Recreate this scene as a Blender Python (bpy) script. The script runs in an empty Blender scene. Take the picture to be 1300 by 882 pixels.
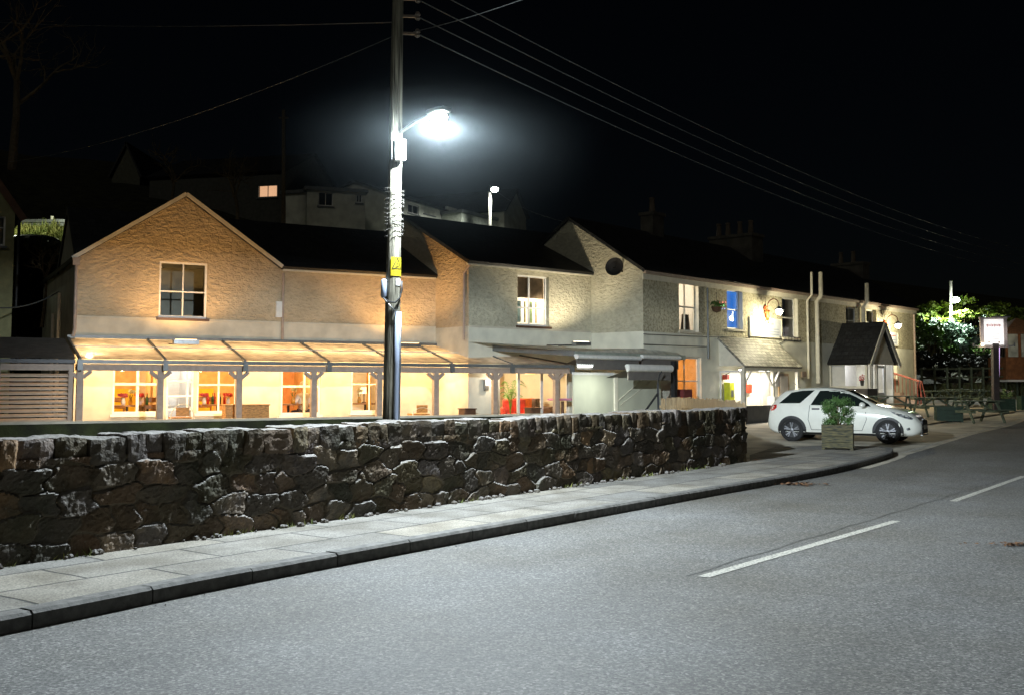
import bpy, bmesh, math, random
import numpy as np
from mathutils import Vector, Matrix, noise
from mathutils.geometry import tessellate_polygon

R = random.Random(11)
SC = bpy.context.scene
COL = SC.collection

# ---------------------------------------------------------------- survey of the place
# measured from the photograph: eye 1.54 m above the road, tilted up 4 degrees
F, CX, CY = 1320.0, 650.0, 396.0
CAMZ = 1.54
PITCH = math.atan(93.0 / 1320.0)
CP, SP = math.cos(PITCH), math.sin(PITCH)

def ray(px, py):
    a = (px - CX) / F; b = (CY - py) / F
    return (a, CP - b * SP, SP + b * CP)

def at(px, py, Y):
    r = ray(px, py); t = Y / r[1]
    return Vector((r[0] * t, Y, CAMZ + r[2] * t))

def gz(y):                                   # the street climbs gently beyond the car
    t = max(0.0, y - 24.0)
    return 0.03 * t * t / (t + 6.0)

def ground(px, py, add=0.0):                 # where a sight line meets the ground (+add)
    r = ray(px, py); Y = 5.0
    for _ in range(60):
        z = gz(Y) + add
        t = (z - CAMZ) / r[2]
        Y += 0.6 * (min(max(t * r[1], 1), 90) - Y)
    return Vector((r[0] / r[1] * Y, Y, gz(Y) + add))

# ---------------------------------------------------------------- object helpers
OFF = {}
def tag(o, label=None, cat=None, group=None, kind=None):
    if label: o['label'] = label
    if cat: o['category'] = cat
    if group: o['group'] = group
    if kind: o['kind'] = kind
    return o

def thing(name, label, cat, loc=(0, 0, 0), group=None):
    o = bpy.data.objects.new(name, None)
    o.empty_display_size = 0.2
    COL.objects.link(o); o.location = loc; OFF[o.name] = Vector(loc)
    return tag(o, label, cat, group)

def copy_tree(o, parent=None):
    c = o.copy(); COL.objects.link(c); OFF[c.name] = OFF.get(o.name, Vector())
    if parent is not None: c.parent = parent
    for ch in list(o.children): copy_tree(ch, c)
    return c

def put(o, loc, rz=0.0, s=None):
    o.location = loc; o.rotation_euler = (0, 0, rz)
    if s: o.scale = (s, s, s)
    return o

class MB:
    def __init__(self): self.v = []; self.f = []
    def add(self, vs, fs):
        n = len(self.v); self.v += [tuple(p) for p in vs]; self.f += [tuple(i + n for i in f) for f in fs]; return self
    def box8(self, p):
        return self.add(p, [(0,3,2,1),(4,5,6,7),(0,1,5,4),(1,2,6,5),(2,3,7,6),(3,0,4,7)])
    def box(self, c, s, rz=0.0, M=None):
        x, y, z = s[0]/2, s[1]/2, s[2]/2
        ps = [Vector(q) for q in ((-x,-y,-z),(x,-y,-z),(x,y,-z),(-x,y,-z),(-x,-y,z),(x,-y,z),(x,y,z),(-x,y,z))]
        if M is None: M = Matrix.Rotation(rz, 3, 'Z')
        return self.box8([M @ q + Vector(c) for q in ps])
    def fbox(self, Fc, u0, u1, z0, z1, o0, o1):
        P = Fc.pt
        return self.box8([P(u0,z0,o1),P(u1,z0,o1),P(u1,z0,o0),P(u0,z0,o0),P(u0,z1,o1),P(u1,z1,o1),P(u1,z1,o0),P(u0,z1,o0)])
    def quad(self, a, b, c, d): return self.add([a,b,c,d], [(0,1,2,3)])
    def bar(self, a, b, w, h=None, up=(0,0,1)):
        a, b = Vector(a), Vector(b); h = h or w
        d = (b - a).normalized(); s = d.cross(Vector(up))
        if s.length < 1e-4: s = d.cross(Vector((1,0,0)))
        s.normalize(); t = s.cross(d)
        s *= w/2; t *= h/2
        return self.box8([a-s-t,a+s-t,a+s+t,a-s+t,b-s-t,b+s-t,b+s+t,b-s+t])
    def tube(self, pts, r, n=8, cap=True):
        pts = [Vector(p) for p in pts]; rs = r if isinstance(r, (list, tuple)) else [r]*len(pts)
        base = len(self.v); prev = None
        for i, p in enumerate(pts):
            d = (pts[min(i+1, len(pts)-1)] - pts[max(i-1, 0)])
            d = d.normalized() if d.length > 1e-9 else Vector((0,0,1))
            if prev is None:
                s = d.cross(Vector((0,0,1)))
                if s.length < 1e-3: s = Vector((1,0,0))
            else: s = prev - d * prev.dot(d)
            s.normalize(); prev = s; t = d.cross(s)
            for k in range(n):
                a = 2*math.pi*k/n
                self.v.append(tuple(p + (s*math.cos(a) + t*math.sin(a))*rs[i]))
        for i in range(len(pts)-1):
            for k in range(n):
                k2 = (k+1) % n
                self.f.append((base+i*n+k, base+i*n+k2, base+(i+1)*n+k2, base+(i+1)*n+k))
        if cap:
            self.f.append(tuple(base+k for k in reversed(range(n))))
            self.f.append(tuple(base+(len(pts)-1)*n+k for k in range(n)))
        return self
    def lathe(self, c, prof, n=16, axis='Z'):
        c = Vector(c); base = len(self.v)
        for (r, h) in prof:
            for k in range(n):
                a = 2*math.pi*k/n; q = (r*math.cos(a), r*math.sin(a), h)
                if axis == 'Y': q = (q[0], q[2], q[1])
                if axis == 'X': q = (q[2], q[0], q[1])
                self.v.append(tuple(c + Vector(q)))
        for i in range(len(prof)-1):
            for k in range(n):
                k2 = (k+1) % n
                self.f.append((base+i*n+k, base+i*n+k2, base+(i+1)*n+k2, base+(i+1)*n+k))
        return self
    def ball(self, c, r, n=10, m=7, sz=1.0):
        return self.lathe(c, [(max(1e-4, r*math.sin(math.pi*i/m)), -r*sz*math.cos(math.pi*i/m)) for i in range(m+1)], n)
    def poly(self, outer, holes, fn):            # flat polygon with holes; fn maps 2-D to 3-D
        loops = [outer] + holes
        tris = tessellate_polygon([[Vector((a, b, 0)) for a, b in l] for l in loops])
        flat = [q for l in loops for q in l]
        return self.add([fn(*q) for q in flat], tris)
    def leaves(self, n, lobes, size, flat=0.35, rnd=None):
        rnd = rnd or R
        for _ in range(n):
            c, r = lobes[rnd.randrange(len(lobes))]
            d = Vector((rnd.gauss(0,1), rnd.gauss(0,1), rnd.gauss(0,1))).normalized() * (rnd.random() ** flat)
            p = Vector((c[0]+d.x*r[0], c[1]+d.y*r[1], c[2]+d.z*r[2]))
            a = Vector((rnd.gauss(0,1), rnd.gauss(0,1), rnd.gauss(0,.7))).normalized()
            b = a.cross(Vector((rnd.gauss(0,1), rnd.gauss(0,1), rnd.gauss(0,1)))).normalized()
            s = size * rnd.uniform(.6, 1.4)
            self.add([p-a*s, p+b*s*.45, p+a*s, p-b*s*.45], [(0,1,2,3)])
        return self
    def build(self, name, mat, parent=None, smooth=False, origin=None, bevel=0):
        off = OFF.get(parent.name, Vector()) if parent is not None else Vector(origin or (0,0,0))
        me = bpy.data.meshes.new(name)
        me.from_pydata([(p[0]-off.x, p[1]-off.y, p[2]-off.z) for p in self.v], [], self.f)
        bm = bmesh.new(); bm.from_mesh(me); bmesh.ops.recalc_face_normals(bm, faces=bm.faces); bm.to_mesh(me); bm.free()
        me.materials.append(mat)
        if smooth: me.polygons.foreach_set('use_smooth', [True]*len(me.polygons))
        me.update()
        o = bpy.data.objects.new(name, me); COL.objects.link(o)
        if bevel:
            m = o.modifiers.new('Bevel', 'BEVEL'); m.width = bevel; m.segments = 2; m.limit_method = 'ANGLE'
        if parent is not None: o.parent = parent; OFF[o.name] = off
        else: o.location = off; OFF[o.name] = off
        return o

def text_mesh(mb, s, size, M, fnt_scale=1.0):
    cu = bpy.data.curves.new('lettering', 'FONT'); cu.body = s; cu.size = size; cu.align_x = 'CENTER'; cu.align_y = 'CENTER'
    o = bpy.data.objects.new('lettering', cu); COL.objects.link(o)
    dg = bpy.context.evaluated_depsgraph_get(); dg.update()
    me = bpy.data.meshes.new_from_object(o.evaluated_get(dg))
    mb.add([M @ v.co for v in me.vertices], [tuple(p.vertices) for p in me.polygons])
    bpy.data.objects.remove(o); bpy.data.curves.remove(cu); bpy.data.meshes.remove(me)
    return mb

# ---------------------------------------------------------------- materials
def nodes(name):
    m = bpy.data.materials.new(name); m.use_nodes = True
    nt = m.node_tree; b = nt.nodes['Principled BSDF']
    return m, nt, b
def N(nt, t, **kw):
    n = nt.nodes.new(t)
    for k, v in kw.items():
        if k in n.inputs: n.inputs[k].default_value = v
        else: setattr(n, k, v)
    return n
def rgba(c, k=1.0): return (min(c[0]*k,1), min(c[1]*k,1), min(c[2]*k,1), 1)

def mat(name, col, rough=0.6, metal=0.0, var=0.15, vs=6.0, bump=0.0, bs=40.0, bd=0.01, stretch=(1,1,1), col2=None, emit=None, es=0.0, spec=0.5, detail=5, ramp=(.35,.65)):
    m, nt, b = nodes(name); L = nt.links.new
    tc = N(nt, 'ShaderNodeTexCoord'); mp = N(nt, 'ShaderNodeMapping'); mp.inputs['Scale'].default_value = stretch
    L(tc.outputs['Object'], mp.inputs['Vector'])
    no = N(nt, 'ShaderNodeTexNoise'); no.inputs['Scale'].default_value = vs; no.inputs['Detail'].default_value = detail
    L(mp.outputs[0], no.inputs['Vector'])
    rp = N(nt, 'ShaderNodeValToRGB')
    rp.color_ramp.elements[0].position = ramp[0]; rp.color_ramp.elements[1].position = ramp[1]
    rp.color_ramp.elements[0].color = rgba(col, 1-var); rp.color_ramp.elements[1].color = rgba(col2, 1) if col2 else rgba(col, 1+var)
    L(no.outputs['Fac'], rp.inputs['Fac']); L(rp.outputs['Color'], b.inputs['Base Color'])
    b.inputs['Roughness'].default_value = rough; b.inputs['Metallic'].default_value = metal
    b.inputs['Specular IOR Level'].default_value = spec
    if bump:
        n2 = N(nt, 'ShaderNodeTexNoise'); n2.inputs['Scale'].default_value = bs; n2.inputs['Detail'].default_value = 4
        L(mp.outputs[0], n2.inputs['Vector'])
        bp = N(nt, 'ShaderNodeBump'); bp.inputs['Strength'].default_value = bump; bp.inputs['Distance'].default_value = bd
        L(n2.outputs['Fac'], bp.inputs['Height']); L(bp.outputs['Normal'], b.inputs['Normal'])
    if emit:
        b.inputs['Emission Color'].default_value = rgba(emit); b.inputs['Emission Strength'].default_value = es
    return m

def roughcast(name, col, scale=(8,8,15), dist=.05, fine=0.0, var=.12, tone=.8):
    m, nt, b = nodes(name); L = nt.links.new
    tc = N(nt, 'ShaderNodeTexCoord'); mp = N(nt, 'ShaderNodeMapping'); mp.inputs['Scale'].default_value = scale
    L(tc.outputs['Object'], mp.inputs['Vector'])
    vo = N(nt, 'ShaderNodeTexNoise'); vo.inputs['Scale'].default_value = 1.0; vo.inputs['Detail'].default_value = 6; vo.inputs['Roughness'].default_value = .62
    vo.inputs['Distortion'].default_value = .35
    L(mp.outputs[0], vo.inputs['Vector'])
    big = N(nt, 'ShaderNodeTexNoise'); big.inputs['Scale'].default_value = .9; big.inputs['Detail'].default_value = 6
    L(tc.outputs['Object'], big.inputs['Vector'])
    rp = N(nt, 'ShaderNodeValToRGB'); rp.color_ramp.elements[0].position = .3; rp.color_ramp.elements[1].position = .75
    rp.color_ramp.elements[0].color = rgba(col, 1-var*1.6); rp.color_ramp.elements[1].color = rgba(col, 1+var)
    L(big.outputs['Fac'], rp.inputs['Fac'])
    r2 = N(nt, 'ShaderNodeValToRGB'); r2.color_ramp.elements[0].position = .36; r2.color_ramp.elements[1].position = .58
    r2.color_ramp.elements[0].color = (.55-fine,.52-fine,.47-fine,1); r2.color_ramp.elements[1].color = (1,1,1,1)
    L(vo.outputs['Fac'], r2.inputs['Fac'])
    mx = N(nt, 'ShaderNodeMix', data_type='RGBA', blend_type='MULTIPLY'); mx.inputs[0].default_value = tone
    L(rp.outputs['Color'], mx.inputs[6]); L(r2.outputs['Color'], mx.inputs[7]); L(mx.outputs[2], b.inputs['Base Color'])
    bp = N(nt, 'ShaderNodeBump'); bp.inputs['Strength'].default_value = .9; bp.inputs['Distance'].default_value = dist
    L(vo.outputs['Fac'], bp.inputs['Height']); L(bp.outputs['Normal'], b.inputs['Normal'])
    b.inputs['Roughness'].default_value = .9; b.inputs['Specular IOR Level'].default_value = .2
    return m

def glass(name, tint=(1,1,1), gl=.10):
    m = bpy.data.materials.new(name); m.use_nodes = True; nt = m.node_tree; L = nt.links.new
    for n in list(nt.nodes): nt.nodes.remove(n)
    out = N(nt, 'ShaderNodeOutputMaterial'); t = N(nt, 'ShaderNodeBsdfTransparent'); t.inputs['Color'].default_value = rgba(tint)
    g = N(nt, 'ShaderNodeBsdfGlossy'); g.inputs['Roughness'].default_value = .03
    fr = N(nt, 'ShaderNodeFresnel'); fr.inputs['IOR'].default_value = 1.45
    mth = N(nt, 'ShaderNodeMath', operation='MULTIPLY_ADD'); mth.inputs[1].default_value = .9; mth.inputs[2].default_value = gl*.3
    L(fr.outputs[0], mth.inputs[0])
    mx = N(nt, 'ShaderNodeMixShader'); L(mth.outputs[0], mx.inputs[0]); L(t.outputs[0], mx.inputs[1]); L(g.outputs[0], mx.inputs[2])
    L(mx.outputs[0], out.inputs['Surface'])
    return m

def sheet(name, col, tr=.45, tl=.4):             # translucent roofing sheet, slightly dirty
    m = bpy.data.materials.new(name); m.use_nodes = True; nt = m.node_tree; L = nt.links.new
    for n in list(nt.nodes): nt.nodes.remove(n)
    out = N(nt, 'ShaderNodeOutputMaterial'); t = N(nt, 'ShaderNodeBsdfTransparent')
    d = N(nt, 'ShaderNodeBsdfTranslucent'); g = N(nt, 'ShaderNodeBsdfDiffuse')
    no = N(nt, 'ShaderNodeTexNoise'); no.inputs['Scale'].default_value = 3; no.inputs['Detail'].default_value = 6
    tc = N(nt, 'ShaderNodeTexCoord'); L(tc.outputs['Object'], no.inputs['Vector'])
    rp = N(nt, 'ShaderNodeValToRGB'); rp.color_ramp.elements[0].color = rgba(col, .55); rp.color_ramp.elements[1].color = rgba(col, 1.1)
    rp.color_ramp.elements[0].position = .3; rp.color_ramp.elements[1].position = .7
    L(no.outputs['Fac'], rp.inputs['Fac'])
    for s in (d, g, t): L(rp.outputs['Color'], s.inputs['Color'])
    m1 = N(nt, 'ShaderNodeMixShader'); m1.inputs[0].default_value = tl; L(g.outputs[0], m1.inputs[1]); L(d.outputs[0], m1.inputs[2])
    m2 = N(nt, 'ShaderNodeMixShader'); m2.inputs[0].default_value = tr; L(m1.outputs[0], m2.inputs[1]); L(t.outputs[0], m2.inputs[2])
    L(m2.outputs[0], out.inputs['Surface'])
    return m

def glow(name, col, s):
    m, nt, b = nodes(name)
    tc = N(nt, 'ShaderNodeTexCoord'); no = N(nt, 'ShaderNodeTexNoise'); no.inputs['Scale'].default_value = 4
    nt.links.new(tc.outputs['Object'], no.inputs['Vector']); nt.links.new(no.outputs['Fac'], b.inputs['Roughness'])
    b.inputs['Base Color'].default_value = (.8,.8,.8,1); b.inputs['Emission Color'].default_value = rgba(col); b.inputs['Emission Strength'].default_value = s
    return m

def slate(name, col, sx=.3, sz=.22, bright=1.0):
    m, nt, b = nodes(name); L = nt.links.new
    tc = N(nt, 'ShaderNodeTexCoord'); 
    br = N(nt, 'ShaderNodeTexBrick'); br.inputs['Scale'].default_value = 1.0
    br.inputs['Brick Width'].default_value = sx; br.inputs['Row Height'].default_value = sz; br.inputs['Mortar Size'].default_value = .012
    br.inputs['Color1'].default_value = rgba(col, .7); br.inputs['Color2'].default_value = rgba(col, 1.35); br.inputs['Mortar'].default_value = rgba(col, .25)
    L(tc.outputs['UV'], br.inputs['Vector'])
    no = N(nt, 'ShaderNodeTexNoise'); no.inputs['Scale'].default_value = 9; no.inputs['Detail'].default_value = 6; L(tc.outputs['Object'], no.inputs['Vector'])
    rp = N(nt, 'ShaderNodeValToRGB'); rp.color_ramp.elements[0].color = (.5,.5,.5,1); rp.color_ramp.elements[1].color = (1.0,1.0,.95,1)
    rp.color_ramp.elements[0].position=.35; rp.color_ramp.elements[1].position=.7
    L(no.outputs['Fac'], rp.inputs['Fac'])
    mx = N(nt, 'ShaderNodeMix', data_type='RGBA', blend_type='MULTIPLY'); mx.inputs[0].default_value = 1
    L(br.outputs['Color'], mx.inputs[6]); L(rp.outputs['Color'], mx.inputs[7]); L(mx.outputs[2], b.inputs['Base Color'])
    bp = N(nt, 'ShaderNodeBump'); bp.inputs['Strength'].default_value = .7; bp.inputs['Distance'].default_value = .02; bp.invert = True
    L(br.outputs['Fac'], bp.inputs['Height']); L(bp.outputs['Normal'], b.inputs['Normal'])
    b.inputs['Roughness'].default_value = .6
    return m

def paving(name, rot, col, bw, rh, off=(0,0), mortar=.015):
    m, nt, b = nodes(name); L = nt.links.new
    tc = N(nt, 'ShaderNodeTexCoord'); mp = N(nt, 'ShaderNodeMapping'); mp.inputs['Rotation'].default_value = (0,0,rot); mp.inputs['Location'].default_value = (off[0],off[1],0)
    L(tc.outputs['Object'], mp.inputs['Vector'])
    # hand-laid slabs: nudge the joints
    nz = N(nt, 'ShaderNodeTexNoise'); nz.inputs['Scale'].default_value = 1.4; L(tc.outputs['Object'], nz.inputs['Vector'])
    ma = N(nt, 'ShaderNodeVectorMath', operation='MULTIPLY_ADD'); ma.inputs[1].default_value = (.10,.05,0); L(nz.outputs['Color'], ma.inputs[0]); L(mp.outputs[0], ma.inputs[2])
    br = N(nt, 'ShaderNodeTexBrick'); br.inputs['Scale'].default_value = 1.0; br.offset = .43
    br.inputs['Brick Width'].default_value = bw; br.inputs['Row Height'].default_value = rh; br.inputs['Mortar Size'].default_value = mortar; br.inputs['Mortar Smooth'].default_value = .3
    br.inputs['Color1'].default_value = rgba(col, .78); br.inputs['Color2'].default_value = rgba((col[0]*1.12,col[1]*1.05,col[2]*.92), 1.15); br.inputs['Mortar'].default_value = rgba(col, .22)
    L(ma.outputs[0], br.inputs['Vector'])
    no = N(nt, 'ShaderNodeTexNoise'); no.inputs['Scale'].default_value = 60; no.inputs['Detail'].default_value = 8; no.inputs['Roughness'].default_value = .7; L(tc.outputs['Object'], no.inputs['Vector'])
    n3 = N(nt, 'ShaderNodeTexNoise'); n3.inputs['Scale'].default_value = 2.2; n3.inputs['Detail'].default_value = 7; L(tc.outputs['Object'], n3.inputs['Vector'])
    rp = N(nt, 'ShaderNodeValToRGB'); rp.color_ramp.elements[0].color = (.30,.30,.30,1); rp.color_ramp.elements[1].color = (1.3,1.3,1.3,1); rp.color_ramp.elements[0].position=.32; rp.color_ramp.elements[1].position=.68
    L(no.outputs['Fac'], rp.inputs['Fac'])
    r3 = N(nt, 'ShaderNodeValToRGB'); r3.color_ramp.elements[0].color = (.66,.64,.6,1); r3.color_ramp.elements[1].color = (1.05,1.05,1.05,1); r3.color_ramp.elements[0].position=.35; r3.color_ramp.elements[1].position=.62
    L(n3.outputs['Fac'], r3.inputs['Fac'])
    mx = N(nt, 'ShaderNodeMix', data_type='RGBA', blend_type='MULTIPLY'); mx.inputs[0].default_value = 1
    L(br.outputs['Color'], mx.inputs[6]); L(rp.outputs['Color'], mx.inputs[7])
    m2 = N(nt, 'ShaderNodeMix', data_type='RGBA', blend_type='MULTIPLY'); m2.inputs[0].default_value = 1
    L(mx.outputs[2], m2.inputs[6]); L(r3.outputs['Color'], m2.inputs[7]); L(m2.outputs[2], b.inputs['Base Color'])
    b1 = N(nt, 'ShaderNodeBump'); b1.inputs['Strength'].default_value = .5; b1.inputs['Distance'].default_value = .006; L(no.outputs['Fac'], b1.inputs['Height'])
    b2 = N(nt, 'ShaderNodeBump'); b2.inputs['Strength'].default_value = .6; b2.inputs['Distance'].default_value = .012; b2.invert = True
    L(br.outputs['Fac'], b2.inputs['Height']); L(b1.outputs['Normal'], b2.inputs['Normal']); L(b2.outputs['Normal'], b.inputs['Normal'])
    b.inputs['Roughness'].default_value = .85
    return m

def asphalt(name, col):
    m, nt, b = nodes(name); L = nt.links.new
    tc = N(nt, 'ShaderNodeTexCoord')
    a = N(nt, 'ShaderNodeTexNoise'); a.inputs['Scale'].default_value = 55; a.inputs['Detail'].default_value = 6; a.inputs['Roughness'].default_value = .8
    c = N(nt, 'ShaderNodeTexNoise'); c.inputs['Scale'].default_value = .45; c.inputs['Detail'].default_value = 7; c.inputs['Roughness'].default_value = .6
    for n in (a, c): L(tc.outputs['Object'], n.inputs['Vector'])
    r1 = N(nt, 'ShaderNodeValToRGB'); r1.color_ramp.elements[0].position=.36; r1.color_ramp.elements[1].position=.66
    r1.color_ramp.elements[0].color = rgba(col, .40); r1.color_ramp.elements[1].color = rgba(col, 1.6)
    L(a.outputs['Fac'], r1.inputs['Fac'])
    r2 = N(nt, 'ShaderNodeValToRGB'); r2.color_ramp.elements[0].position=.35; r2.color_ramp.elements[1].position=.65
    r2.color_ramp.elements[0].color = (.70,.66,.58,1); r2.color_ramp.elements[1].color = (1,1,1,1)
    L(c.outputs['Fac'], r2.inputs['Fac'])
    mx = N(nt, 'ShaderNodeMix', data_type='RGBA', blend_type='MULTIPLY'); mx.inputs[0].default_value = 1
    # single chippings, each its own shade
    vo = N(nt, 'ShaderNodeTexVoronoi'); vo.inputs['Scale'].default_value = 62; L(tc.outputs['Object'], vo.inputs['Vector'])
    vs2 = N(nt, 'ShaderNodeSeparateColor'); L(vo.outputs['Color'], vs2.inputs[0])
    vr = N(nt, 'ShaderNodeValToRGB'); vr.color_ramp.elements[0].position = .0; vr.color_ramp.elements[0].color = (.28,.28,.28,1); vr.color_ramp.elements[1].position = 1; vr.color_ramp.elements[1].color = (1.0,.99,.96,1)
    e_ = vr.color_ramp.elements.new(.80); e_.color = (.62,.615,.60,1)
    L(vs2.outputs[0], vr.inputs['Fac'])
    mv = N(nt, 'ShaderNodeMix', data_type='RGBA', blend_type='MULTIPLY'); mv.inputs[0].default_value = 1
    L(r1.outputs['Color'], mv.inputs[6]); L(vr.outputs['Color'], mv.inputs[7])
    L(mv.outputs[2], mx.inputs[6]); L(r2.outputs['Color'], mx.inputs[7])
    # tyre-polished tracks along the lanes, oil down the middle, grit by the kerb (UV x = metres from the kerb)
    sx_ = N(nt, 'ShaderNodeSeparateXYZ'); L(tc.outputs['UV'], sx_.inputs[0])
    wob = N(nt, 'ShaderNodeTexNoise'); wob.inputs['Scale'].default_value = .35; wob.inputs['Detail'].default_value = 3; L(tc.outputs['Object'], wob.inputs['Vector'])
    ad = N(nt, 'ShaderNodeMath', operation='MULTIPLY_ADD'); ad.inputs[1].default_value = .9; L(wob.outputs['Fac'], ad.inputs[0]); L(sx_.outputs['X'], ad.inputs[2])
    mr = N(nt, 'ShaderNodeMapRange'); mr.inputs[2].default_value = 8.0; L(ad.outputs[0], mr.inputs[0])
    tk = N(nt, 'ShaderNodeValToRGB'); cr = tk.color_ramp; cr.elements[0].position = 0; cr.elements[0].color = (.72,.69,.64,1); cr.elements[1].position = 1; cr.elements[1].color = (.85,.83,.8,1)
    for ps_, v in ((.09,.95),(.15,1.0),(.20,.86),(.26,.99),(.31,.93),(.38,.87),(.44,1.0),(.56,.98),(.62,.85),(.68,.98),(.80,.86),(.88,.98)):
        e = cr.elements.new(ps_); e.color = (v,v,v,1)
    L(mr.outputs[0], tk.inputs['Fac'])
    mt = N(nt, 'ShaderNodeMix', data_type='RGBA', blend_type='MULTIPLY'); mt.inputs[0].default_value = 1
    L(mx.outputs[2], mt.inputs[6]); L(tk.outputs['Color'], mt.inputs[7])
    # darker oil spots and bleached specks
    sp_ = N(nt, 'ShaderNodeTexVoronoi'); sp_.inputs['Scale'].default_value = 2.3; L(tc.outputs['Object'], sp_.inputs['Vector'])
    s3 = N(nt, 'ShaderNodeValToRGB'); s3.color_ramp.elements[0].position = .03; s3.color_ramp.elements[0].color = (.72,.72,.72,1); s3.color_ramp.elements[1].position = .10; s3.color_ramp.elements[1].color = (1,1,1,1); L(sp_.outputs['Distance'], s3.inputs['Fac'])
    m4 = N(nt, 'ShaderNodeMix', data_type='RGBA', blend_type='MULTIPLY'); m4.inputs[0].default_value = .7
    L(mt.outputs[2], m4.inputs[6]); L(s3.outputs['Color'], m4.inputs[7]); L(m4.outputs[2], b.inputs['Base Color'])
    bp = N(nt, 'ShaderNodeBump'); bp.inputs['Strength'].default_value = .7; bp.inputs['Distance'].default_value = .008
    L(a.outputs['Fac'], bp.inputs['Height']); L(bp.outputs['Normal'], b.inputs['Normal'])
    b.inputs['Roughness'].default_value = .75
    return m

M = {}
M['cast_warm'] = roughcast('cream_roughcast', (.62,.50,.34), scale=(6.5,6.5,12), dist=.10, tone=.35)
M['cast_grey'] = roughcast('pale_roughcast', (.62,.58,.44), scale=(7,7,12), dist=.09, tone=.45)
M['cast_pebble'] = roughcast('pebbledash', (.66,.61,.44), scale=(12,12,13), dist=.07, fine=.2, tone=.75)
M['smooth'] = mat('smooth_render', (.60,.55,.44), .8, var=.12, vs=2.5)
M['white_render'] = mat('white_render', (.72,.70,.58), .8, var=.10, vs=2, bump=.2, bs=25)
M['slate'] = slate('dark_slate', (.030,.031,.034))
M['slate_porch'] = slate('mossy_slate', (.34,.33,.29), .28, .16)
M['white'] = mat('white_paint', (.78,.77,.73), .45, var=.06, vs=8)
M['cream'] = mat('cream_paint', (.74,.70,.58), .5, var=.07, vs=6)
M['greyframe'] = mat('grey_aluminium', (.17,.18,.18), .45, .3, var=.12)
M['post'] = mat('pinkish_timber_paint', (.40,.31,.25), .6, var=.1, vs=9)
M['dark'] = mat('dark_metal', (.03,.03,.032), .45, .4)
M['black'] = mat('black_plastic', (.012,.012,.013), .5)
M['glass'] = glass('window_glass')
M['sheet'] = sheet('polycarbonate', (.62,.57,.50), .17, .42)
M['sheet2'] = sheet('pale_polycarbonate', (.80,.80,.72), .12, .3)
M['inwarm'] = mat('warm_plaster', (.72,.50,.26), .85, var=.08)
M['inwhite'] = mat('white_plaster', (.78,.76,.72), .85, var=.05)
M['inorange'] = mat('orange_plaster', (.82,.52,.24), .85, var=.12)
M['wood'] = mat('brown_wood', (.30,.15,.06), .5, var=.3, vs=5, stretch=(2,2,14))
M['wood_dark'] = mat('dark_wood', (.09,.045,.025), .5, var=.3, vs=5, stretch=(2,2,14))
M['floor'] = mat('floor_boards', (.30,.18,.09), .5, var=.2)
M['red'] = mat('red_enamel', (.55,.05,.02), .4, var=.15)
M['red_soft'] = mat('red_fabric', (.62,.06,.04), .8, var=.2)
M['orange_soft'] = mat('orange_fabric', (.75,.18,.03), .8, var=.2)
M['yellow'] = mat('yellow_plate', (.46,.37,.012), .5, var=.06)
M['green_leaf'] = mat('green_leaf', (.06,.13,.03), .55, var=.5, vs=3, col2=(.13,.24,.05))
M['palm'] = mat('palm_leaf', (.10,.26,.03), .5, var=.3, vs=5)
M['conifer'] = mat('conifer_leaf', (.045,.10,.025), .6, var=.4, vs=6, col2=(.10,.20,.05))
M['bush'] = mat('bush_leaf', (.08,.16,.02), .5, var=.4, vs=.9, col2=(.30,.38,.05))
M['bush_pale'] = mat('silvery_leaf', (.14,.22,.17), .5, var=.4, vs=2, col2=(.30,.40,.32))
M['dry'] = mat('dry_leaf', (.15,.075,.035), .8, var=.4, vs=20)
M['bark'] = mat('bark', (.10,.075,.045), .9, var=.3, vs=12, bump=.6, bs=30)
M['twig'] = mat('twig', (.13,.095,.05), .9, var=.3, vs=8)
M['hill'] = mat('hillside_scrub', (.018,.018,.009), .95, var=.5, vs=1.6, bump=.9, bs=3.5, bd=.25, col2=(.035,.036,.015))
M['grass'] = mat('rough_grass', (.09,.15,.02), .8, var=.4, vs=3, col2=(.22,.22,.06))
M['timber'] = mat('weathered_fence_board', (.34,.24,.13), .8, var=.35, vs=6, stretch=(6,6,.8), col2=(.40,.30,.17))
M['dark_leaf'] = mat('dark_scrub_leaf', (.012,.016,.007), .7, var=.5, vs=2)
M['timber_green'] = mat('mossy_planter_board', (.03,.036,.025), .8, var=.5, vs=5, stretch=(1.5,1.5,9), col2=(.10,.085,.035))
M['picnic'] = mat('green_stained_timber', (.09,.11,.07), .6, var=.35, vs=5)
M['planter_green'] = mat('dark_green_paint', (.02,.045,.028), .5, var=.2)
M['road'] = asphalt('asphalt', (.31,.31,.305))
M['paint_line'] = mat('worn_line_paint', (.40,.39,.34), .7, var=.62, vs=38, col2=(.50,.48,.42), ramp=(.38,.52), bump=.3, bs=80)
M['kerb'] = mat('kerb_stone', (.13,.125,.115), .8, var=.3, vs=14, bump=.5, bs=60)
M['fore'] = mat('forecourt_paving', (.44,.40,.32), .8, var=.3, vs=1.2, bump=.4, bs=40, bd=.006)
M['pole'] = mat('weathered_pole_timber', (.16,.15,.12), .95, var=.5, vs=4, stretch=(9,9,.5), bump=.9, bs=7, bd=.03, col2=(.36,.34,.27), spec=.0)
M['galv'] = mat('galvanised_steel', (.42,.43,.44), .35, .85, var=.15, vs=8)
M['tube_blue'] = mat('grey_cable_guard', (.36,.42,.55), .4, .1, var=.12, vs=5)
M['fabric_dark'] = mat('grey_awning_cloth', (.16,.145,.13), .8, var=.1)
M['skin'] = mat('skin', (.55,.33,.22), .6, var=.05)
M['hair'] = mat('grey_hair', (.62,.58,.50), .8, var=.2, vs=30)
M['shirt'] = mat('white_shirt', (.74,.70,.66), .85, var=.08, vs=6)
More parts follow.
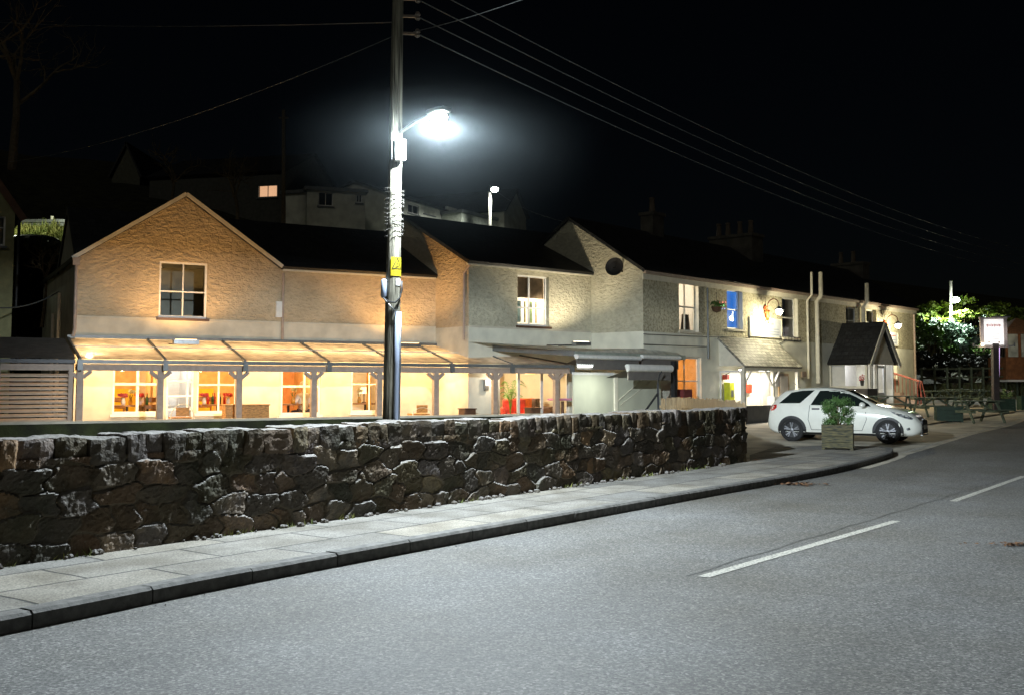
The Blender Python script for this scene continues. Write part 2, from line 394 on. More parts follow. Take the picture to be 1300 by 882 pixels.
M['trousers'] = mat('dark_trousers', (.05,.05,.07), .85)
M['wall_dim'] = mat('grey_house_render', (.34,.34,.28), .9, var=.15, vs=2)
M['brick'] = slate('brown_brick', (.26,.16,.10), .22, .075)

# ---------------------------------------------------------------- plan of the row of buildings
class Fac:
    """A facade plane: corner P, level direction d, outward normal n; u along, z up, o outward."""
    def __init__(s, P, d):
        s.P = Vector((P[0], P[1])); s.d = Vector((d[0], d[1])).normalized(); s.n = Vector((s.d.y, -s.d.x))
    def pt(s, u, z, o=0.0):
        q = s.P + s.d*u + s.n*o
        return Vector((q.x, q.y, z))
    def uz(s, px, py, o=0.0):
        r = ray(px, py); a = s.P + s.n*o
        t = a.dot(s.n) / (r[0]*s.n.x + r[1]*s.n.y)
        h = Vector((r[0]*t, r[1]*t)) - a
        return h.dot(s.d), CAMZ + r[2]*t
    def u(s, px, py=480, o=0.0): return s.uz(px, py, o)[0]
    def z(s, px, py, o=0.0): return s.uz(px, py, o)[1]
    def rect(s, x0, y0, x1, y1, o=0.0):
        ym = (y0+y1)/2; xm = (x0+x1)/2
        return s.u(x0, ym, o), s.u(x1, ym, o), s.z(xm, y1, o), s.z(xm, y0, o)
    @property
    def ang(s): return math.atan2(s.d.y, s.d.x)

F3 = Fac((4.16, 32.9), (.672, .741))                     # terrace with the porches
q = F3.pt(0, 0, -2.07)
F2 = Fac((q.x - .7595*5.16, q.y - .6505*5.16), (.7595, .6505))   # recessed cottage
S3 = Fac((F3.pt(0,0,-6).x, F3.pt(0,0,-6).y), F3.n)       # gable end of the terrace, facing left
S2 = Fac((F2.pt(0,0,-6.9).x, F2.pt(0,0,-6.9).y), F2.n)   # gable end of the cottage, facing left
q = S2.pt(S2.u(553, 400), 0)
FA = Fac((q.x - .866*10.34, q.y - .5*10.34), (.866, .5)) # gabled wing and link, leftmost
UA = FA.u(355.5, 400)                                    # where the gabled wing ends
UA0 = FA.u(97, 380)
ZA, ZL, Z2, Z3 = 4.87, 4.90, 5.24, 5.20                  # eaves heights

def seg_back(x, y):                                      # distance behind the line of facades
    best = None
    for f, a, b in ((FA, -60, 10.3), (F2, 0, 5.2), (F3, 0, 120)):
        p = Vector((x, y)) - f.P
        u = p.dot(f.d); o = -p.dot(f.n)
        uc = min(max(u, a), b)
        dd = (p - f.d*uc).length
        if best is None or dd < best[0]: best = (dd, o, f, u)
    return best
def terrain(x, y):
    base = gz(y) - .03
    dd, o, f, u = seg_back(x, y)
    if f is FA: t0 = 8.5 if u > 0 else 8.5 + max(-6.8, u*1.6)
    elif f is F3: t0 = 8.5 if u < 20 else max(1.0, 8.5 - (u-20)*1.5)
    else: t0 = 8.5
    sl = .58 if (f is FA and u < 0) else (.50 if not (f is F3 and u > 20) else .26)
    t = o - t0
    if t <= 0: return base
    h = 16*(1-math.exp(-t*sl/16)) + .10*t
    if f is FA and u < -1:                               # upper lane cut into the slope
        w = min(1, (-1-u)/2); lane = 6.1 + .02*t
        if 10 < t < 16: h = h*(1-w) + w*min(h, lane)
    return base + h + .25*noise.noise((x*.35, y*.35, 0))*min(t/2, 1)

# ---------------------------------------------------------------- ground
def axis(lo, hi, fine_lo, fine_hi, st):
    a = list(np.arange(fine_lo, fine_hi, st)); v = fine_hi; s = st
    while v < hi: a.append(v); s *= 1.25; v += s
    v = fine_lo; s = st; pre = []
    while v > lo: s *= 1.25; v -= s; pre.append(v)
    return list(reversed(pre)) + a
xs = axis(-260, 300, -34, 44, 1.0); ys = axis(-60, 420, 0, 80, 1.0)
g = MB()
g.v = [(x, y, terrain(x, y)) for y in ys for x in xs]
nx = len(xs)
g.f = [(j*nx+i, j*nx+i+1, (j+1)*nx+i+1, (j+1)*nx+i) for j in range(len(ys)-1) for i in range(nx-1)]
tag(g.build('hillside_ground', M['hill'], smooth=True), kind='structure')

def smooth_path(pts, n=8):
    out = []
    for i in range(len(pts)-1):
        p0 = Vector(pts[max(i-1,0)]); p1 = Vector(pts[i]); p2 = Vector(pts[i+1]); p3 = Vector(pts[min(i+2,len(pts)-1)])
        for k in range(n):
            t = k/n
            out.append(.5*((2*p1)+(p2-p0)*t+(2*p0-5*p1+4*p2-p3)*t*t+(3*p1-p0-3*p2+p3)*t*t*t))
    out.append(Vector(pts[-1])); return out
def offset_path(path, o):                                # + = to the right of travel
    res = []
    for i, p in enumerate(path):
        d = (path[min(i+1,len(path)-1)] - path[max(i-1,0)]).normalized()
        res.append(p + Vector((d.y, -d.x))*o)
    return res

e1 = ground(1150, 574); e2 = ground(1222, 552); e3 = ground(1297, 531)
K0 = [(-10,-3), (-5.4,3.2), (-3.02,6.75), (-2.1,8.15), (.08,11.1), (2.75,14.6), (5.6,18.3), (7.9,22.0)]
tip = [(8.55,23.5), (8.72,24.1), (8.55,24.6), (8.0,24.9)]
edge = [(8.9,23.9), tuple(e2.xy), tuple(e3.xy), (32, 62), (44, 84), (60, 115)]
road_edge = smooth_path([Vector(p) for p in K0] + [Vector(p) for p in edge], 6)
rd = MB(); cols = [offset_path(road_edge, o) for o in np.linspace(-.3, 9.5, 15)]
for c in cols:
    rd.v += [(p.x, p.y, gz(p.y)) for p in c]
m_ = len(road_edge)
rd.f = [(j*m_+i, j*m_+i+1, (j+1)*m_+i+1, (j+1)*m_+i) for j in range(len(cols)-1) for i in range(m_-1)]
rdo = tag(rd.build('road', M['road'], smooth=True), kind='structure')
uvl = rdo.data.uv_layers.new(name='UVMap'); offs_ = np.linspace(-.3, 9.5, 15)
for lp_ in rdo.data.loops: uvl.data[lp_.index].uv = (offs_[lp_.vertex_index // m_], (lp_.vertex_index % m_)*1.0)

def strip_on(path, o0, o1, dz):
    a = offset_path(path, o0); b = offset_path(path, o1); mb = MB()
    for i in range(len(path)-1):
        mb.add([(a[i].x,a[i].y,gz(a[i].y)+dz),(b[i].x,b[i].y,gz(b[i].y)+dz),(b[i+1].x,b[i+1].y,gz(b[i+1].y)+dz),(a[i+1].x,a[i+1].y,gz(a[i+1].y)+dz)], [(0,1,2,3)])
    return mb
# dashes of the centre line, where the photograph has them
pts = [ground(*p).xy for p in ((893,732),(1138,661),(1210,636),(1300,604))]
def dash(a, b, w=.10):
    n = 14; path = [Vector(a).lerp(Vector(b), i/n) for i in range(n+1)]
    return strip_on(path, -w/2, w/2, .004).build('road_marking', M['paint_line'])
dd_ = (pts[1]-pts[0]).normalized()
tag(dash(pts[0], pts[1]), kind='structure'); tag(dash(pts[2], pts[3]), kind='structure')
d2 = (pts[3]-pts[2]).normalized(); q = pts[3]
for k in range(6):
    a = q + d2*2.2; b = a + d2*4.2; d2 = (d2 + Vector((-.02,.012))).normalized(); q = b
    tag(dash(a, b), kind='structure')
seal = MB()                                              # the tarmac joint beside the centre line
pth = [pts[0].lerp(pts[3], i/60) + Vector((-.13+.02*math.sin(i*.9), .05)) for i in range(61)]
tag(strip_on(pth, -.010, .010, .002).build('road_joint', mat('dark_tar_joint', (.06,.058,.055), .6, var=.5, vs=12)), kind='structure')
el = [Vector((8.95,24.0)), e2.xy, e3.xy, Vector((30.5,60))]
tag(strip_on(smooth_path(el, 10), -.05, .05, .008).build('road_marking', M['paint_line']), kind='structure')
# parking bay lines on the forecourt
for (a, b) in (((1190,548),(1240,538.5)), ((1170,556),(1226,546))):
    A = ground(*a); B = ground(*b)
    tag(dash(A.xy, B.xy, .09), kind='structure')

# forecourt: one sheet from the road edge to the buildings
fc = MB(); rows = list(np.arange(19.5, 64, .75))
for y in rows:
    pe = [p for p in road_edge if p.y > 18]
    xr = np.interp(y, [p.y for p in pe], [p.x for p in pe]) + .25
    xl = np.interp(y, [18, 20.0, 32.9, 70], [3.0, 4.2, 3.6, 36.5])
    for k in range(13):
        x = xl + (xr-xl)*k/12; fc.v.append((x, y, gz(y)+.004))
for j in range(len(rows)-1):
    for i in range(12): fc.f.append((j*13+i, j*13+i+1, (j+1)*13+i+1, (j+1)*13+i))
tag(fc.build('forecourt', M['fore'], smooth=True), kind='structure')

# pavement and kerb
WA = Vector((-4.08, 8.28)); WD = Vector((.5957, .8032)); WN = Vector((.8032, -.5957))   # stone wall face
W0, W1 = WA - WD*5.0, WA + WD*14.22
kp = smooth_path([Vector(p) for p in K0] + [Vector(p) for p in tip], 10)
inner = [W0 - WD*6, W1 + WD*.2, Vector((4.9, 21.6)), Vector((6.2, 24.6)), Vector((7.4, 25.1))]
kin = offset_path(kp, -.15)
outer = [(p.x, p.y) for p in kin] + [(p.x, p.y) for p in reversed(inner)]
pv = MB().poly(outer, [], lambda x, y: (x, y, .112))
tag(pv.build('pavement', paving('flagstones', -math.atan2(.8032,.5957), (.27,.265,.25), 1.25, .62, (0,.2))), kind='structure')
kb = MB(); L_ = 0; acc = [0]
for i in range(1, len(kp)): acc.append(acc[-1] + (kp[i]-kp[i-1]).length)
kout = kp
def at_len(path, s):
    s = min(max(s, 0), acc[-1]); i = max(k for k in range(len(acc)) if acc[k] <= s + 1e-9); i = min(i, len(acc)-2)
    t = (s-acc[i])/max(acc[i+1]-acc[i], 1e-6); return path[i].lerp(path[i+1], t)
s = 0.0
while s < acc[-1]-.1:
    ln = .92 if s < acc[-1]-4 else .45
    e = min(s+ln-.012, acc[-1]); ns = 3; jz = R.uniform(-.004, .004)
    for k in range(ns):
        s0 = s+(e-s)*k/ns; s1 = s+(e-s)*(k+1)/ns
        A0, A1 = at_len(kin, s0), at_len(kin, s1); B0, B1 = at_len(kout, s0), at_len(kout, s1)
        i0 = B0.lerp(A0, .16); i1 = B1.lerp(A1, .16); zt = .116 + jz
        kb.add([(*A0,zt),(*A1,zt),(*i1,zt),(*i0,zt)], [(0,1,2,3)])
        kb.add([(*i0,zt),(*i1,zt),(*B1,zt-.022),(*B0,zt-.022)], [(0,1,2,3)])
        kb.add([(*B0,zt-.022),(*B1,zt-.022),(*B1,-.05),(*B0,-.05)], [(0,1,2,3)])
    kb.add([(*at_len(kin,s),.114+jz),(*at_len(kout,s),.09+jz),(*at_len(kout,s),-.05)], [(0,1,2)])
    s += ln
tag(kb.build('kerb', M['kerb']), kind='structure')
lv = MB(); c = ground(1016, 615)                          # fallen leaves swept into the gutter
for _ in range(110):
    p = Vector((c.x+R.gauss(0,.17), c.y+R.gauss(.0,.09), gz(c.y)+.012+R.random()*.025)); a = R.uniform(0,6.28); s_ = R.uniform(.02,.05)
    u_ = Vector((math.cos(a),math.sin(a),R.uniform(-.3,.3)))*s_; v_ = Vector((-math.sin(a),math.cos(a),R.uniform(-.3,.3)))*s_*.6
    lv.add([p-u_,p+v_,p+u_,p-v_],[(0,1,2,3)])
tag(lv.build('fallen_leaves', M['dry']), kind='stuff')
lv = MB(); c = ground(1292, 692)
for _ in range(140):
    p = Vector((c.x+R.gauss(0,.16), c.y+R.gauss(.0,.05), .012+R.random()*.015)); a = R.uniform(0,6.28); s_ = R.uniform(.012,.03)
    u_ = Vector((math.cos(a),math.sin(a),R.uniform(-.3,.3)))*s_; v_ = Vector((-math.sin(a),math.cos(a),R.uniform(-.3,.3)))*s_*.6
    lv.add([p-u_,p+v_,p+u_,p-v_],[(0,1,2,3)])
tag(lv.build('leaf_litter', M['dry']), kind='stuff')

# ---------------------------------------------------------------- roadside stone wall
rng = np.random.default_rng(5)
Ls, Hz, st = 19.22, .84, .0135
sx = []; z = -.02
while z < Hz + .1:
    h = rng.uniform(.09, .24); x = rng.uniform(-.4, 0)
    while x < Ls + .3:
        w = rng.uniform(.14, .55); sx.append((x+w/2, z+h/2+rng.uniform(-.035,.035))); x += w
    z += h
sx = np.array(sx); hoff = rng.uniform(-.014, .022, len(sx)); tx = rng.normal(0, .07, len(sx)); tz = rng.normal(.03, .075, len(sx)); cval = rng.random(len(sx))
S = np.arange(0, Ls + st, st); Z = np.arange(0, Hz + st, st)
GS, GZ = np.meshgrid(S, Z); n_ = GS.size
wob = .025*np.sin(GS*9+3*np.sin(GZ*7)) + .015*np.sin(GZ*31+GS*5)
ps = (GS + .03*np.sin(GZ*17+GS*3) + .02*np.sin(GZ*41)).ravel(); pz = (GZ + wob).ravel()
H = np.zeros(n_); CV = np.zeros(n_); F21 = np.zeros(n_)
order = np.argsort(ps); 
for c0 in range(0, n_, 4000):
    idx = order[c0:c0+4000]; a, b = ps[idx].min()-.9, ps[idx].max()+.9
    sel = np.where((sx[:,0] > a) & (sx[:,0] < b))[0]
    dx = ps[idx][:,None]-sx[sel,0][None]; dz = pz[idx][:,None]-sx[sel,1][None]
    D = (np.abs(dx*.58)**2.8 + np.abs(dz)**2.8 + 1e-6)**(1/2.8)
    k2 = np.argpartition(D, 1, axis=1)[:, :2]
    d_ = np.take_along_axis(D, k2, 1); f_ = np.argmin(d_, 1); r_ = np.arange(len(idx))
    first = sel[k2[r_, f_]]; d1 = d_[r_, f_]; d2_ = d_[r_, 1-f_]
    e = np.clip((d2_-d1)/.024, 0, 1); e = e*e*(3-2*e)
    H[idx] = e*(.024 + hoff[first] + tx[first]*(ps[idx]-sx[first,0]) + tz[first]*(pz[idx]-sx[first,1]))
    CV[idx] = cval[first]; F21[idx] = e
def fbm(a, b, sc, seed):
    return np.array([noise.fractal((x*sc, y*sc, seed), .8, 2.2, 4) for x, y in zip(a, b)])
H += (.25+F21)*(.009*fbm(GS.ravel(), GZ.ravel(), 6.0, 1.0) + .0055*fbm(GS.ravel(), GZ.ravel(), 26.0, 4.0))
H = H.reshape(GS.shape)
wt = thing('stone_wall', 'dark rubble stone wall with upright coping stones between pavement and terrace', 'wall', (W0.x, W0.y, .1))
wm = MB()
base = W0[None] if False else None
X = W0.x + WD.x*GS + WN.x*H; Y = W0.y + WD.y*GS + WN.y*H; ZZ = .09 + GZ
me_v = np.stack([X.ravel(), Y.ravel(), ZZ.ravel()], 1)
wm.v = [tuple(p) for p in me_v]; w_ = len(S)
wm.f = [(j*w_+i, j*w_+i+1, (j+1)*w_+i+1, (j+1)*w_+i) for j in range(len(Z)-1) for i in range(w_-1)]

def stone_mat(name, attr):
    m, nt, b = nodes(name); L = nt.links.new
    tc = N(nt, 'ShaderNodeTexCoord')
    no = N(nt, 'ShaderNodeTexNoise'); no.inputs['Scale'].default_value = 7; no.inputs['Detail'].default_value = 9; no.inputs['Roughness'].default_value = .65
    n2 = N(nt, 'ShaderNodeTexNoise'); n2.inputs['Scale'].default_value = 38; n2.inputs['Detail'].default_value = 6
    n3 = N(nt, 'ShaderNodeTexNoise'); n3.inputs['Scale'].default_value = 1.3; n3.inputs['Detail'].default_value = 5
    for n in (no, n2, n3): L(tc.outputs['Object'], n.inputs['Vector'])
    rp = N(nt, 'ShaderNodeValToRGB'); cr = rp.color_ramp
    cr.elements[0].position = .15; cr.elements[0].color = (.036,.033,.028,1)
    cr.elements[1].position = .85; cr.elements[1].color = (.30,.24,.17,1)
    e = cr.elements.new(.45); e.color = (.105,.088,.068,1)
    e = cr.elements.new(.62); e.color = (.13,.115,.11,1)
    if attr:
        at_ = N(nt, 'ShaderNodeAttribute'); at_.attribute_name = 'stone'
        ma = N(nt, 'ShaderNodeMath', operation='MULTIPLY_ADD'); ma.inputs[1].default_value = .45
        mm = N(nt, 'ShaderNodeMath', operation='MULTIPLY'); mm.inputs[1].default_value = .62
        L(no.outputs['Fac'], mm.inputs[0]); L(at_.outputs['Fac'], ma.inputs[0]); L(mm.outputs[0], ma.inputs[2]); L(ma.outputs[0], rp.inputs['Fac'])
    else: L(no.outputs['Fac'], rp.inputs['Fac'])
    if attr:                                             # every stone its own tint: slate grey, rust brown, olive, pale
        wn = N(nt, 'ShaderNodeTexWhiteNoise'); wn.noise_dimensions = '1D'; L(at_.outputs['Fac'], wn.inputs['W'])
        tn = N(nt, 'ShaderNodeValToRGB'); tn.color_ramp.interpolation = 'CONSTANT'; tn.color_ramp.elements[0].color = (.85,.83,.82,1); tn.color_ramp.elements[1].position = .84; tn.color_ramp.elements[1].color = (1.0,.93,.80,1)
        for p_, c_ in ((.22,(.95,.68,.44,1)),(.40,(.62,.60,.58,1)),(.52,(.80,.76,.50,1)),(.64,(1.0,.80,.58,1)),(.76,(.70,.62,.62,1))): tn.color_ramp.elements.new(p_).color = c_
        L(wn.outputs['Value'], tn.inputs['Fac'])
        tm = N(nt, 'ShaderNodeMix', data_type='RGBA', blend_type='MULTIPLY'); tm.inputs[0].default_value = 1; L(rp.outputs['Color'], tm.inputs[6]); L(tn.outputs['Color'], tm.inputs[7])
        gn = N(nt, 'ShaderNodeMix', data_type='RGBA', blend_type='MULTIPLY'); gn.inputs[0].default_value = 1; L(tm.outputs[2], gn.inputs[6]); gn.inputs[7].default_value = (1,1,1,1)
        rp_out = gn.outputs[2]
    else: rp_out = rp.outputs['Color']
    ms = N(nt, 'ShaderNodeValToRGB'); ms.color_ramp.elements[0].position=.5; ms.color_ramp.elements[1].position=.68
    ms.color_ramp.elements[0].color=(0,0,0,1); ms.color_ramp.elements[1].color=(.75,.75,.75,1)
    L(n3.outputs['Fac'], ms.inputs['Fac'])
    mx = N(nt, 'ShaderNodeMix', data_type='RGBA'); L(ms.outputs['Color'], mx.inputs[0]); L(rp_out, mx.inputs[6]); mx.inputs[7].default_value = (.026,.028,.012,1)
    # lichen flecks
    lc = N(nt, 'ShaderNodeValToRGB'); lc.color_ramp.elements[0].position=.63; lc.color_ramp.elements[1].position=.72
    lc.color_ramp.elements[0].color=(0,0,0,1); lc.color_ramp.elements[1].color=(.7,.7,.7,1); L(n2.outputs['Fac'], lc.inputs['Fac'])
    if attr == 'body':                                   # earthy mortar between the stones
        jo = N(nt, 'ShaderNodeAttribute'); jo.attribute_name = 'joint'
        mj = N(nt, 'ShaderNodeMix', data_type='RGBA'); L(jo.outputs['Fac'], mj.inputs[0]); L(mx.outputs[2], mj.inputs[6]); mj.inputs[7].default_value = (.115,.095,.065,1); mx = mj
    m2 = N(nt, 'ShaderNodeMix', data_type='RGBA'); L(lc.outputs['Color'], m2.inputs[0]); L(mx.outputs[2], m2.inputs[6]); m2.inputs[7].default_value = (.16,.155,.135,1)
    # paler upward faces: lichen plus lamplit tops painted into the colour
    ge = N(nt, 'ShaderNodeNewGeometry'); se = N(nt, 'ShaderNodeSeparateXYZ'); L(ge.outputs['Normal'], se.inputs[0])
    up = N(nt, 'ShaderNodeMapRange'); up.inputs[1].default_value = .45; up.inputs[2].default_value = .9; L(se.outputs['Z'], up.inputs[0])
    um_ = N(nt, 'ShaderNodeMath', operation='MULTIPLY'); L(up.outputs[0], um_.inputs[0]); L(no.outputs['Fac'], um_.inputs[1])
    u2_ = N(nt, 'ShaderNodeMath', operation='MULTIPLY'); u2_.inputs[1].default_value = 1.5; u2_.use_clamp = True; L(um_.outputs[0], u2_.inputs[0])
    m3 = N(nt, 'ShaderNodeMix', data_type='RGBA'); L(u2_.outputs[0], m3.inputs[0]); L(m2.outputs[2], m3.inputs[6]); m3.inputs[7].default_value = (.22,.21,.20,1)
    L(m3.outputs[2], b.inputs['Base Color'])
    bp = N(nt, 'ShaderNodeBump'); bp.inputs['Strength'].default_value = .8; bp.inputs['Distance'].default_value = .015
    L(n2.outputs['Fac'], bp.inputs['Height']); L(bp.outputs['Normal'], b.inputs['Normal'])
    b.inputs['Roughness'].default_value = .75; b.inputs['Specular IOR Level'].default_value = .35
    return m
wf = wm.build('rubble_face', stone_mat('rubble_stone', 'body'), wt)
at_ = wf.data.attributes.new('stone', 'FLOAT', 'POINT'); at_.data.foreach_set('value', CV.astype(np.float32))
aj = wf.data.attributes.new('joint', 'FLOAT', 'POINT'); aj.data.foreach_set('value', np.clip(1-F21*1.6, 0, 1).astype(np.float32))
bk = MB()                                                 # core and back of the wall, with its return at the far end
def wpt(s, o, z): q = W0 + WD*s + WN*o; return (q.x, q.y, z)
bk.box8([wpt(0,-.02,.0),wpt(Ls-.03,-.02,.0),wpt(Ls-.03,-.42,.0),wpt(0,-.42,.0),wpt(0,-.02,.88),wpt(Ls-.03,-.02,.88),wpt(Ls-.03,-.42,.88),wpt(0,-.42,.88)])
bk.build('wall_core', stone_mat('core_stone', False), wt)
end = bmesh.new(); bmesh.ops.create_cube(end, size=1); bmesh.ops.subdivide_edges(end, edges=end.edges, cuts=9, use_grid_fill=True)
en = MB()
for k in range(5):                                        # quoins of the wall end
    for side in range(2):
        w = .24 if (k+side) % 2 else .18
        o0 = -.02 if side == 0 else -.44
        vs = []
        for v in end.verts:
            q = W0 + WD*(Ls - .11 + v.co.x*.24) + WN*(o0 - .0 + (-.2 if side == 0 else .2)*.5 + v.co.y*.215)
            p = Vector((q.x, q.y, .1 + .17*k + .085 + v.co.z*.165)); nn = noise.noise_vector(p*6)*.022
            vs.append(p + nn)
        en.add(vs, [tuple(v.index for v in f.verts) for f in end.faces])
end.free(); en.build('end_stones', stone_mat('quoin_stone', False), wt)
cp = MB(); cb = bmesh.new(); bmesh.ops.create_cube(cb, size=1); bmesh.ops.subdivide_edges(cb, edges=cb.edges, cuts=6, use_grid_fill=True)
cb.verts.index_update()
s = 0.0; cvals = []
while s < Ls:
    w = R.uniform(.13, .34) if s < 9 else R.uniform(.11, .24)
    if R.random() < .12: w *= 1.25
    h = R.uniform(.235, .275) + .01*math.sin(s*2.1); zt0 = .855; pr = R.uniform(-.012, .025); tl = R.uniform(-.03, .03); sd = R.random()*50
    cvv = R.random()
    for v in cb.verts:
        x, y, z = v.co
        k = 1 - .05*(abs(x)*2)**8
        yy = y*(.44 + pr*2)*(1 - .03*(abs(x)*2)**6 - .03*(abs(z)*2)**8)
        ss = s + w/2 + x*w*.985*(1 - .02*(abs(z)*2)**6) + tl*z
        zz = zt0 + h/2 + z*h*k*(1 - .03*(abs(y)*2)**4)
        p = Vector((*(W0 + WD*ss + WN*(-.20 + yy)), zz))
        nv = noise.noise_vector(Vector((p.x*5+sd, p.y*5, p.z*5)))*.018 + noise.noise_vector(Vector((p.x*19, p.y*19+sd, p.z*19)))*.010
        cp.v.append(tuple(p + nv)); cvals.append(cvv)
    b0 = len(cp.v) - len(cb.verts)
    cp.f += [tuple(v.index + b0 for v in f.verts) for f in cb.faces]
    s += w + R.uniform(.004, .012)
cb.free()
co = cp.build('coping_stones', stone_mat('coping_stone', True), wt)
at_ = co.data.attributes.new('stone', 'FLOAT', 'POINT'); at_.data.foreach_set('value', np.array(cvals, np.float32))
ft = MB()                                                 # little stones and weeds at the foot
for _ in range(120):
    s = R.uniform(2, Ls-1); p = Vector((*(W0 + WD*s + WN*R.uniform(.03,.11)), .125)); r = R.uniform(.012,.045)
    b0 = MB().ball((0,0,0), r, 6, 4, .7)
    ft.add([Vector(v) + p + noise.noise_vector(Vector(v)*40+p*9)*r*.3 for v in b0.v], b0.f)
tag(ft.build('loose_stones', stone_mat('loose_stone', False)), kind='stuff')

wd = MB()                                                 # weeds and moss where the wall meets the slabs
for _ in range(900):
    s = R.uniform(1.5, Ls-.2)
    if noise.noise((s*1.7, 3.1, 0)) < .05: continue
    q = W0 + WD*s + WN*R.uniform(.03,.085); h = R.uniform(.015,.075); a = R.uniform(0,6.28); w = Vector((math.cos(a),math.sin(a),0))*R.uniform(.004,.010); b = Vector((q.x,q.y,.112))
    wd.add([b-w, b+w, b+Vector((R.gauss(0,.03),R.gauss(0,.03),h))], [(0,1,2)])
tag(wd.build('wall_foot_weeds', M['grass']), kind='stuff')
gr = MB()                                                 # grit and small litter lying in the gutter
for _ in range(700):
    s = R.uniform(2, acc[-1]-3); p = at_len(kp, s); d = (at_len(kp, s+.1)-p).normalized(); p = p + Vector((d.y,-d.x))*abs(R.gauss(.02,.09))
    r = R.uniform(.002,.006)*(1.8 if R.random()<.06 else 1); z = gz(p.y)+.004
    gr.add([(p.x-r,p.y-r*.6,z),(p.x+r,p.y-r*.7,z),(p.x+r*.6,p.y+r,z),(p.x-r*.8,p.y+r*.8,z),(p.x,p.y,z+r)], [(0,1,4),(1,2,4),(2,3,4),(3,0,4)])
tag(gr.build('gutter_grit', M['kerb']), kind='stuff')

# ---------------------------------------------------------------- lamps
def lamp(kind, name, loc, W, col, r=.06, d=None, size=None, ang=None, blend=.3):
    l = bpy.data.lights.new(name, kind); l.energy = W; l.color = col
    if kind in ('POINT', 'SPOT'): l.shadow_soft_size = r
    if kind == 'AREA':
        l.shape = 'RECTANGLE'; l.size, l.size_y = size
    if kind == 'SPOT': l.spot_size = math.radians(ang); l.spot_blend = blend
    o = bpy.data.objects.new(name, l); COL.objects.link(o); o.location = loc
    if d is not None: o.rotation_euler = Vector(d).to_track_quat('-Z', 'Y').to_euler()
    return o
WARM = (1, .60, .25); AMBER = (1, .55, .18); SOFT = (1, .84, .62); COOL = (.86, .95, 1); WHITE = (1, .95, .86)

# ---------------------------------------------------------------- building parts
def wall(parent, name, fac, outer, holes, m, depth=.16, o=0.0):
    mb = MB()
    mb.poly(outer, [[(a,c),(b,c),(b,d),(a,d)] for a,b,c,d in holes], lambda u, z: fac.pt(u, z, o))
    for a,b,c,d in holes:
        P = lambda u, z, k: fac.pt(u, z, o - k*depth)
        mb.quad(P(a,c,0),P(a,d,0),P(a,d,1),P(a,c,1)); mb.quad(P(b,c,0),P(b,d,0),P(b,d,1),P(b,c,1))
        mb.quad(P(a,c,0),P(b,c,0),P(b,c,1),P(a,c,1)); mb.quad(P(a,d,0),P(b,d,0),P(b,d,1),P(a,d,1))
    return mb.build(name, m, parent)

def plane_wall(parent, name, fac, outer, m, o=0.0, holes=[]): return wall(parent, name, fac, outer, holes, m, .16, o)

def window(parent, fac, r, inset=.09, vb=(), hb=(), fm='white', fw=.055, sill=True, gm='glass', o=0.0, name='window', bw=.035, sillm=None):
    u0,u1,z0,z1 = r; a, b = o-inset-.06, o-inset; mb = MB()
    mb.fbox(fac,u0,u0+fw,z0,z1,a,b); mb.fbox(fac,u1-fw,u1,z0,z1,a,b)
    mb.fbox(fac,u0+fw,u1-fw,z0,z0+fw*1.2,a,b); mb.fbox(fac,u0+fw,u1-fw,z1-fw,z1,a,b)
    for t in hb:
        z = z0+(z1-z0)*t; mb.fbox(fac,u0+fw,u1-fw,z-bw/2,z+bw/2,a+.004,b+.006)
    for t in vb:
        u = u0+(u1-u0)*t; mb.fbox(fac,u-bw/2,u+bw/2,z0+fw*1.2,z1-fw,a+.008,b-.004)
    w = mb.build(name, M[fm], parent)
    MB().quad(*[fac.pt(u,z,o-inset-.035) for u,z in ((u0+.01,z0+.01),(u1-.01,z0+.01),(u1-.01,z1-.01),(u0+.01,z1-.01))]).build('pane', M[gm] if isinstance(gm,str) else gm, w)
    if sill:
        MB().fbox(fac,u0-.06,u1+.06,z0-.07,z0-.002,o-inset,o+.07).build('sill', sillm or M['greyframe'], w)
    return w

def room(parent, fac, u0,u1,z0,z1, D, m, back=None, o=-.17, name='room'):
    P = fac.pt; mb = MB()
    mb.quad(P(u0,z0,o),P(u0,z1,o),P(u0,z1,o-D),P(u0,z0,o-D)); mb.quad(P(u1,z0,o),P(u1,z1,o),P(u1,z1,o-D),P(u1,z0,o-D))
    mb.quad(P(u0,z1,o),P(u1,z1,o),P(u1,z1,o-D),P(u0,z1,o-D)); mb.quad(P(u0,z0,o),P(u1,z0,o),P(u1,z0,o-D),P(u0,z0,o-D))
    rm = mb.build(name, m, parent)
    MB().quad(P(u0,z0,o-D),P(u1,z0,o-D),P(u1,z1,o-D),P(u0,z1,o-D)).build('back_wall', back or m, rm)
    return rm

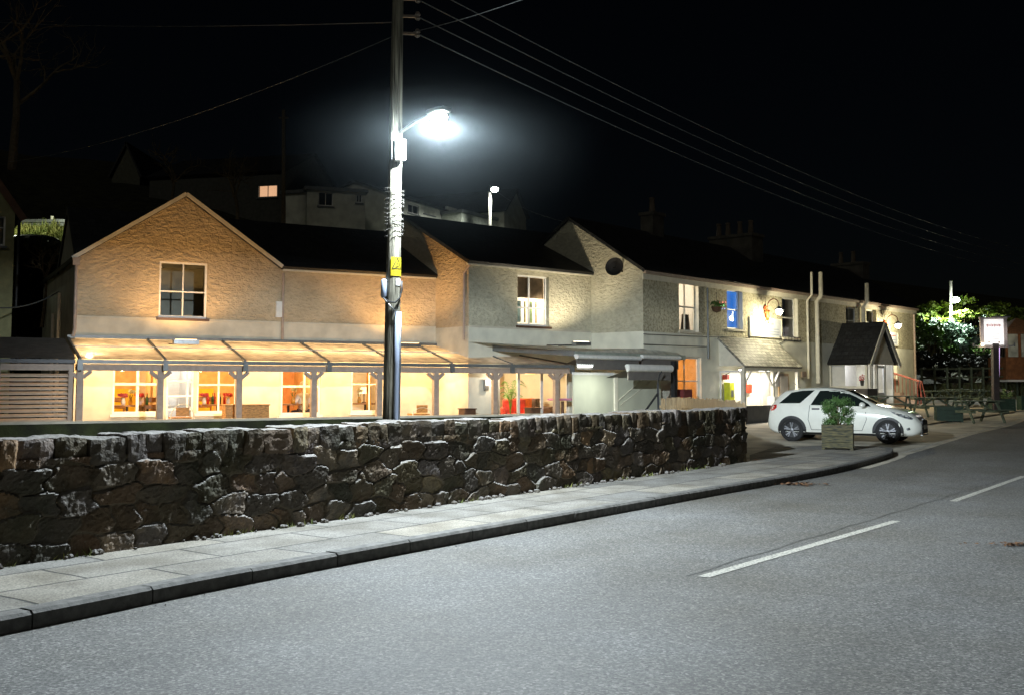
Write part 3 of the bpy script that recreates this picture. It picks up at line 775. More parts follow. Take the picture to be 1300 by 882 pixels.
def roof(parent, fac, poly, m, th=.10, name='roof', vaxis='o'):
    """poly of (u, o, z); slates laid from the eave up"""
    bm = bmesh.new(); vs = [bm.verts.new(fac.pt(u, z, o) - OFF.get(parent.name, Vector())) for u,o,z in poly]
    f = bm.faces.new(vs); uv = bm.loops.layers.uv.new('UVMap')
    if f.normal.z < 0 or (f.normal_update() or f.normal.z < 0): f.normal_flip()
    zs = [p[2] for p in poly]; rise = max(zs)-min(zs)
    run = (max(p[1] for p in poly)-min(p[1] for p in poly)) if vaxis=='o' else (max(p[0] for p in poly)-min(p[0] for p in poly))
    k = math.hypot(rise, run)/max(rise, 1e-6)
    idx = {v: i for i, v in enumerate(vs)}
    for l in f.loops:
        p = poly[idx[l.vert]]; l[uv].uv = ((p[0] if vaxis=='o' else p[1]), (p[2]-min(zs))*k)
    me = bpy.data.meshes.new(name); bm.to_mesh(me); bm.free(); me.materials.append(m)
    o = bpy.data.objects.new(name, me); COL.objects.link(o); o.parent = parent; OFF[o.name] = OFF.get(parent.name, Vector())
    md = o.modifiers.new('Solidify', 'SOLIDIFY'); md.thickness = th; md.offset = -1
    return o

# ================================================================= gabled wing (leftmost house)
um = (UA0+UA)/2; ZAP = FA.z(239, 250)
A = thing('gabled_house', 'roughcast house wing with front gable and dark four-pane window, lit orange', 'house', FA.pt(um, 0, -3), 'attached houses of the inn')
wA = FA.rect(202, 333, 263, 404)
ZB = 3.33
wall(A, 'upper_wall', FA, [(UA0,ZB),(UA,ZB),(UA,ZA),(um,ZAP),(UA0,ZA)], [wA], M['cast_warm'])
G1 = FA.rect(143, 464, 203, 525); D1 = FA.rect(211, 465, 246, 527); G2 = FA.rect(250, 466, 301, 524)
FZ = .25
D1 = (D1[0], D1[1], FZ, D1[3])
wall(A, 'lower_wall', FA, [(UA0,0),(UA,0),(UA,ZB),(UA0,ZB)], [G1, D1, G2], M['smooth'], o=-.015)
MB().fbox(FA, UA0+.002, UA-.002, ZB-.03, ZB+.02, -.014, .022).build('drip_band', M['smooth'], A)
LA = Fac((FA.pt(UA0,0,-8).x, FA.pt(UA0,0,-8).y), FA.n)
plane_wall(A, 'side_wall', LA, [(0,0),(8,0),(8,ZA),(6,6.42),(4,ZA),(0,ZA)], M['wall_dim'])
roof(A, FA, [(UA0-.06,-.22,ZA+.16),(UA0+.15,-.22,ZA+.16),(UA0+2.45,-2.0,6.5),(UA0-.06,-2.0,6.5)], M['slate'], name='cross_roof')
roof(A, FA, [(UA0-.06,-4.0,ZA-.02),(UA0+.1,-4.0,ZA-.02),(UA0+2.45,-2.002,6.5),(UA0-.06,-2.002,6.5)], M['slate'], name='cross_roof')
for s in (-1, 1):
    ue = UA0-.14 if s < 0 else UA+.02
    ze = ZA - .14*(ZAP-ZA)/(um-UA0) if s < 0 else ZA
    roof(A, FA, [(ue,.10,ze+.10),(um,.10,ZAP+.10),(um,-9,ZAP+.10),(ue,-9,ze+.10)], M['slate'], vaxis='u')
    a = FA.pt(ue, ze+.055, .125); b = FA.pt(um, ZAP+.055, .125)
    MB().bar(a, b, .03, .10).build('verge_board', M['cream'], A)
window(A, FA, wA, vb=(.5,), hb=(.47,), inset=.06, sillm=M['wood_dark'])
room(A, FA, wA[0]-.4, wA[1]+.4, wA[2]-.3, wA[3]+.05, 2.0, M['wall_dim'])
MB().fbox(FA, UA0-.13, UA0+.04, ZA-.22, ZA-.02, .02, .16).build('rain_hopper', M['post'], A)
dp = MB().tube([FA.pt(UA0-.03, ZA-.22, .08), FA.pt(UA0-.03, 3.0, .08), FA.pt(UA0-.07, 2.8, .10)], .045, 8); dp.build('downpipe', M['post'], A)
dp = MB()
for k, (a0, b0) in enumerate(((2.2, .16), (3.6, .16))):
    dp.tube([LA.pt(8-a0, 4.1-.5*k, b0), LA.pt(8-a0, .3, b0)], .05, 8)
dp.build('soil_pipe', M['white'], A)
dw = window(A, FA, D1, vb=(.78,), hb=(.16,.36,.56,.78), name='glazed_door', sill=False, inset=.03, bw=.05)
window(A, FA, G1, vb=(.53,), hb=(.62,), inset=.05, bw=.07, sillm=M['white'])
window(A, FA, G2, vb=(.55,), hb=(.62,), inset=.05, bw=.05, sillm=M['white'])
CEIL = 2.45
room(A, FA, UA0+.3, D1[0]-.02, FZ, CEIL, 3.6, M['inwarm'], M['inorange'])
room(A, FA, D1[0], D1[1], FZ, CEIL, 1.6, M['inwhite'])
room(A, FA, D1[1]+.02, UA-.1, FZ, CEIL, 3.6, M['inwarm'], M['inorange'])
for rr in (G1, G2):
    MB().fbox(FA, rr[0]-.3, rr[1]+.25, FZ, 1.45, -3.72, -3.6).build('dado_panel', mat('yellow_dado', (.85,.56,.03), .7, var=.1), A)
MB().fbox(FA, G1[0]+.95, G1[0]+1.15, FZ, CEIL, -1.9, -1.7).build('room_pillar', M['inwhite'], A)

# ================================================================= low link between the gables
B = thing('link_house', 'long low roughcast house front between the two gables behind the pole', 'house', FA.pt(UA+2.4, 0, -3), 'attached houses of the inn')
UB1 = 10.34
wall(B, 'upper_wall', FA, [(UA,ZB),(UB1,ZB),(UB1,ZL),(UA,ZL)], [], M['cast_warm'], o=-.004)
G3 = FA.rect(357, 468, 407, 526); G4 = FA.rect(446, 469, 484, 523)
wall(B, 'lower_wall', FA, [(UA,0),(UB1+.3,0),(UB1+.3,ZB),(UA,ZB)], [G3, G4], M['smooth'], o=-.018)
MB().fbox(FA, UA+.002, UB1, ZB-.03, ZB+.018, -.017, .018).build('drip_band', M['smooth'], B)
ZLR = 6.6
sl = (ZLR-ZL)/3.0; slA = (ZAP-ZA)/(um-UA0)
roof(B, FA, [(UA,.14,ZL+.03),(UB1,.14,ZL+.03),(UB1+1.2,-3,ZLR+.08),(UA-(ZLR-ZL)/slA,-3,ZLR+.08)], M['slate'])
roof(B, FA, [(UA,-6,ZL+.08),(UB1+1,-6,ZL+.08),(UB1+1,-3.002,ZLR+.08),(UA-1.5,-3.002,ZLR+.08)], M['slate'])
MB().fbox(FA, UA+.05, UB1-.03, ZL-.09, ZL+.01, .01, .10).build('gutter', M['cream'], B)
MB().tube([FA.pt(UA+.06, ZL-.15, .06), FA.pt(UA+.06, 2.85, .06)], .04, 8).build('downpipe', M['post'], B)
MB().fbox(FA, UA-.14, UA+.03, FA.z(352,403), FA.z(352,383), .005, .09).build('junction_box', M['white'], B)
window(B, FA, G3, vb=(.60,), hb=(.62,), inset=.05, bw=.06, sillm=M['white'])
window(B, FA, G4, vb=(.62,), hb=(.66,), inset=.05, bw=.04, sillm=M['white'])
room(B, FA, UA+.02, (G3[1]+G4[0])/2-.03, FZ, CEIL, 3.6, M['inwarm'], mat('terracotta_plaster', (.62,.30,.13), .85))
room(B, FA, (G3[1]+G4[0])/2+.03, UB1-.2, FZ, CEIL, 3.6, M['inwarm'], M['inwhite'])

# ================================================================= recessed cottage
C2 = thing('cottage', 'recessed roughcast cottage with tall lit sash window above the glazed doors', 'house', F2.pt(2.5, 0, -3.4), 'attached houses of the inn')
L2 = 5.16; ZB2 = F2.z(640, 416); Z2R = 7.0
w2 = F2.rect(657, 350, 697, 414)
wall(C2, 'upper_wall', F2, [(0,ZB2),(L2,ZB2),(L2,Z2),(0,Z2)], [w2], M['cast_grey'], depth=.2)
GD = F2.rect(633, 468, 723, 526); GD = (GD[0], GD[1], FZ, GD[3])
wall(C2, 'lower_wall', F2, [(0,0),(L2,0),(L2,ZB2),(0,ZB2)], [GD], M['white_render'], o=-.015)
MB().fbox(F2, .01, L2-.02, ZB2-.03, ZB2+.02, -.014, .02).build('drip_band', M['smooth'], C2)
GH = 3.45
plane_wall(C2, 'gable_wall', S2, [(0,ZB2),(6.9,ZB2),(6.9,Z2),(GH,Z2R),(0,Z2)], M['cast_warm'])
plane_wall(C2, 'lower_side_wall', S2, [(0,0),(6.9,0),(6.9,ZB2),(0,ZB2)], M['smooth'], o=-.012)
roof(C2, F2, [(-.10,.14,Z2+.0),(L2,.14,Z2+.0),(L2+2.6,-GH,Z2R+.08),(-.10,-GH,Z2R+.08)], M['slate'])
roof(C2, F2, [(-.10,-6.9,Z2),(L2+2,-6.9,Z2),(L2+2.6,-GH-.002,Z2R+.08),(-.10,-GH-.002,Z2R+.08)], M['slate'])
MB().fbox(F2, -.10, L2-.02, Z2-.12, Z2-.03, .01, .10).build('gutter', M['cream'], C2)
MB().tube([F2.pt(.0, Z2-.1, .06), S2.pt(6.75, Z2-.35, .06), S2.pt(6.75, 2.9, .06)], .04, 8).build('downpipe', M['post'], C2)
w = window(C2, F2, w2, vb=(.45,), hb=(.36,), inset=.13, bw=.05, sillm=M['wood_dark'])
wz = w2[2] + (w2[3]-w2[2])*.56
MB().quad(*[F2.pt(u,z,-.24) for u,z in ((w2[0]+.02,wz),(w2[1]-.02,wz),(w2[1]-.02,w2[3]),(w2[0]+.02,w2[3]))]).build('blind', mat('beige_blind', (.62,.46,.30), .9), w)
for k, (c, a, b) in enumerate((((.25,.62,.62),.04,.10), ((.55,.80,.85),.14,.30), ((.42,.40,.10),.40,.45), ((.50,.70,.35),.52,.66), ((.5,.30,.05),.76,.80))):
    ua = w2[0]+(w2[1]-w2[0])*a; ub = w2[0]+(w2[1]-w2[0])*b
    MB().quad(*[F2.pt(u,z,-.3) for u,z in ((ua,w2[2]+.12),(ub,w2[2]+.12),(ub,wz-.1),(ua,wz-.1))]).build('curtain', mat('tinted_curtain', c, .9, var=.25, vs=7), w)
room(C2, F2, w2[0]-.5, w2[1]+.5, w2[2]-.4, w2[3]+.05, 2.6, M['inwhite'], o=-.21)
lamp('POINT', 'bedroom_light', F2.pt((w2[0]+w2[1])/2+.2, w2[3]-.45, -1.3), 130, SOFT)
dd = window(C2, F2, GD, vb=(.285,.61,.86), inset=.04, bw=.10, name='glazed_doors', sill=False, fw=.08)
room(C2, F2, .9, L2-.05, FZ, CEIL, 4.2, M['inwhite'], mat('peach_plaster', (.80,.58,.36), .85))
MB().fbox(F2, GD[0]+.13, GD[0]+.42, 1.62, 1.86, -2.6, -2.55).build('wall_picture', M['greyframe'], C2)

# ================================================================= terrace with the porches
D = thing('terrace_house', 'long two-storey pebbledash pub terrace with chimneys on its dark slate roof', 'pub', F3.pt(11, 0, -3), 'attached houses of the inn')
L3 = F3.u(1162, 430); ZB3 = 3.25; Z3R = 7.15
fw3 = [F3.rect(862,358,887,421), F3.rect(923,368,943,418), F3.rect(993,378,1013,429), F3.rect(1074,390,1090,424), F3.rect(1100,393,1113,426)]
wall(D, 'upper_wall', F3, [(0,ZB3),(L3,ZB3),(L3,Z3),(0,Z3)], fw3, M['cast_pebble'], depth=.22)
g31 = F3.rect(861,453,891,516); g32 = F3.rect(1118,442,1139,480)
wall(D, 'lower_wall', F3, [(0,0),(L3,0),(L3,ZB3),(0,ZB3)], [g31, g32], M['white_render'], depth=.22, o=-.015)
plane_wall(D, 'gable_wall', S3, [(0,ZB3),(6,ZB3),(6,Z3),(3,Z3R),(0,Z3)], M['cast_grey'])
plane_wall(D, 'lower_side_wall', S3, [(0,0),(6,0),(6,ZB3),(0,ZB3)], M['white_render'], o=-.012)
E3 = Fac(F3.pt(L3,0,0).xy, -F3.n)
plane_wall(D, 'far_gable_wall', E3, [(0,0),(6,0),(6,Z3),(3,Z3R),(0,Z3)], M['cast_grey'])
roof(D, F3, [(-.08,.14,Z3),(L3+.14,.14,Z3),(L3+.14,-3,Z3R+.08),(-.08,-3,Z3R+.08)], M['slate'])
roof(D, F3, [(-.08,-6.1,Z3),(L3+.14,-6.1,Z3),(L3+.14,-3.002,Z3R+.08),(-.08,-3.002,Z3R+.08)], M['slate'])
MB().fbox(F3, -.05, L3+.12, Z3-.30, Z3-.13, .012, .05).build('fascia_board', M['cream'], D)
MB().fbox(F3, -.06, L3+.14, Z3-.125, Z3-.035, .055, .16).build('gutter', M['post'], D)
a = S3.pt(6.12, Z3-.03, .05); b = S3.pt(3, Z3R+.03, .05); MB().bar(a, b, .04, .07).build('verge_board', M['greyframe'], D)
blue = glow('backlit_blue_blind', (.02,.20,.75), .75)  # emits by itself in place of room light through the cloth
for k, r in enumerate(fw3):
    w = window(D, F3, r, hb=(.5,), vb=(.5,) if k in (0,) else (), inset=.16, bw=.045, fm='white' if k else 'cream', sillm=M['smooth'])
    room(D, F3, r[0]-.5, r[1]+.5, r[2]-.4, r[3]+.05, 2.2, M['inwhite'] if k < 3 else M['wall_dim'], o=-.23)
    # painted surround of the reveal
    if k < 3: MB().fbox(F3, r[1]-.012, r[1]-.002, r[2]+.01, r[3]-.01, -.14, .004).build('reveal_lining', M['cream'], w)
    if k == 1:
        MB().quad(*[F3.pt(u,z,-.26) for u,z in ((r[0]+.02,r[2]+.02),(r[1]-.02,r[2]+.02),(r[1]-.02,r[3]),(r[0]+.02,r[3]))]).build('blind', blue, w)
    if k in (2, 3, 4):
        MB().quad(*[F3.pt(u,z,-.27) for u,z in ((r[0]+.02,r[2]+.02),(r[0]+(r[1]-r[0])*.55,r[2]+.02),(r[0]+(r[1]-r[0])*.55,r[3]),(r[0]+.02,r[3]))]).build('curtain', mat('grey_blue_curtain', (.16,.20,.28), .9), w)
    if k == 0:
        MB().quad(*[F3.pt(u,z,-.28) for u,z in ((r[0]+.5,r[2]+.02),(r[1]-.1,r[2]+.02),(r[1]-.2,r[2]+.6),(r[0]+.6,r[2]+.6))]).build('curtain', mat('grey_net_curtain', (.35,.30,.27), .9), w)
r = fw3[0]; lamp('POINT', 'landing_light', F3.pt((r[0]+r[1])/2, r[3]-.3, -1.0), 55, SOFT)
r = fw3[1]; lamp('POINT', 'blue_room_light', F3.pt((r[0]+r[1])/2, r[3]-.3, -.45), 14, (.55,.75,1))
w = window(D, F3, g31, hb=(.52,), vb=(.42,), inset=.14, sillm=M['cream']); room(D, F3, g31[0]-.5, g31[1]+.5, .4, 2.5, 2.2, M['inwarm'], o=-.23)
lamp('POINT', 'bar_light', F3.pt((g31[0]+g31[1])/2, 2.2, -1.1), 45, WARM)
w = window(D, F3, g32, hb=(.5,), inset=.14, sillm=M['cream']); room(D, F3, g32[0]-.3, g32[1]+.3, 1.0, 3.1, 1.5, M['inwhite'], o=-.23)
lamp('POINT', 'hall_light', F3.pt((g32[0]+g32[1])/2, 2.8, -.8), 16, COOL)
M['stack'] = mat('sooty_render', (.09,.08,.065), .9, var=.25, vs=3)
def chimney(px0, px1, ytop, ybase, pots, w_o=.9, m='stack'):
    u0, u1 = F3.u(px0, ybase, -3+w_o/2), F3.u(px1, ybase, -3+w_o/2)
    if u1-u0 < .5: u1 = u0+.5
    zt = F3.z((px0+px1)/2, ytop, -3+w_o/2)
    ch = MB().fbox(F3, u0, u1, Z3R-.75, zt-.12, -3-w_o/2, -3+w_o/2)
    ch.fbox(F3, u0-.05, u1+.05, zt-.12, zt, -3-w_o/2-.05, -3+w_o/2+.05)
    ch = ch.build('chimney', M[m], D)
    for k, t in enumerate(pots):
        c = F3.pt(u0+(u1-u0)*.5, zt, -3-w_o/2+w_o*t)
        MB().lathe(c, [(.13,0),(.12,.10),(.09,.5),(.11,.52),(.11,.58),(.08,.58),(.075,.2)], 10).build('chimney_pot', mat('clay_pot', (.12,.09,.065), .8), ch)
chimney(829, 843, 270, 309, (.5,), .55)
chimney(955, 969, 297, 335, (.1,.32,.6,.85), 2.0)
chimney(1096, 1104, 333, 358, (.2,.6), 1.6)
for px, y0, y1, rad, m, oo in ((1024,346,480,.05,'cream',.10), (1036,322+24,486,.085,'cream',.12), (898,357,455,.035,'greyframe',.06), (1095,360,414,.09,'cream',.12), (1160,397,500,.05,'post',.08)):
    u, z1 = F3.uz(px, y0, oo); u2, z0 = F3.uz(px, y1, oo)
    if z1 > Z3: p = [F3.pt(u, z0, oo), F3.pt(u, Z3-.32, oo), F3.pt(u, Z3-.1, .30), F3.pt(u, z1, .30)]
    else: p = [F3.pt(u, z0, oo), F3.pt(u, min(z1,Z3-.32), oo)]
    MB().tube(p, rad, 9).build('vent_pipe' if z1 > Z3 else 'downpipe', M[m], D)
# dish on the gable end
us, zs = S3.uz(790, 341); c = S3.pt(us, zs, .38)
db = MB(); prof = [(.002,0),(.12,.012),(.22,.04),(.30,.085),(.305,.095),(.29,.085),(.2,.045),(.002,.01)]
db.lathe((0,0,0), prof, 22)
Mx = Vector((S3.n.x*.75, S3.n.y*.75-.55, .25)).to_track_quat('Z','Y').to_matrix()
db.v = [tuple(Mx @ Vector(v) + c) for v in db.v]
db.tube([S3.pt(us, zs-.1, .0), S3.pt(us, zs-.1, .25), c], .025, 6).tube([c, c + Mx @ Vector((0,-.1,.30))], .015, 6)
db.build('satellite_dish', M['dark'], D, smooth=False)
# wires and a meter cupboard on the front
MB().fbox(F3, F3.u(1017,475), F3.u(1022,475), F3.z(1019,478), F3.z(1019,471), .0, .06).build('meter_box', M['post'], D)
wr = MB()
for (x0,y0,x1,y1,sag) in ((817,424,935,428,.02),(948,432,1000,430,.25),(817,437,897,440,.0)):
    pa, pb = F3.uz(x0,y0,.03), F3.uz(x1,y1,.03)
    wr.tube([F3.pt(pa[0]+(pb[0]-pa[0])*t, pa[1]+(pb[1]-pa[1])*t - sag*4*t*(1-t), .03) for t in [k/10 for k in range(11)]], .012, 5)
wr.build('wall_cable', M['dark'], D)

# ================================================================= slate lean-to porch
gp = .30
U0 = F3.u(912, 450); OP = .95; U1 = F3.u(1013, 466, OP); ZE = F3.z(942, 464, OP); ZW = F3.z(912, 428)
P1 = thing('slate_porch', 'white open porch with lean-to slate roof and bright white interior', 'porch', F3.pt((U0+U1)/2, gp, .5))
roof(P1, F3, [(U0-.05,OP+.14,ZE),(U1+.1,OP+.14,ZE),(U1+.05,.03,ZW),(U0-.05,.03,ZW)], M['slate_porch'], th=.07)
cheek = MB()
cheek.add([F3.pt(U0,ZE,OP),F3.pt(U0,ZE,.02),F3.pt(U0,ZW-.1,.02),F3.pt(U0+.06,ZE,OP),F3.pt(U0+.06,ZE,.02),F3.pt(U0+.06,ZW-.1,.02)], [(0,1,2),(5,4,3),(0,3,4,1),(1,4,5,2),(2,5,3,0)])
cheek.build('side_gable', M['cream'], P1)
zp = ZE-.16
MB().fbox(F3, U0-.02, U1, zp, ZE-.035, OP-.06, OP+.06).build('beam', M['cream'], P1)
ucs = [U0+.05, F3.u(981, 490, OP), U1-.08]
for k, u in enumerate(ucs):
    MB().fbox(F3, u-.06, u+.06, gp+(.85 if k==1 else 0), zp, OP-.055, OP+.055).build('post', M['cream'], P1)
MB().fbox(F3, ucs[1]-.16, ucs[1]+.16, gp-.2, gp+.85, OP-.16, OP+.16).build('pedestal', M['white'], P1, bevel=.01)
dwm = mat('dark_grey_plinth', (.07,.068,.065), .7, var=.15)
MB().fbox(F3, U0+.02, ucs[1]-.17, gp-.2, gp+.55, OP-.10, OP+.02).fbox(F3, U0-.01, U0+.10, gp-.2, gp+.55, .02, OP-.11).build('dwarf_wall', dwm, P1)
for u, sgn in ((ucs[0], 1), (ucs[1], 1), (ucs[1], -1)):
    MB().bar(F3.pt(u+.05*sgn, zp-.5, OP), F3.pt(u+.5*sgn, zp-.01, OP), .06).build('brace', M['white'], P1)
sd = MB(); a0, a1 = .03, OP-.06
for z in (gp+.57, zp-.06): sd.box8([F3.pt(U0+.01,z,a1),F3.pt(U0+.07,z,a1),F3.pt(U0+.07,z,a0),F3.pt(U0+.01,z,a0),F3.pt(U0+.01,z+.06,a1),F3.pt(U0+.07,z+.06,a1),F3.pt(U0+.07,z+.06,a0),F3.pt(U0+.01,z+.06,a0)])
for o_ in (a0, a1-.05): sd.box8([F3.pt(U0+.012,gp+.57,o_+.05),F3.pt(U0+.068,gp+.57,o_+.05),F3.pt(U0+.068,gp+.57,o_),F3.pt(U0+.012,gp+.57,o_),F3.pt(U0+.012,zp,o_+.05),F3.pt(U0+.068,zp,o_+.05),F3.pt(U0+.068,zp,o_),F3.pt(U0+.012,zp,o_)])
sw = sd.build('side_window', M['white'], P1)
MB().quad(F3.pt(U0+.04,gp+.6,a0),F3.pt(U0+.04,gp+.6,a1),F3.pt(U0+.04,zp,a1),F3.pt(U0+.04,zp,a0)).build('pane', M['glass'], sw)
MB().fbox(F3, U0+.3, U0+1.0, 2.06, 2.10, OP-.32, OP-.22).build('strip_light', glow('porch_tube', (1,.97,.9), 14), P1)
MB().fbox(F3, U0+2.0, U0+2.9, 2.06, 2.10, OP-.5, OP-.4).build('strip_light', glow('porch_tube_far', (1,.97,.9), 14), P1)
lamp('AREA', 'porch_light', F3.pt((U0+U1)/2, 2.04, .5), 95, (1,.93,.82), d=(0,0,-1), size=(2.6,.3)).rotation_euler = (0,0,F3.ang)
ul = lambda x, y: F3.uz(x, y, .02)
# things mounted inside the porch
a = F3.rect(1002, 467, 1011, 528, .0)
wd = MB().fbox(F3, a[0]-.9, a[1]-.7, gp, 2.0, .0, .05).build('entrance_door', mat('tan_door', (.52,.36,.20), .5, var=.2), P1)
MB().fbox(F3, a[0]-.82, a[1]-.78, 1.2, 1.9, .052, .06).build('pane', M['inwhite'], wd)
nb = F3.rect(984, 474, 993, 490, .02)
q = MB().fbox(F3, nb[0], nb[1]+.1, nb[2], nb[3], .0, .05).build('notice_board', mat('grey_board', (.42,.42,.40), .6), P1)
q = F3.rect(965, 460+4, 972, 530, .02)
MB().fbox(F3, q[0]+.1, q[1]+.2, gp, 2.05, .0, .06).build('door_frame', M['cream'], P1)
q = F3.rect(947, 487, 953, 498, .02)
MB().fbox(F3, q[0], q[1], q[2], q[3], .0, .08).build('alarm_box', M['red'], P1)
yb = thing('yellow_cabinet', 'yellow wall cabinet in the white porch, seen through its side glass', 'cabinet', F3.pt(U0+.42, 1.0, .15))
MB().fbox(F3, U0+.30, U0+.62, .85, 1.65, .02, .26).build('cabinet_body', mat('acid_yellow_plastic', (.66,.68,.02), .45), yb, bevel=.02)
MB().fbox(F3, U0+.38, U0+.54, 1.15, 1.38, .262, .27).build('emblem', M['greyframe'], yb)
ex = thing('fire_bell', 'small red box with bracket high on the porch side wall', 'alarm box', F3.pt(U0+.3, 1.8, .3))
MB().fbox(F3, U0+.22, U0+.40, 1.75, 1.92, .02, .20).build('box_body', M['red'], ex, bevel=.01)
MB().bar(F3.pt(U0+.3,1.92,.1), F3.pt(U0+.4,2.04,.3), .03).build('bracket', M['dark'], ex)

# ================================================================= gabled slate porch
V0 = F3.u(1053, 480); OG = 1.6
V1 = F3.u(1136, 480, OG)-.12; vm = (V0+V1)/2
ZGE = F3.z(1101, 458, OG); ZGA = F3.z(1115, 411, OG+.1)
P2 = thing('gabled_porch', 'projecting white porch with steep dark slate gable roof, car before it', 'porch', F3.pt(vm, .5, .8))
ov = .16; sl = (ZGA-ZGE)/(vm-V0)
for s in (-1, 1):
    ue = V0-ov if s < 0 else V1+ov
    roof(P2, F3, [(ue,-.02,ZGE-ov*sl+.1),(ue,OG+.22,ZGE-ov*sl+.1),(vm,OG+.22,ZGA+.1),(vm,-.02,ZGA+.1)], M['slate'], vaxis='u', th=.08)
    MB().bar(F3.pt(ue, ZGE-ov*sl-.0, OG+.24), F3.pt(vm, ZGA, OG+.24), .04, .20).build('barge_board', M['cream'], P2)
MB().add([F3.pt(V0,ZGE,OG),F3.pt(V1,ZGE,OG),F3.pt(vm,ZGA-.02,OG)], [(0,1,2)]).build('gable_panel', M['cream'], P2)
gg = .55
MB().fbox(F3, V0, V0+.1, gg-.4, 1.42, .0, OG).fbox(F3, V0+.11, V0+.95, gg-.4, 1.42, OG-.1, OG-.001).build('dwarf_wall', mat('brown_grey_plinth', (.10,.085,.075), .8, var=.2), P2)
fr = MB()
for o0, o1 in ((.0,.08),(OG-.1,OG)): fr.fbox(F3, V0, V0+.09, 1.425, ZGE, o0, o1)
for u in (V0+.45, V0+.95, V0+1.75, V1-.09): fr.fbox(F3, u, u+.08, gg-.3 if u > V0+.5 else 1.425, ZGE, OG-.085, OG+.004)
fr.fbox(F3, V0-.004, V0+.10, ZGE-.16, ZGE-.002, .081, OG-.101); fr.fbox(F3, V0-.004, V0+.10, 1.425, 1.52, .081, OG-.101)
fr.fbox(F3, V0+.1, V1, ZGE-.12, ZGE-.003, OG-.07, OG+.012)
fr = fr.build('window_frame', M['cream'], P2)
MB().quad(F3.pt(V0+.05,1.5,.05),F3.pt(V0+.05,1.5,OG),F3.pt(V0+.05,ZGE,OG),F3.pt(V0+.05,ZGE,.05)).quad(F3.pt(V0+.1,1.4,OG-.04),F3.pt(V1,1.4,OG-.04),F3.pt(V1,ZGE,OG-.04),F3.pt(V0+.1,ZGE,OG-.04)).build('pane', M['glass'], fr)
dr = MB().fbox(F3, V0+1.04, V0+1.74, gg-.2, 1.25, OG-.07, OG-.03).fbox(F3,V0+1.04,V0+1.12,1.25,2.35,OG-.07,OG-.03).fbox(F3,V0+1.66,V0+1.74,1.25,2.35,OG-.07,OG-.03).fbox(F3,V0+1.12,V0+1.66,2.25,2.35,OG-.07,OG-.03).build('door', M['white'], P2)
room(P2, F3, V0+.12, V1-.02, gg, ZGE, .6, M['inwhite'], o=.62, name='porch_lining')
MB().fbox(F3, V1-.05, V1, gg-.4, ZGE, .0, OG-.1).build('side_wall', M['cream'], P2)
lamp('POINT', 'porch_ceiling_light', F3.pt(vm-.2, ZGE-.25, .95), 42, (.92,.95,1))
pr = thing('window_ornaments', 'dark screen and red flowers standing on the gabled porch window ledge', 'ornaments', F3.pt(V0+.3, 1.52, .8))
MB().fbox(F3, V0+.16, V0+.2, 1.53, 1.80, .15, .55).build('screen', M['black'], pr)
MB().leaves(60, [(F3.pt(V0+.3,1.85,1.25), (.12,.16,.16))], .05).build('flower_head', M['red_soft'], pr)
MB().lathe(F3.pt(V0+.3,1.53,1.25), [(.06,0),(.09,.2),(.07,.22)], 10).build('pot', M['dark'], pr)

# ================================================================= long glazed canopy
OC = 2.3
ZG = FA.z(209, 458, OC); ZJ = FA.z(209, 432, .05)
uL = FA.u(100, 456, OC); uR = FA.u(724, 464, OC)
uJ = FA.u(594, 436, .05)
CN = thing('glazed_canopy', 'long lean-to canopy of clear sheets on pale posts along the lit terrace', 'canopy', FA.pt(5, FZ, 1.2))
rafters = [FA.u(x, 458, OC) for x in (101, 209, 310, 416, 499, 572, 648)] + [uR]
def edge_u(t):                                            # wall-side foot of a rafter; the last ones fan to the cottage corner
    return min(t, uJ)
for i in range(len(rafters)-1):
    a, b = rafters[i]+.03, rafters[i+1]-.03
    P = FA.pt
    wa, wb = (a, b) if b < uJ else (min(a, uJ-.05), uJ)
    wa = min(wa, wb-.02)
    MB().quad(P(a,ZG+.03,OC+.08), P(b,ZG+.03,OC+.08), P(wb,ZJ,.02), P(wa,ZJ,.02)).build('roof_sheet', M['sheet'], CN)
    # joint across the sheet
for i, u in enumerate(rafters):
    w = u if u < uJ else uJ
    MB().bar(FA.pt(u, ZG+.02, OC+.10), FA.pt(w, ZJ+.015, .03), .055, .07).build('rafter', M['greyframe'], CN)
    MB().fbox(FA, u-.06, u+.06, ZG-.24, ZG+.02, OC+.085, OC+.16).build('bracket', M['greyframe'], CN)
MB().fbox(FA, uL-.05, uR+.05, ZG-.075, ZG+.015, OC+.0, OC+.075).build('gutter', M['greyframe'], CN)
MB().fbox(FA, uL, uJ, ZJ+.012, ZJ+.09, -.01, .06).build('wall_flashing', M['greyframe'], CN)
MB().bar(FA.pt(uL, (ZG+ZJ)/2+.02+.05, 1.1), FA.pt(uJ, (ZG+ZJ)/2+.02+.05, 1.1), .03, .03).build('glazing_bar', M['cream'], CN)
zb1 = ZG-.085; zb0 = zb1-.16; OPp = OC-.10
MB().fbox(FA, uL-.06, uR, zb0, zb1, OPp-.05, OPp+.05).build('beam', M['post'], CN)
for x in (101, 203, 303, 398, 481, 553, 628, 706):
    u = FA.u(x, 495, OPp)
    MB().fbox(FA, u-.075, u+.075, FZ, zb0, OPp-.07, OPp+.07).build('post', M['post'], CN)
    for s in (-1, 1): MB().bar(FA.pt(u+s*.07, zb0-.16, OPp), FA.pt(u+s*.25, zb0-.01, OPp), .09, .09).build('brace', M['post'], CN)
# underside lamp, lit
bl = MB().ball(FA.pt(FA.u(113,461,1.7), 2.26, 1.7), .10, 12, 6, .5); 
bl.build('bulkhead_lamp', glow('warm_globe', (1,.82,.55), 22), CN)

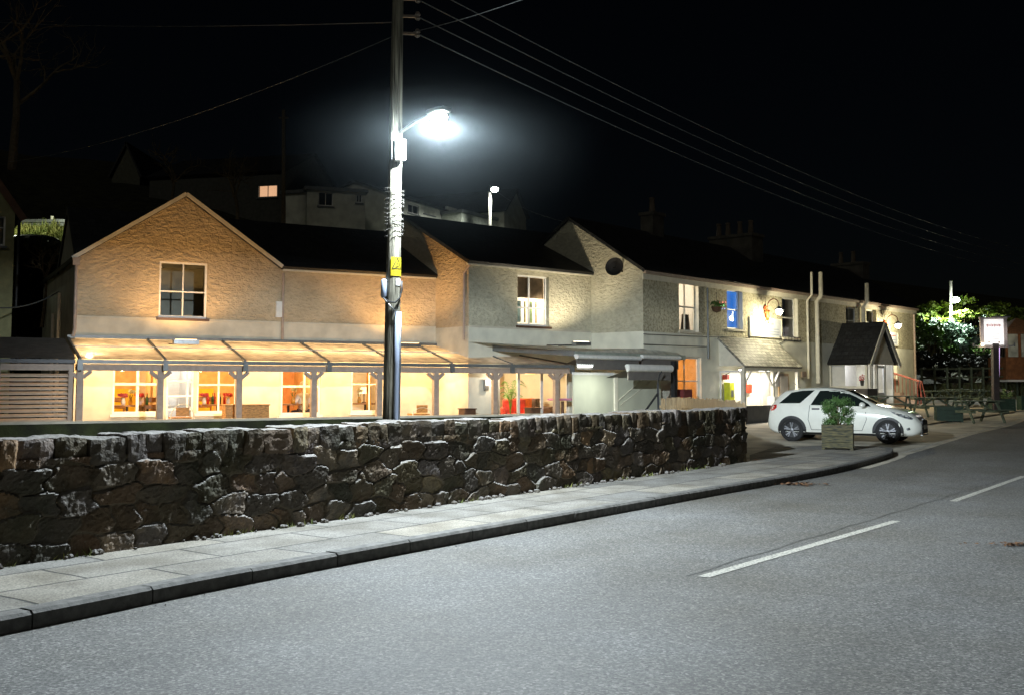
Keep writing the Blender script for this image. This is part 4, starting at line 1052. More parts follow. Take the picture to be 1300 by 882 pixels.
# left continuation of the canopy with louvred shutters
LC = thing('louvred_shelter', 'slatted shutter screen under dim canopy at far left of the terrace', 'shutters', FA.pt(-2, FZ, 1.2))
ul0 = uL-5.2
P = FA.pt
for a, b in ((uL-1.72, uL-.06), (uL-3.5, uL-1.8), (ul0, uL-3.56)):
    MB().quad(P(a,ZG+.03,OC+.08),P(b,ZG+.03,OC+.08),P(b,ZJ,.02),P(a,ZJ,.02)).build('roof_sheet', mat('dim_sheet', (.10,.09,.08), .5, var=.3, vs=5), LC)  # dark copy of the roof sheet, its lack of light painted in
for u in (uL-1.76, uL-3.53): MB().bar(P(u,ZG+.02,OC+.1), P(u,ZJ+.015,.03), .055, .07).build('rafter', M['greyframe'], LC); MB().fbox(FA,u-.06,u+.06,ZG-.24,ZG+.02,OC+.08,OC+.16).build('bracket', M['dark'], LC)
MB().fbox(FA, ul0, uL-.08, ZG-.075, ZG+.015, OC, OC+.075).build('gutter', M['dark'], LC)
MB().fbox(FA, ul0, uL-.1, zb0, zb1, OPp-.05, OPp+.05).build('beam', M['post'], LC)
sx_ = [uL-.16, uL-1.72, uL-3.4, ul0+.1]
lm = mat('louvre_paint', (.55,.43,.32), .45, var=.1)
for i in range(3):
    a, b = sx_[i+1]+.05, sx_[i]-.05; mb = MB()
    for k in range(12):
        z = FZ+.35+k*(zb0-FZ-.4)/12
        mb.box8([P(a,z,OPp+.05),P(b,z,OPp+.05),P(b,z+.02,OPp+.05),P(a,z+.02,OPp+.05),P(a,z+.055,OPp-.05),P(b,z+.055,OPp-.05),P(b,z+.075,OPp-.05),P(a,z+.075,OPp-.05)])
    mb.build('louvre_panel', lm, LC)
for u in sx_: MB().fbox(FA, u-.05, u+.05, FZ, zb0, OPp-.07, OPp+.07).build('post', M['post'], LC)

# second canopy over the recess, flat edge
ua, ub = F3.u(728, 450, .3), F3.u(868, 453, .3); ZC2 = F3.z(800, 449, .3)
C2N = thing('flat_canopy', 'pale flat-edged canopy roof over the recess between cottage and terrace', 'canopy', F3.pt((ua+ub)/2, FZ, -.5))
pA = F2.pt(.02, 2.83, .03)
MB().add([F3.pt(ua,ZC2,.3),F3.pt(ub,ZC2,.3),F3.pt(ub,ZC2+.12,.015),F3.pt(0,ZC2+.2,.02),F3.pt(0,ZC2+.24,-2.05),pA], [(0,1,2,3),(0,3,4,5)]).build('roof_sheet', M['sheet2'], C2N)
MB().fbox(F3, ua, ub, ZC2-.13, ZC2+.02, .31, .37).build('edge_beam', mat('pale_green_grey', (.30,.33,.28), .5), C2N)
MB().bar(F3.pt(ua,ZC2-.05,.34), FA.pt(uJ-.3,ZJ,.4), .05, .16).build('end_beam', M['greyframe'], C2N)
# retractable awnings below it
def awning(name, label, x0, x1, y, o, arm=True, w=.13, tail=.5):
    a, b = F3.u(x0,y,o), F3.u(x1,y,o); z = F3.z((x0+x1)/2,y,o)
    t = thing(name, label, 'awning', F3.pt((a+b)/2, z, o), 'rolled awnings under the flat canopy')
    mb = MB(); ring = []
    for k in range(13):
        th = -math.pi*.55 + math.pi*1.35*k/12; ring.append((o + .10*math.cos(th), z + w*.55*math.sin(th)))
    mb.v = [tuple(F3.pt(u, zz, oo)) for u in (a, b) for oo, zz in ring]; n = len(ring)
    mb.f = [(k, k+1, n+k+1, n+k) for k in range(n-1)] + [tuple(range(n)), tuple(range(2*n-1, n-1, -1))]
    mb.build('cassette', M['white'], t, smooth=False)
    MB().add([F3.pt(a+.06,z-.05,o),F3.pt(b-.06,z-.05,o),F3.pt(b-.06,z-.10-tail*.25,o-tail),F3.pt(a+.06,z-.10-tail*.25,o-tail)], [(0,1,2,3)]).build('awning_cloth', M['fabric_dark'], t)
    fr = MB().fbox(F3, a+.05, b-.05, z-.36, z-.08, o-.03, o+.01); fr.build('valance', M['fabric_dark'], t)
    if arm:
        ar = MB().bar(F3.pt(b-.15,z-.04,o-.05), F3.pt(b-.7,z+.10,o-.5), .05); ar.build('folding_arm', M['white'], t)
    return t
awning('rolled_awning', 'white rolled awning under the flat canopy, its left one with a lit strip', 731, 812, 453.5, .45)
awning('rolled_awning', 'short white rolled awning at the right end of the flat canopy', 814, 862, 453.5, .40, arm=False)
awning('rolled_awning', 'lower white awning roll projecting in front of the dark gazebo post', 796, 852, 467, 1.0, w=.2, tail=1.2)
u_, z_ = F3.uz(737, 464, .5); MB_ = MB().fbox(F3, u_-.1, u_+.55, z_-.02, z_+.02, .47, .51)
sl_ = thing('strip_light', 'lit white tube light under the flat canopy', 'strip light', F3.pt(u_, z_, .5)); MB_.build('tube', glow('awning_tube', (.95,1,.95), 18), sl_)
MB().fbox(F3, u_-.14, u_+.59, z_+.022, z_+.06, .46, .52).build('fitting', M['white'], sl_)
# white panelled screen
SPo = .18
u0_, um_, u1_ = F3.u(728,495,SPo), F3.u(781,495,SPo), F3.u(839,495,SPo)
SW = thing('panel_screen', 'pale boarded screen wall below the awnings, with diagonal seams', 'screen', F3.pt(um_, FZ, SPo))
zt_ = F3.z(780, 474, SPo)
pm_ = mat('pale_green_panel', (.56,.57,.46), .6, var=.06, vs=2)
MB().fbox(F3, u0_, um_-.08, .2, zt_-.05, SPo-.05, SPo).build('panel', pm_, SW); MB().fbox(F3, um_+.08, u1_, .2, zt_-.05, SPo-.05, SPo).build('panel', pm_, SW)
MB().fbox(F3, um_-.075, um_+.075, .2, zt_+.02, SPo-.06, SPo+.05).build('post', M['cream'], SW)
MB().fbox(F3, u0_, um_-.08, zt_-.05, zt_+.03, SPo-.06, SPo+.02).build('top_rail', M['white'], SW)
sm = MB(); sm.bar(F3.pt(um_+.25,.95,SPo+.006), F3.pt(u1_-.4,1.75,SPo+.006), .03, .01); sm.bar(F3.pt(um_+.15,1.1,SPo+.006), F3.pt(u1_-.9,1.8,SPo+.006), .05, .012); sm.build('seam', M['cream'], SW)
GP = thing('gazebo_post', 'tall dark square post beside the lower awning roll', 'post', F3.pt(F3.u(855,480,.7), .2, .7))
u_ = F3.u(855.5, 480, .7); MB().fbox(F3, u_-.07, u_+.07, .2, F3.z(855,458,.7), .63, .77).build('shaft', M['dark'], GP); MB().fbox(F3,u_-.10,u_+.10,.2,.24,.6,.8).build('foot', M['dark'], GP)
HB = thing('hand_bracket', 'black metal prop with diagonal strut before the pale screen', 'prop', F3.pt(F3.u(835,500,1.2), .2, 1.2))
hb = MB(); p0 = at(836,520,31.2); p1 = at(835,486,31.2); hb.bar(p0, p1, .06); hb.tube([p1, at(837,476,31.2), at(840,471,31.2)], .02, 6); hb.build('upright', M['dark'], HB)
MB().bar(at(820,520,31.0), at(835,499,31.1), .05).build('strut', M['dark'], HB)
RB = thing('red_crate_stack', 'dark red crates stacked by the warm lit window at the fence end', 'crates', F3.pt(F3.u(865,496,.35), .3, .35))
for k in range(4):
    MB().fbox(F3, F3.u(860,496,.35), F3.u(870.5,496,.35), .3+.28*k+.02, .3+.28*(k+1), .2, .6).build('crate', mat('maroon_plastic', (.16,.03,.03), .5), RB)

# terrace parapet: rendered low wall with a lit flat coping
path = [FA.pt(u, 0, 2.75).xy for u in np.linspace(-9, FA.u(690,520,2.75), 14)] + [F3.pt(u, 0, 1.75).xy for u in np.linspace(F3.u(760,520,1.75), F3.u(842,518,1.75), 5)]
path = smooth_path(path, 4)
ZP = FA.z(209, 532, 2.75)
def ribbon(path, o0, o1, z0, z1):
    a = offset_path(path, o0); b = offset_path(path, o1); mb = MB(); n = len(path)
    mb.v = [(p.x,p.y,z0) for p in a]+[(p.x,p.y,z0) for p in b]+[(p.x,p.y,z1) for p in b]+[(p.x,p.y,z1) for p in a]
    for k in range(4):
        k2 = (k+1) % 4
        mb.f += [(k*n+i, k*n+i+1, k2*n+i+1, k2*n+i) for i in range(n-1)]
    mb.f += [(0,n,2*n,3*n),(n-1,2*n-1,3*n-1,4*n-1)]
    return mb
TP = thing('terrace_parapet', 'low mossy parapet wall with pale coping along the edge of the lit terrace', 'wall', (path[0].x, path[0].y, 0))
ribbon(path, -.10, .10, -.4, ZP-.06).build('wall', mat('mossy_dark_wall', (.035,.035,.022), .95, var=.5, vs=1.5, bump=.8, bs=9, bd=.04, col2=(.05,.06,.02)), TP)
ribbon(path, -.16, .14, ZP-.058, ZP).build('coping', M['smooth'], TP)
fl = MB(); fl.poly([tuple(FA.pt(-9,0,.0).xy), tuple(FA.pt(UB1,0,-.0).xy), tuple(F2.pt(0,0,0).xy), tuple(F2.pt(L2,0,0).xy), tuple(F3.pt(0,0,0).xy), tuple(F3.pt(2.0,0,.0).xy), tuple(F3.pt(2.0,0,1.7).xy), tuple(F3.pt(-3.3,0,1.7).xy), tuple(FA.pt(14.6,0,2.7).xy), tuple(FA.pt(-9,0,2.7).xy)], [], lambda x, y: (x, y, FZ))
tag(fl.build('terrace_paving', M['fore']), kind='structure')
# tufts of grass on the bank behind the road wall
gt = MB()
for _ in range(2600):
    t = R.random(); p = path[int(t*(len(path)-1))]; q = p + Vector((R.gauss(.6,.5), -abs(R.gauss(.5,.45))))
    h = R.uniform(.06,.3); b = Vector((q.x,q.y,0)); a = R.uniform(0,6.28); w = Vector((math.cos(a),math.sin(a),0))*.012
    gt.add([b-w,b+w,b+Vector((R.gauss(0,.07),R.gauss(0,.07),h))], [(0,1,2)])
tag(gt.build('bank_grass', M['grass']), kind='stuff')

# boarded fence at the corner
FN = thing('board_fence', 'low curved fence of weathered vertical boards behind the end of the stone wall', 'fence', (4.5, 24, 0))
fp = smooth_path([at(839,503,29.5).xy, at(872,503,29.0).xy, at(905,507,26.2).xy, at(930,511,23.2).xy, at(946,514,20.9).xy], 10)
ln = [0]
for i in range(1,len(fp)): ln.append(ln[-1]+(fp[i]-fp[i-1]).length)
s = 0; bd = MB()
while s < ln[-1]-.1:
    i = max(k for k in range(len(ln)) if ln[k] <= s); i = min(i,len(fp)-2); p = fp[i].lerp(fp[i+1],(s-ln[i])/(ln[i+1]-ln[i])); d = (fp[i+1]-fp[i]).normalized()
    q = p + d*.135; h = 1.20 + R.uniform(-.03,.03)
    bd.bar((p.x+d.x*.068,p.y+d.y*.068,.0), (p.x+d.x*.068,p.y+d.y*.068,h), .02, .13, up=(d.x,d.y,0)); s += .145
bd.build('boards', M['timber'], FN)
for zz in (.35, .95):
    rl = MB()
    for i in range(0,len(fp)-1): rl.bar((fp[i].x-.03,fp[i].y+.03,zz),(fp[i+1].x-.03,fp[i+1].y+.03,zz),.05,.08)
    rl.build('rail', M['timber'], FN)

# ================================================================= pole with the street lamp
pc = at(496, 540, 12.72); pb = Vector((pc.x, pc.y, 0))
tz = 7.0; lean = Vector((.030/3.5, 0, 1))
ax = lambda z: Vector((pb.x + lean.x*(z-1), pb.y, z))
UP = thing('utility_pole', 'grey timber pole with bright street lamp, yellow warning plate and barbed wire wrap', 'pole', pb)
rad = lambda z: .108 - .006*z
zz = [0,.5,1,1.5,2,2.5,3,3.5,4,4.5,5,5.5,6,6.5,tz]
MB().tube([ax(z) for z in zz], [rad(z) for z in zz], 24).build('pole_shaft', M['pole'], UP, smooth=True)
face = Vector((.10, -1, 0)).normalized(); side = Vector((1,.10,0)).normalized()
def onpole(px, py, lift=.0): 
    z = at(px, py, 12.62).z; return z
zA, zB = at(505,350,12.6).z, at(505,326,12.6).z
# yellow plate, curved round the pole
def curved(z0, z1, a0, a1, lift, m, name, par, n=8):
    mb = MB()
    for k in range(n+1):
        a = math.radians(a0+(a1-a0)*k/n)
        for z in (z0, z1):
            c = ax(z); r = rad(z)+lift; mb.v.append(tuple(c + side*math.sin(a)*r + face*math.cos(a)*r))
    mb.f = [(2*k,2*k+2,2*k+3,2*k+1) for k in range(n)]
    return mb.build(name, m, par)
pl = curved(zA, zB, -18, 78, .006, M['yellow'], 'warning_plate', UP)
def plate_pts(u, v, lift=.009):                          # u 0..1 across, v 0..1 up the plate
    z = zA+(zB-zA)*v; a = math.radians(-18+96*u); c = ax(z); r = rad(z)+lift
    return c + side*math.sin(a)*r + face*math.cos(a)*r
sg = MB()
def pline(p, q, w, n=6):
    for k in range(n):
        a0 = (p[0]+(q[0]-p[0])*k/n, p[1]+(q[1]-p[1])*k/n); a1 = (p[0]+(q[0]-p[0])*(k+1)/n, p[1]+(q[1]-p[1])*(k+1)/n)
        dx, dy = q[0]-p[0], (q[1]-p[1])*1.35; l = math.hypot(dx,dy); nx_, ny_ = -dy/l*w, dx/l*w/1.35
        sg.quad(plate_pts(a0[0]-nx_,a0[1]-ny_),plate_pts(a0[0]+nx_,a0[1]+ny_),plate_pts(a1[0]+nx_,a1[1]+ny_),plate_pts(a1[0]-nx_,a1[1]-ny_))
for p, q in (((.12,.38),(.5,.95)),((.5,.95),(.88,.38)),((.88,.38),(.12,.38))): pline(p, q, .028)
for p, q in (((.55,.80),(.45,.66)),((.45,.66),(.55,.64)),((.55,.64),(.48,.52))): pline(p, q, .02, 2)
pline((.36,.46),(.62,.50),.024,3); pline((.60,.50),(.68,.56),.018,2); pline((.2,.26),(.8,.26),.011); pline((.2,.18),(.8,.18),.008); pline((.2,.11),(.62,.11),.008)
sg.build('warning_symbol', M['black'], pl)
z0_, z1_ = at(505,362,12.6).z, at(505,354,12.6).z
curved(z0_, z1_, 22, 66, .006, M['white'], 'number_tag', UP)
M['rust_wire'] = mat('dull_barbed_wire', (.10,.095,.085), .6, .5, var=.3, vs=20)
# barbed wire wound round the pole
zb0_, zb1_ = at(500,297,12.6).z, at(500,240,12.6).z
for t in range(11):
    zc = zb0_ + (zb1_-zb0_)*t/10 + R.uniform(-.015,.015)
    ring = MB(); pts_ = []
    for k in range(25):
        a = 2*math.pi*k/24; z = zc + .018*math.sin(a+t) + R.uniform(-.004,.004); r = rad(z)+.012+R.uniform(0,.014)
        pts_.append(ax(z) + side*math.sin(a)*r + face*math.cos(a)*r)
    ring.tube(pts_, .0040, 5)
    for k in range(1, 24, 2):
        d = (pts_[k]-ax(pts_[k].z)).normalized(); s_ = Vector((0,0,1)).cross(d)
        for q_ in (d*.018+Vector((0,0,.014)), d*.016-Vector((0,0,.015)), s_*.014+d*.012): ring.tube([pts_[k], pts_[k]+q_], [.0026,.0008], 4)
    ring.build('barbed_wire', M['rust_wire'], UP)
# cable guard, joint box and loop
z0_, z1_ = .3, at(503,396,12.6).z
g1 = MB(); g1.tube([ax(z)+side*.062+face*(rad(z)+.008) for z in (z0_,1.2,1.8,z1_)], .030, 10); g1.build('cable_guard', M['tube_blue'], UP, smooth=True)
g2 = MB(); g2.tube([ax(z)+side*.098+face*(rad(z)-.03) for z in (z0_,1.2,1.8,z1_)], .014, 8); g2.build('cable_guard', M['galv'], UP, smooth=True)
zj0, zj1 = at(487,378,12.6).z, at(487,354,12.6).z
jb = MB(); jc = lambda z: ax(z)-side*(rad(z)+.02)+face*.05
jb.tube([jc(zj0),jc(zj0+.02),jc(zj1-.02),jc(zj1)], [.022,.036,.036,.024], 12); jb.build('joint_box', M['tube_blue'], UP, smooth=True)
lp = MB(); lp.tube([jc(zj0), ax(zj0-.05)-side*.05+face*.11, ax(zj0-.06)+side*.03+face*.125, ax(zj0)+side*.085+face*.09, ax(zj0+.10)+side*.108+face*.055, ax(zj1-.02)+side*.105+face*.05], .011, 8); lp.build('cable_loop', M['black'], UP, smooth=True)
lp = MB(); lp.tube([jc(zj0)+face*.03, ax(zj0-.10)-side*.03+face*.12, ax(z1_)+side*.045+face*.125], .008, 6); lp.build('cable_loop', M['galv'], UP, smooth=True)
# photocell / control box near the lamp and the bracket arm
z0_, z1_ = at(508,203,12.5).z, at(508,176,12.5).z
cb_ = MB(); cen = ax((z0_+z1_)/2)+side*.055+face*.15; cb_.box(cen, (.14,.11,z1_-z0_), rz=.35); cbo = cb_.build('control_box', mat('light_grey_box', (.24,.24,.23), .4, var=.06), UP, bevel=.015)
MB().box(cen-side*.075+Vector((0,.02,0)), (.07,.10,(z1_-z0_)*.9), rz=.35).build('box_back', M['black'], cbo)
HL = at(557, 150, 12.22)
hz = HL.z
ba = MB(); s0 = ax(hz-.10); ba.tube([s0, s0.lerp(HL,.45)+Vector((0,0,.07)), HL+Vector((0,0,.075))], .022, 10); ba.build('bracket_arm', M['galv'], UP, smooth=True)
hd = (HL-s0); hd.z = 0; hd.normalize()
hdd = math.atan2(hd.y, hd.x)
lh = MB().box(HL+Vector((0,0,.085)), (.30,.15,.06), rz=hdd); lho = lh.build('lamp_head', M['greyframe'], UP, bevel=.02)
MB().ball(HL, .105, 20, 10, .75).build('lamp_bowl', glow('street_lamp_bowl', (.86,1,.93), 55), lho, smooth=True)
st_ = lamp('POINT', 'street_light', HL-Vector((0,0,.10)), 3300, (.82,.93,1), r=.07)
UPK = .028
def batwing(o, k=1.35, cap=5.0):                          # street lantern optics: more light thrown outwards than straight down
    l = o.data; l.use_nodes = True; nt = l.node_tree; em = next(n for n in nt.nodes if n.type == 'EMISSION')
    g = nt.nodes.new('ShaderNodeNewGeometry'); sp = nt.nodes.new('ShaderNodeSeparateXYZ'); nt.links.new(g.outputs['Incoming'], sp.inputs[0])
    ab = N(nt, 'ShaderNodeMath', operation='ABSOLUTE'); nt.links.new(sp.outputs['Z'], ab.inputs[0])
    mx = N(nt, 'ShaderNodeMath', operation='MAXIMUM'); mx.inputs[1].default_value = .05; nt.links.new(ab.outputs[0], mx.inputs[0])
    pw = N(nt, 'ShaderNodeMath', operation='POWER'); pw.inputs[1].default_value = -k; nt.links.new(mx.outputs[0], pw.inputs[0])
    mn = N(nt, 'ShaderNodeMath', operation='MINIMUM'); mn.inputs[1].default_value = cap; nt.links.new(pw.outputs[0], mn.inputs[0])
    dn = N(nt, 'ShaderNodeMapRange'); dn.inputs[1].default_value = -.04; dn.inputs[2].default_value = .04; dn.inputs[3].default_value = 1.0; dn.inputs[4].default_value = UPK
    nt.links.new(sp.outputs['Z'], dn.inputs[0])
    ml = N(nt, 'ShaderNodeMath', operation='MULTIPLY'); nt.links.new(mn.outputs[0], ml.inputs[0]); nt.links.new(dn.outputs[0], ml.inputs[1])
    ct = N(nt, 'ShaderNodeMapRange'); ct.inputs[1].default_value = 0; ct.inputs[2].default_value = .22; ct.inputs[3].default_value = .80; ct.inputs[4].default_value = 1.0
    nt.links.new(ab.outputs[0], ct.inputs[0])
    m3 = N(nt, 'ShaderNodeMath', operation='MULTIPLY'); nt.links.new(ml.outputs[0], m3.inputs[0]); nt.links.new(ct.outputs[0], m3.inputs[1])
    # house-side shield: little light goes back towards the pole
    vm = N(nt, 'ShaderNodeVectorMath', operation='MULTIPLY'); vm.inputs[1].default_value = (1,1,0); nt.links.new(g.outputs['Incoming'], vm.inputs[0])
    vn = N(nt, 'ShaderNodeVectorMath', operation='NORMALIZE'); nt.links.new(vm.outputs[0], vn.inputs[0])
    vd = N(nt, 'ShaderNodeVectorMath', operation='DOT_PRODUCT'); vd.inputs[1].default_value = (-hd.x,-hd.y,0); nt.links.new(vn.outputs[0], vd.inputs[0])
    sh_ = N(nt, 'ShaderNodeMapRange'); sh_.inputs[1].default_value = .55; sh_.inputs[2].default_value = .96; sh_.inputs[3].default_value = 1; sh_.inputs[4].default_value = .50; nt.links.new(vd.outputs['Value'], sh_.inputs[0])
    m4 = N(nt, 'ShaderNodeMath', operation='MULTIPLY'); nt.links.new(m3.outputs[0], m4.inputs[0]); nt.links.new(sh_.outputs[0], m4.inputs[1])
    nt.links.new(m4.outputs[0], em.inputs['Strength'])
batwing(st_)
# insulators and the wires
for k in range(4):
    z = at(512, 39-22*k, 12.6).z
    ins = MB().bar(ax(z)+face*.02, ax(z)+face*.02+side*.24, .03).lathe(ax(z)+side*.25+face*.02-Vector((0,0,.03)), [(.012,-.02),(.035,.0),(.022,.03),(.038,.05),(.02,.09),(.001,.095)], 10)
    ins.build('insulator', mat('insulator_glaze', (.20,.16,.13), .3), UP)
def cable(label, a, b, sag, r=.006, n=28, group='overhead cables'):
    a, b = Vector(a), Vector(b); pts_ = [a.lerp(b,t) - Vector((0,0,sag*4*t*(1-t))) for t in [k/n for k in range(n+1)]]
    o = MB().tube(pts_, r, 5).build('overhead_cable', M['cable'], origin=a)
    tag(o, label, 'cable', group)
M['cable'] = mat('aged_cable', (.10,.11,.11), .5, .2)
ordn = ('lowest', 'second lowest', 'second highest', 'highest')
for k in range(4):
    z = at(512, 39-22*k, 12.6).z; a = ax(z)+side*.25+face*.02
    b = at(1420, 349-7.2*k, 44)
    cable('overhead cable sweeping right from the lamp pole, %s of the four' % ordn[k], a, b, 1.05, r=.0075)
cable('thin overhead cable falling left from the lamp pole', ax(at(500,40,12.6).z), at(10,206,24), .25, .006)
cable('faint level cable across the top left sky', ax(at(500,24,12.6).z), at(-40,26,26), .1, .006)
cable('short cable rising right past the pole insulators', ax(at(505,36,12.6).z)+side*.2, at(700,-14,9.5), .03, .005)
cable('thin cable running down from the hill lamp to the cottage roof', at(622,236,61), at(722,283,35.5), .3, .010)
cable('slack cable hanging left of the gabled house', at(-30,386,25.5), FA.pt(UA0-.1,4.2,-3), .25, .018)

# ================================================================= wall lamps, signs, flood lights
def wall_lamp(x, y, label, W):
    """swan-neck bracket with a red rampant beast, hanging lamp at pixel x, y"""
    o = .72; u, z = F3.uz(x, y, o)
    t = thing('wall_lamp', label, 'wall lamp', F3.pt(u-.3, z, 0), 'swan neck lamps above the pub signs')
    k = F3.uz(x-15, y+2, .08); uu = k[0]
    top = z+.42; pts_ = [F3.pt(uu, z-.1, .03), F3.pt(uu, z+.1, .10)]
    for j in range(11):
        th = math.pi - math.pi*j/10
        f = (1-math.cos(math.pi*j/10))/2
        pts_.append(F3.pt(uu+(u-uu)*f, z+.18+.26*math.sin(math.pi*j/10), .10+(o-.10)*f))
    MB().tube(pts_+[F3.pt(u, z+.12, o)], .018, 8).tube([pts_[7], pts_[7]+Vector((0,0,.14))], [.02,.006], 6).build('swan_neck', mat('rusty_bracket', (.20,.06,.03), .5), t, smooth=True)
    MB().lathe(F3.pt(u,z,o), [(.02,.16),(.05,.14),(.08,.10),(.17,.03),(.18,.02),(.05,.04)], 14).build('shade', M['greyframe'], t, smooth=True)
    MB().ball(F3.pt(u,z-.05,o), .125, 14, 8, .9).build('globe', glow('lamp_globe_%d' % int(x), (1,.97,.86), 26), t, smooth=True)
    lamp('POINT', 'wall_light', F3.pt(u, z-.22, o+.12), W, (1,.90,.60), r=.1)
    # red heraldic beast: body, head, mane, legs, curled tail
    P = lambda a, b: F3.pt(uu-.16+a, z-.34+b, .06)
    be = MB(); be.tube([P(.16,.02),P(.18,.16),P(.14,.30),P(.10,.42)], [.08,.10,.075,.05], 8)
    be.ball(P(.09,.50), .065, 8, 6); be.tube([P(.06,.50),P(.0,.48)], [.04,.02], 6)
    for a, b, c, d in ((.10,.36,-.06,.42),(.12,.30,-.04,.26),(.14,.06,.02,-.06),(.22,.04,.26,-.10)):
        be.tube([P(a,b),P((a+c)/2,(b+d)/2+.03),P(c,d)], [.035,.028,.02], 6)
    be.tube([P(.24,.08),P(.34,.16),P(.30,.30),P(.38,.40)], [.02,.018,.016,.03], 6)
    be.build('beast_figure', mat('bright_red_paint', (.72,.10,.02), .45), t, smooth=True)
    return t
wall_lamp(989, 394, 'lit swan neck lamp with red beast bracket above the wide sign over the lean-to porch', 280)
wall_lamp(1140, 412, 'lit swan neck lamp with red beast bracket at the far right end of the terrace', 420)

def sign_board(x0,y0,x1,y1, label, lines, off=.0):
    r = F3.rect(x0,y0,x1,y1,.06); t = thing('pub_sign', label, 'sign', F3.pt((r[0]+r[1])/2, r[2], .04), 'painted signs on the terrace front')
    MB().fbox(F3, r[0], r[1], r[2], r[3], .012, .05).build('board', mat('sign_white_%d' % x0, (.46,.48,.52), .5, var=.05), t)
    f = MB(); 
    for a,b,c,d in ((r[0]-.03,r[0],r[2]-.03,r[3]+.03),(r[1],r[1]+.03,r[2]-.03,r[3]+.03)): f.fbox(F3,a,b,c,d,.008,.065)
    f.fbox(F3,r[0],r[1],r[2]-.03,r[2],.01,.062).fbox(F3,r[0],r[1],r[3],r[3]+.03,.01,.062); f.build('frame', M['cream'], t)
    W = r[1]-r[0]; H = r[3]-r[2]
    RX = Matrix(((F3.d.x,0,F3.n.x),(F3.d.y,0,F3.n.y),(0,1,0)))
    for txt, cx, cy, size, m in lines:
        c = F3.pt(r[0]+W*cx, r[2]+H*cy, .054); mb = MB(); MX = Matrix.Translation(c) @ RX.to_4x4()
        if txt: text_mesh(mb, txt, size*H, MX)
        else: mb.fbox(F3, r[0]+W*(cx-size/2), r[0]+W*(cx+size/2), r[2]+H*cy-.02, r[2]+H*cy+.02, .051, .053)
        mb.build('lettering', m, t)
    return t
redp = mat('faded_red_lettering', (.42,.05,.045), .5); greyp = mat('pale_blue_grey_paint', (.24,.27,.34), .5)
sign_board(953,405,992,427, 'wide white sign with red lettering above the lean-to slate porch',
    [('The Red Lion', .52, .76, .30, redp), ('', .52, .44, .8, greyp), ('', .52, .28, .84, greyp), ('', .52, .14, .8, greyp)])
sign_board(1127,423,1140,438, 'small white sign behind the gabled porch roof at the terrace end', [('', .5, .8, .6, redp), ('', .5, .45, .7, greyp), ('', .5, .22, .7, greyp)])

def flood(fac, x, y, o, label, W, col, ang=125, dz=2.2, dout=-.6, lit=5):
    u, z = fac.uz(x, y, o); t = thing('flood_light', label, 'flood light', fac.pt(u, z, o), 'flood lights on the canopy roof')
    MB().fbox(fac, u-.32, u+.32, z-.06, z+.05, o-.10, o+.10).build('housing', M['galv'], t)
    MB().fbox(fac, u-.26, u+.26, z+.052, z+.066, o-.08, o+.08).build('lens', glow('flood_lens', col, lit), t)
    MB().bar(fac.pt(u-.25,z-.05,o-.05), fac.pt(u-.25,z-.02,.0), .03).bar(fac.pt(u+.25,z-.05,o-.05), fac.pt(u+.25,z-.02,.0), .03).build('bracket', M['dark'], t)
    P_ = fac.pt(u, z+.10, o+.02); Q_ = fac.pt(u, z+dz, o+dout)
    lamp('SPOT', 'flood_beam', P_, W, col, r=.12, d=Q_-P_, ang=ang, blend=.6)
flood(FA, 236, 434, 1.3, 'flood light on the canopy under the dark four-pane window', 310, AMBER, dout=-.9)
flood(FA, 520, 438, 1.3, 'added flood light on the canopy behind the lamp pole', 310, AMBER, dout=-.9)  # added to wash the link wall with warm light
flood(F2, 738, 436, 1.3, 'pale flood light in the corner beside the terrace gable end', 400, (1,.86,.62), dout=-.6)

# ================================================================= lights of the terrace and rooms
for u in np.linspace(uL+.5, FA.u(620,470,.5), 12):
    lamp('POINT', 'canopy_light', FA.pt(float(u), 2.05, .95), 80, (1,.65,.30), r=.12)
lamp('POINT', 'bulkhead_light', FA.pt(FA.u(113,461,1.7), 2.12, 1.7), 45, (1,.66,.34), r=.08)
for u, z, W in ((UA0+1.2,2.2,48),(UA-1.0,2.2,48),(UA+1.2,2.2,44),(UB1-1.6,2.2,40)):
    lamp('POINT', 'dining_light', FA.pt(u, z, -1.7), W*3.0, (1,.70,.34), r=.1)
lamp('POINT', 'lobby_light', FA.pt((D1[0]+D1[1])/2, 2.3, -.8), 40, WHITE, r=.08)
lamp('POINT', 'lounge_light', F2.pt(2.6, 2.1, -2.0), 190, (1,.76,.46), r=.1)
u_ = F3.u(760,468,.6); lamp('AREA', 'awning_light', F3.pt(u_, 2.0, .95), 30, (.95,1,.86), d=(0,.0,-1), size=(1.2,.1)).rotation_euler = (0,0,F3.ang)
lamp('POINT', 'side_wall_light', F2.pt(.9, 1.75, .35), 18, SOFT)
wl_ = thing('bulkhead_light', 'small grey bulkhead light on the pale wall left of the glazed doors', 'wall light', F2.pt(F2.u(617,488),1.5,.05))
c = F2.uz(617,488,.05); MB().fbox(F2,c[0]-.08,c[0]+.08,c[1]-.17,c[1]+.17,.0,.10).build('casing', M['galv'], wl_, bevel=.02); MB().fbox(F2,c[0]-.05,c[0]+.05,c[1]-.02,c[1]+.13,.101,.12).build('lens', glow('bulkhead_lens',(1,.95,.8),2.5), wl_)

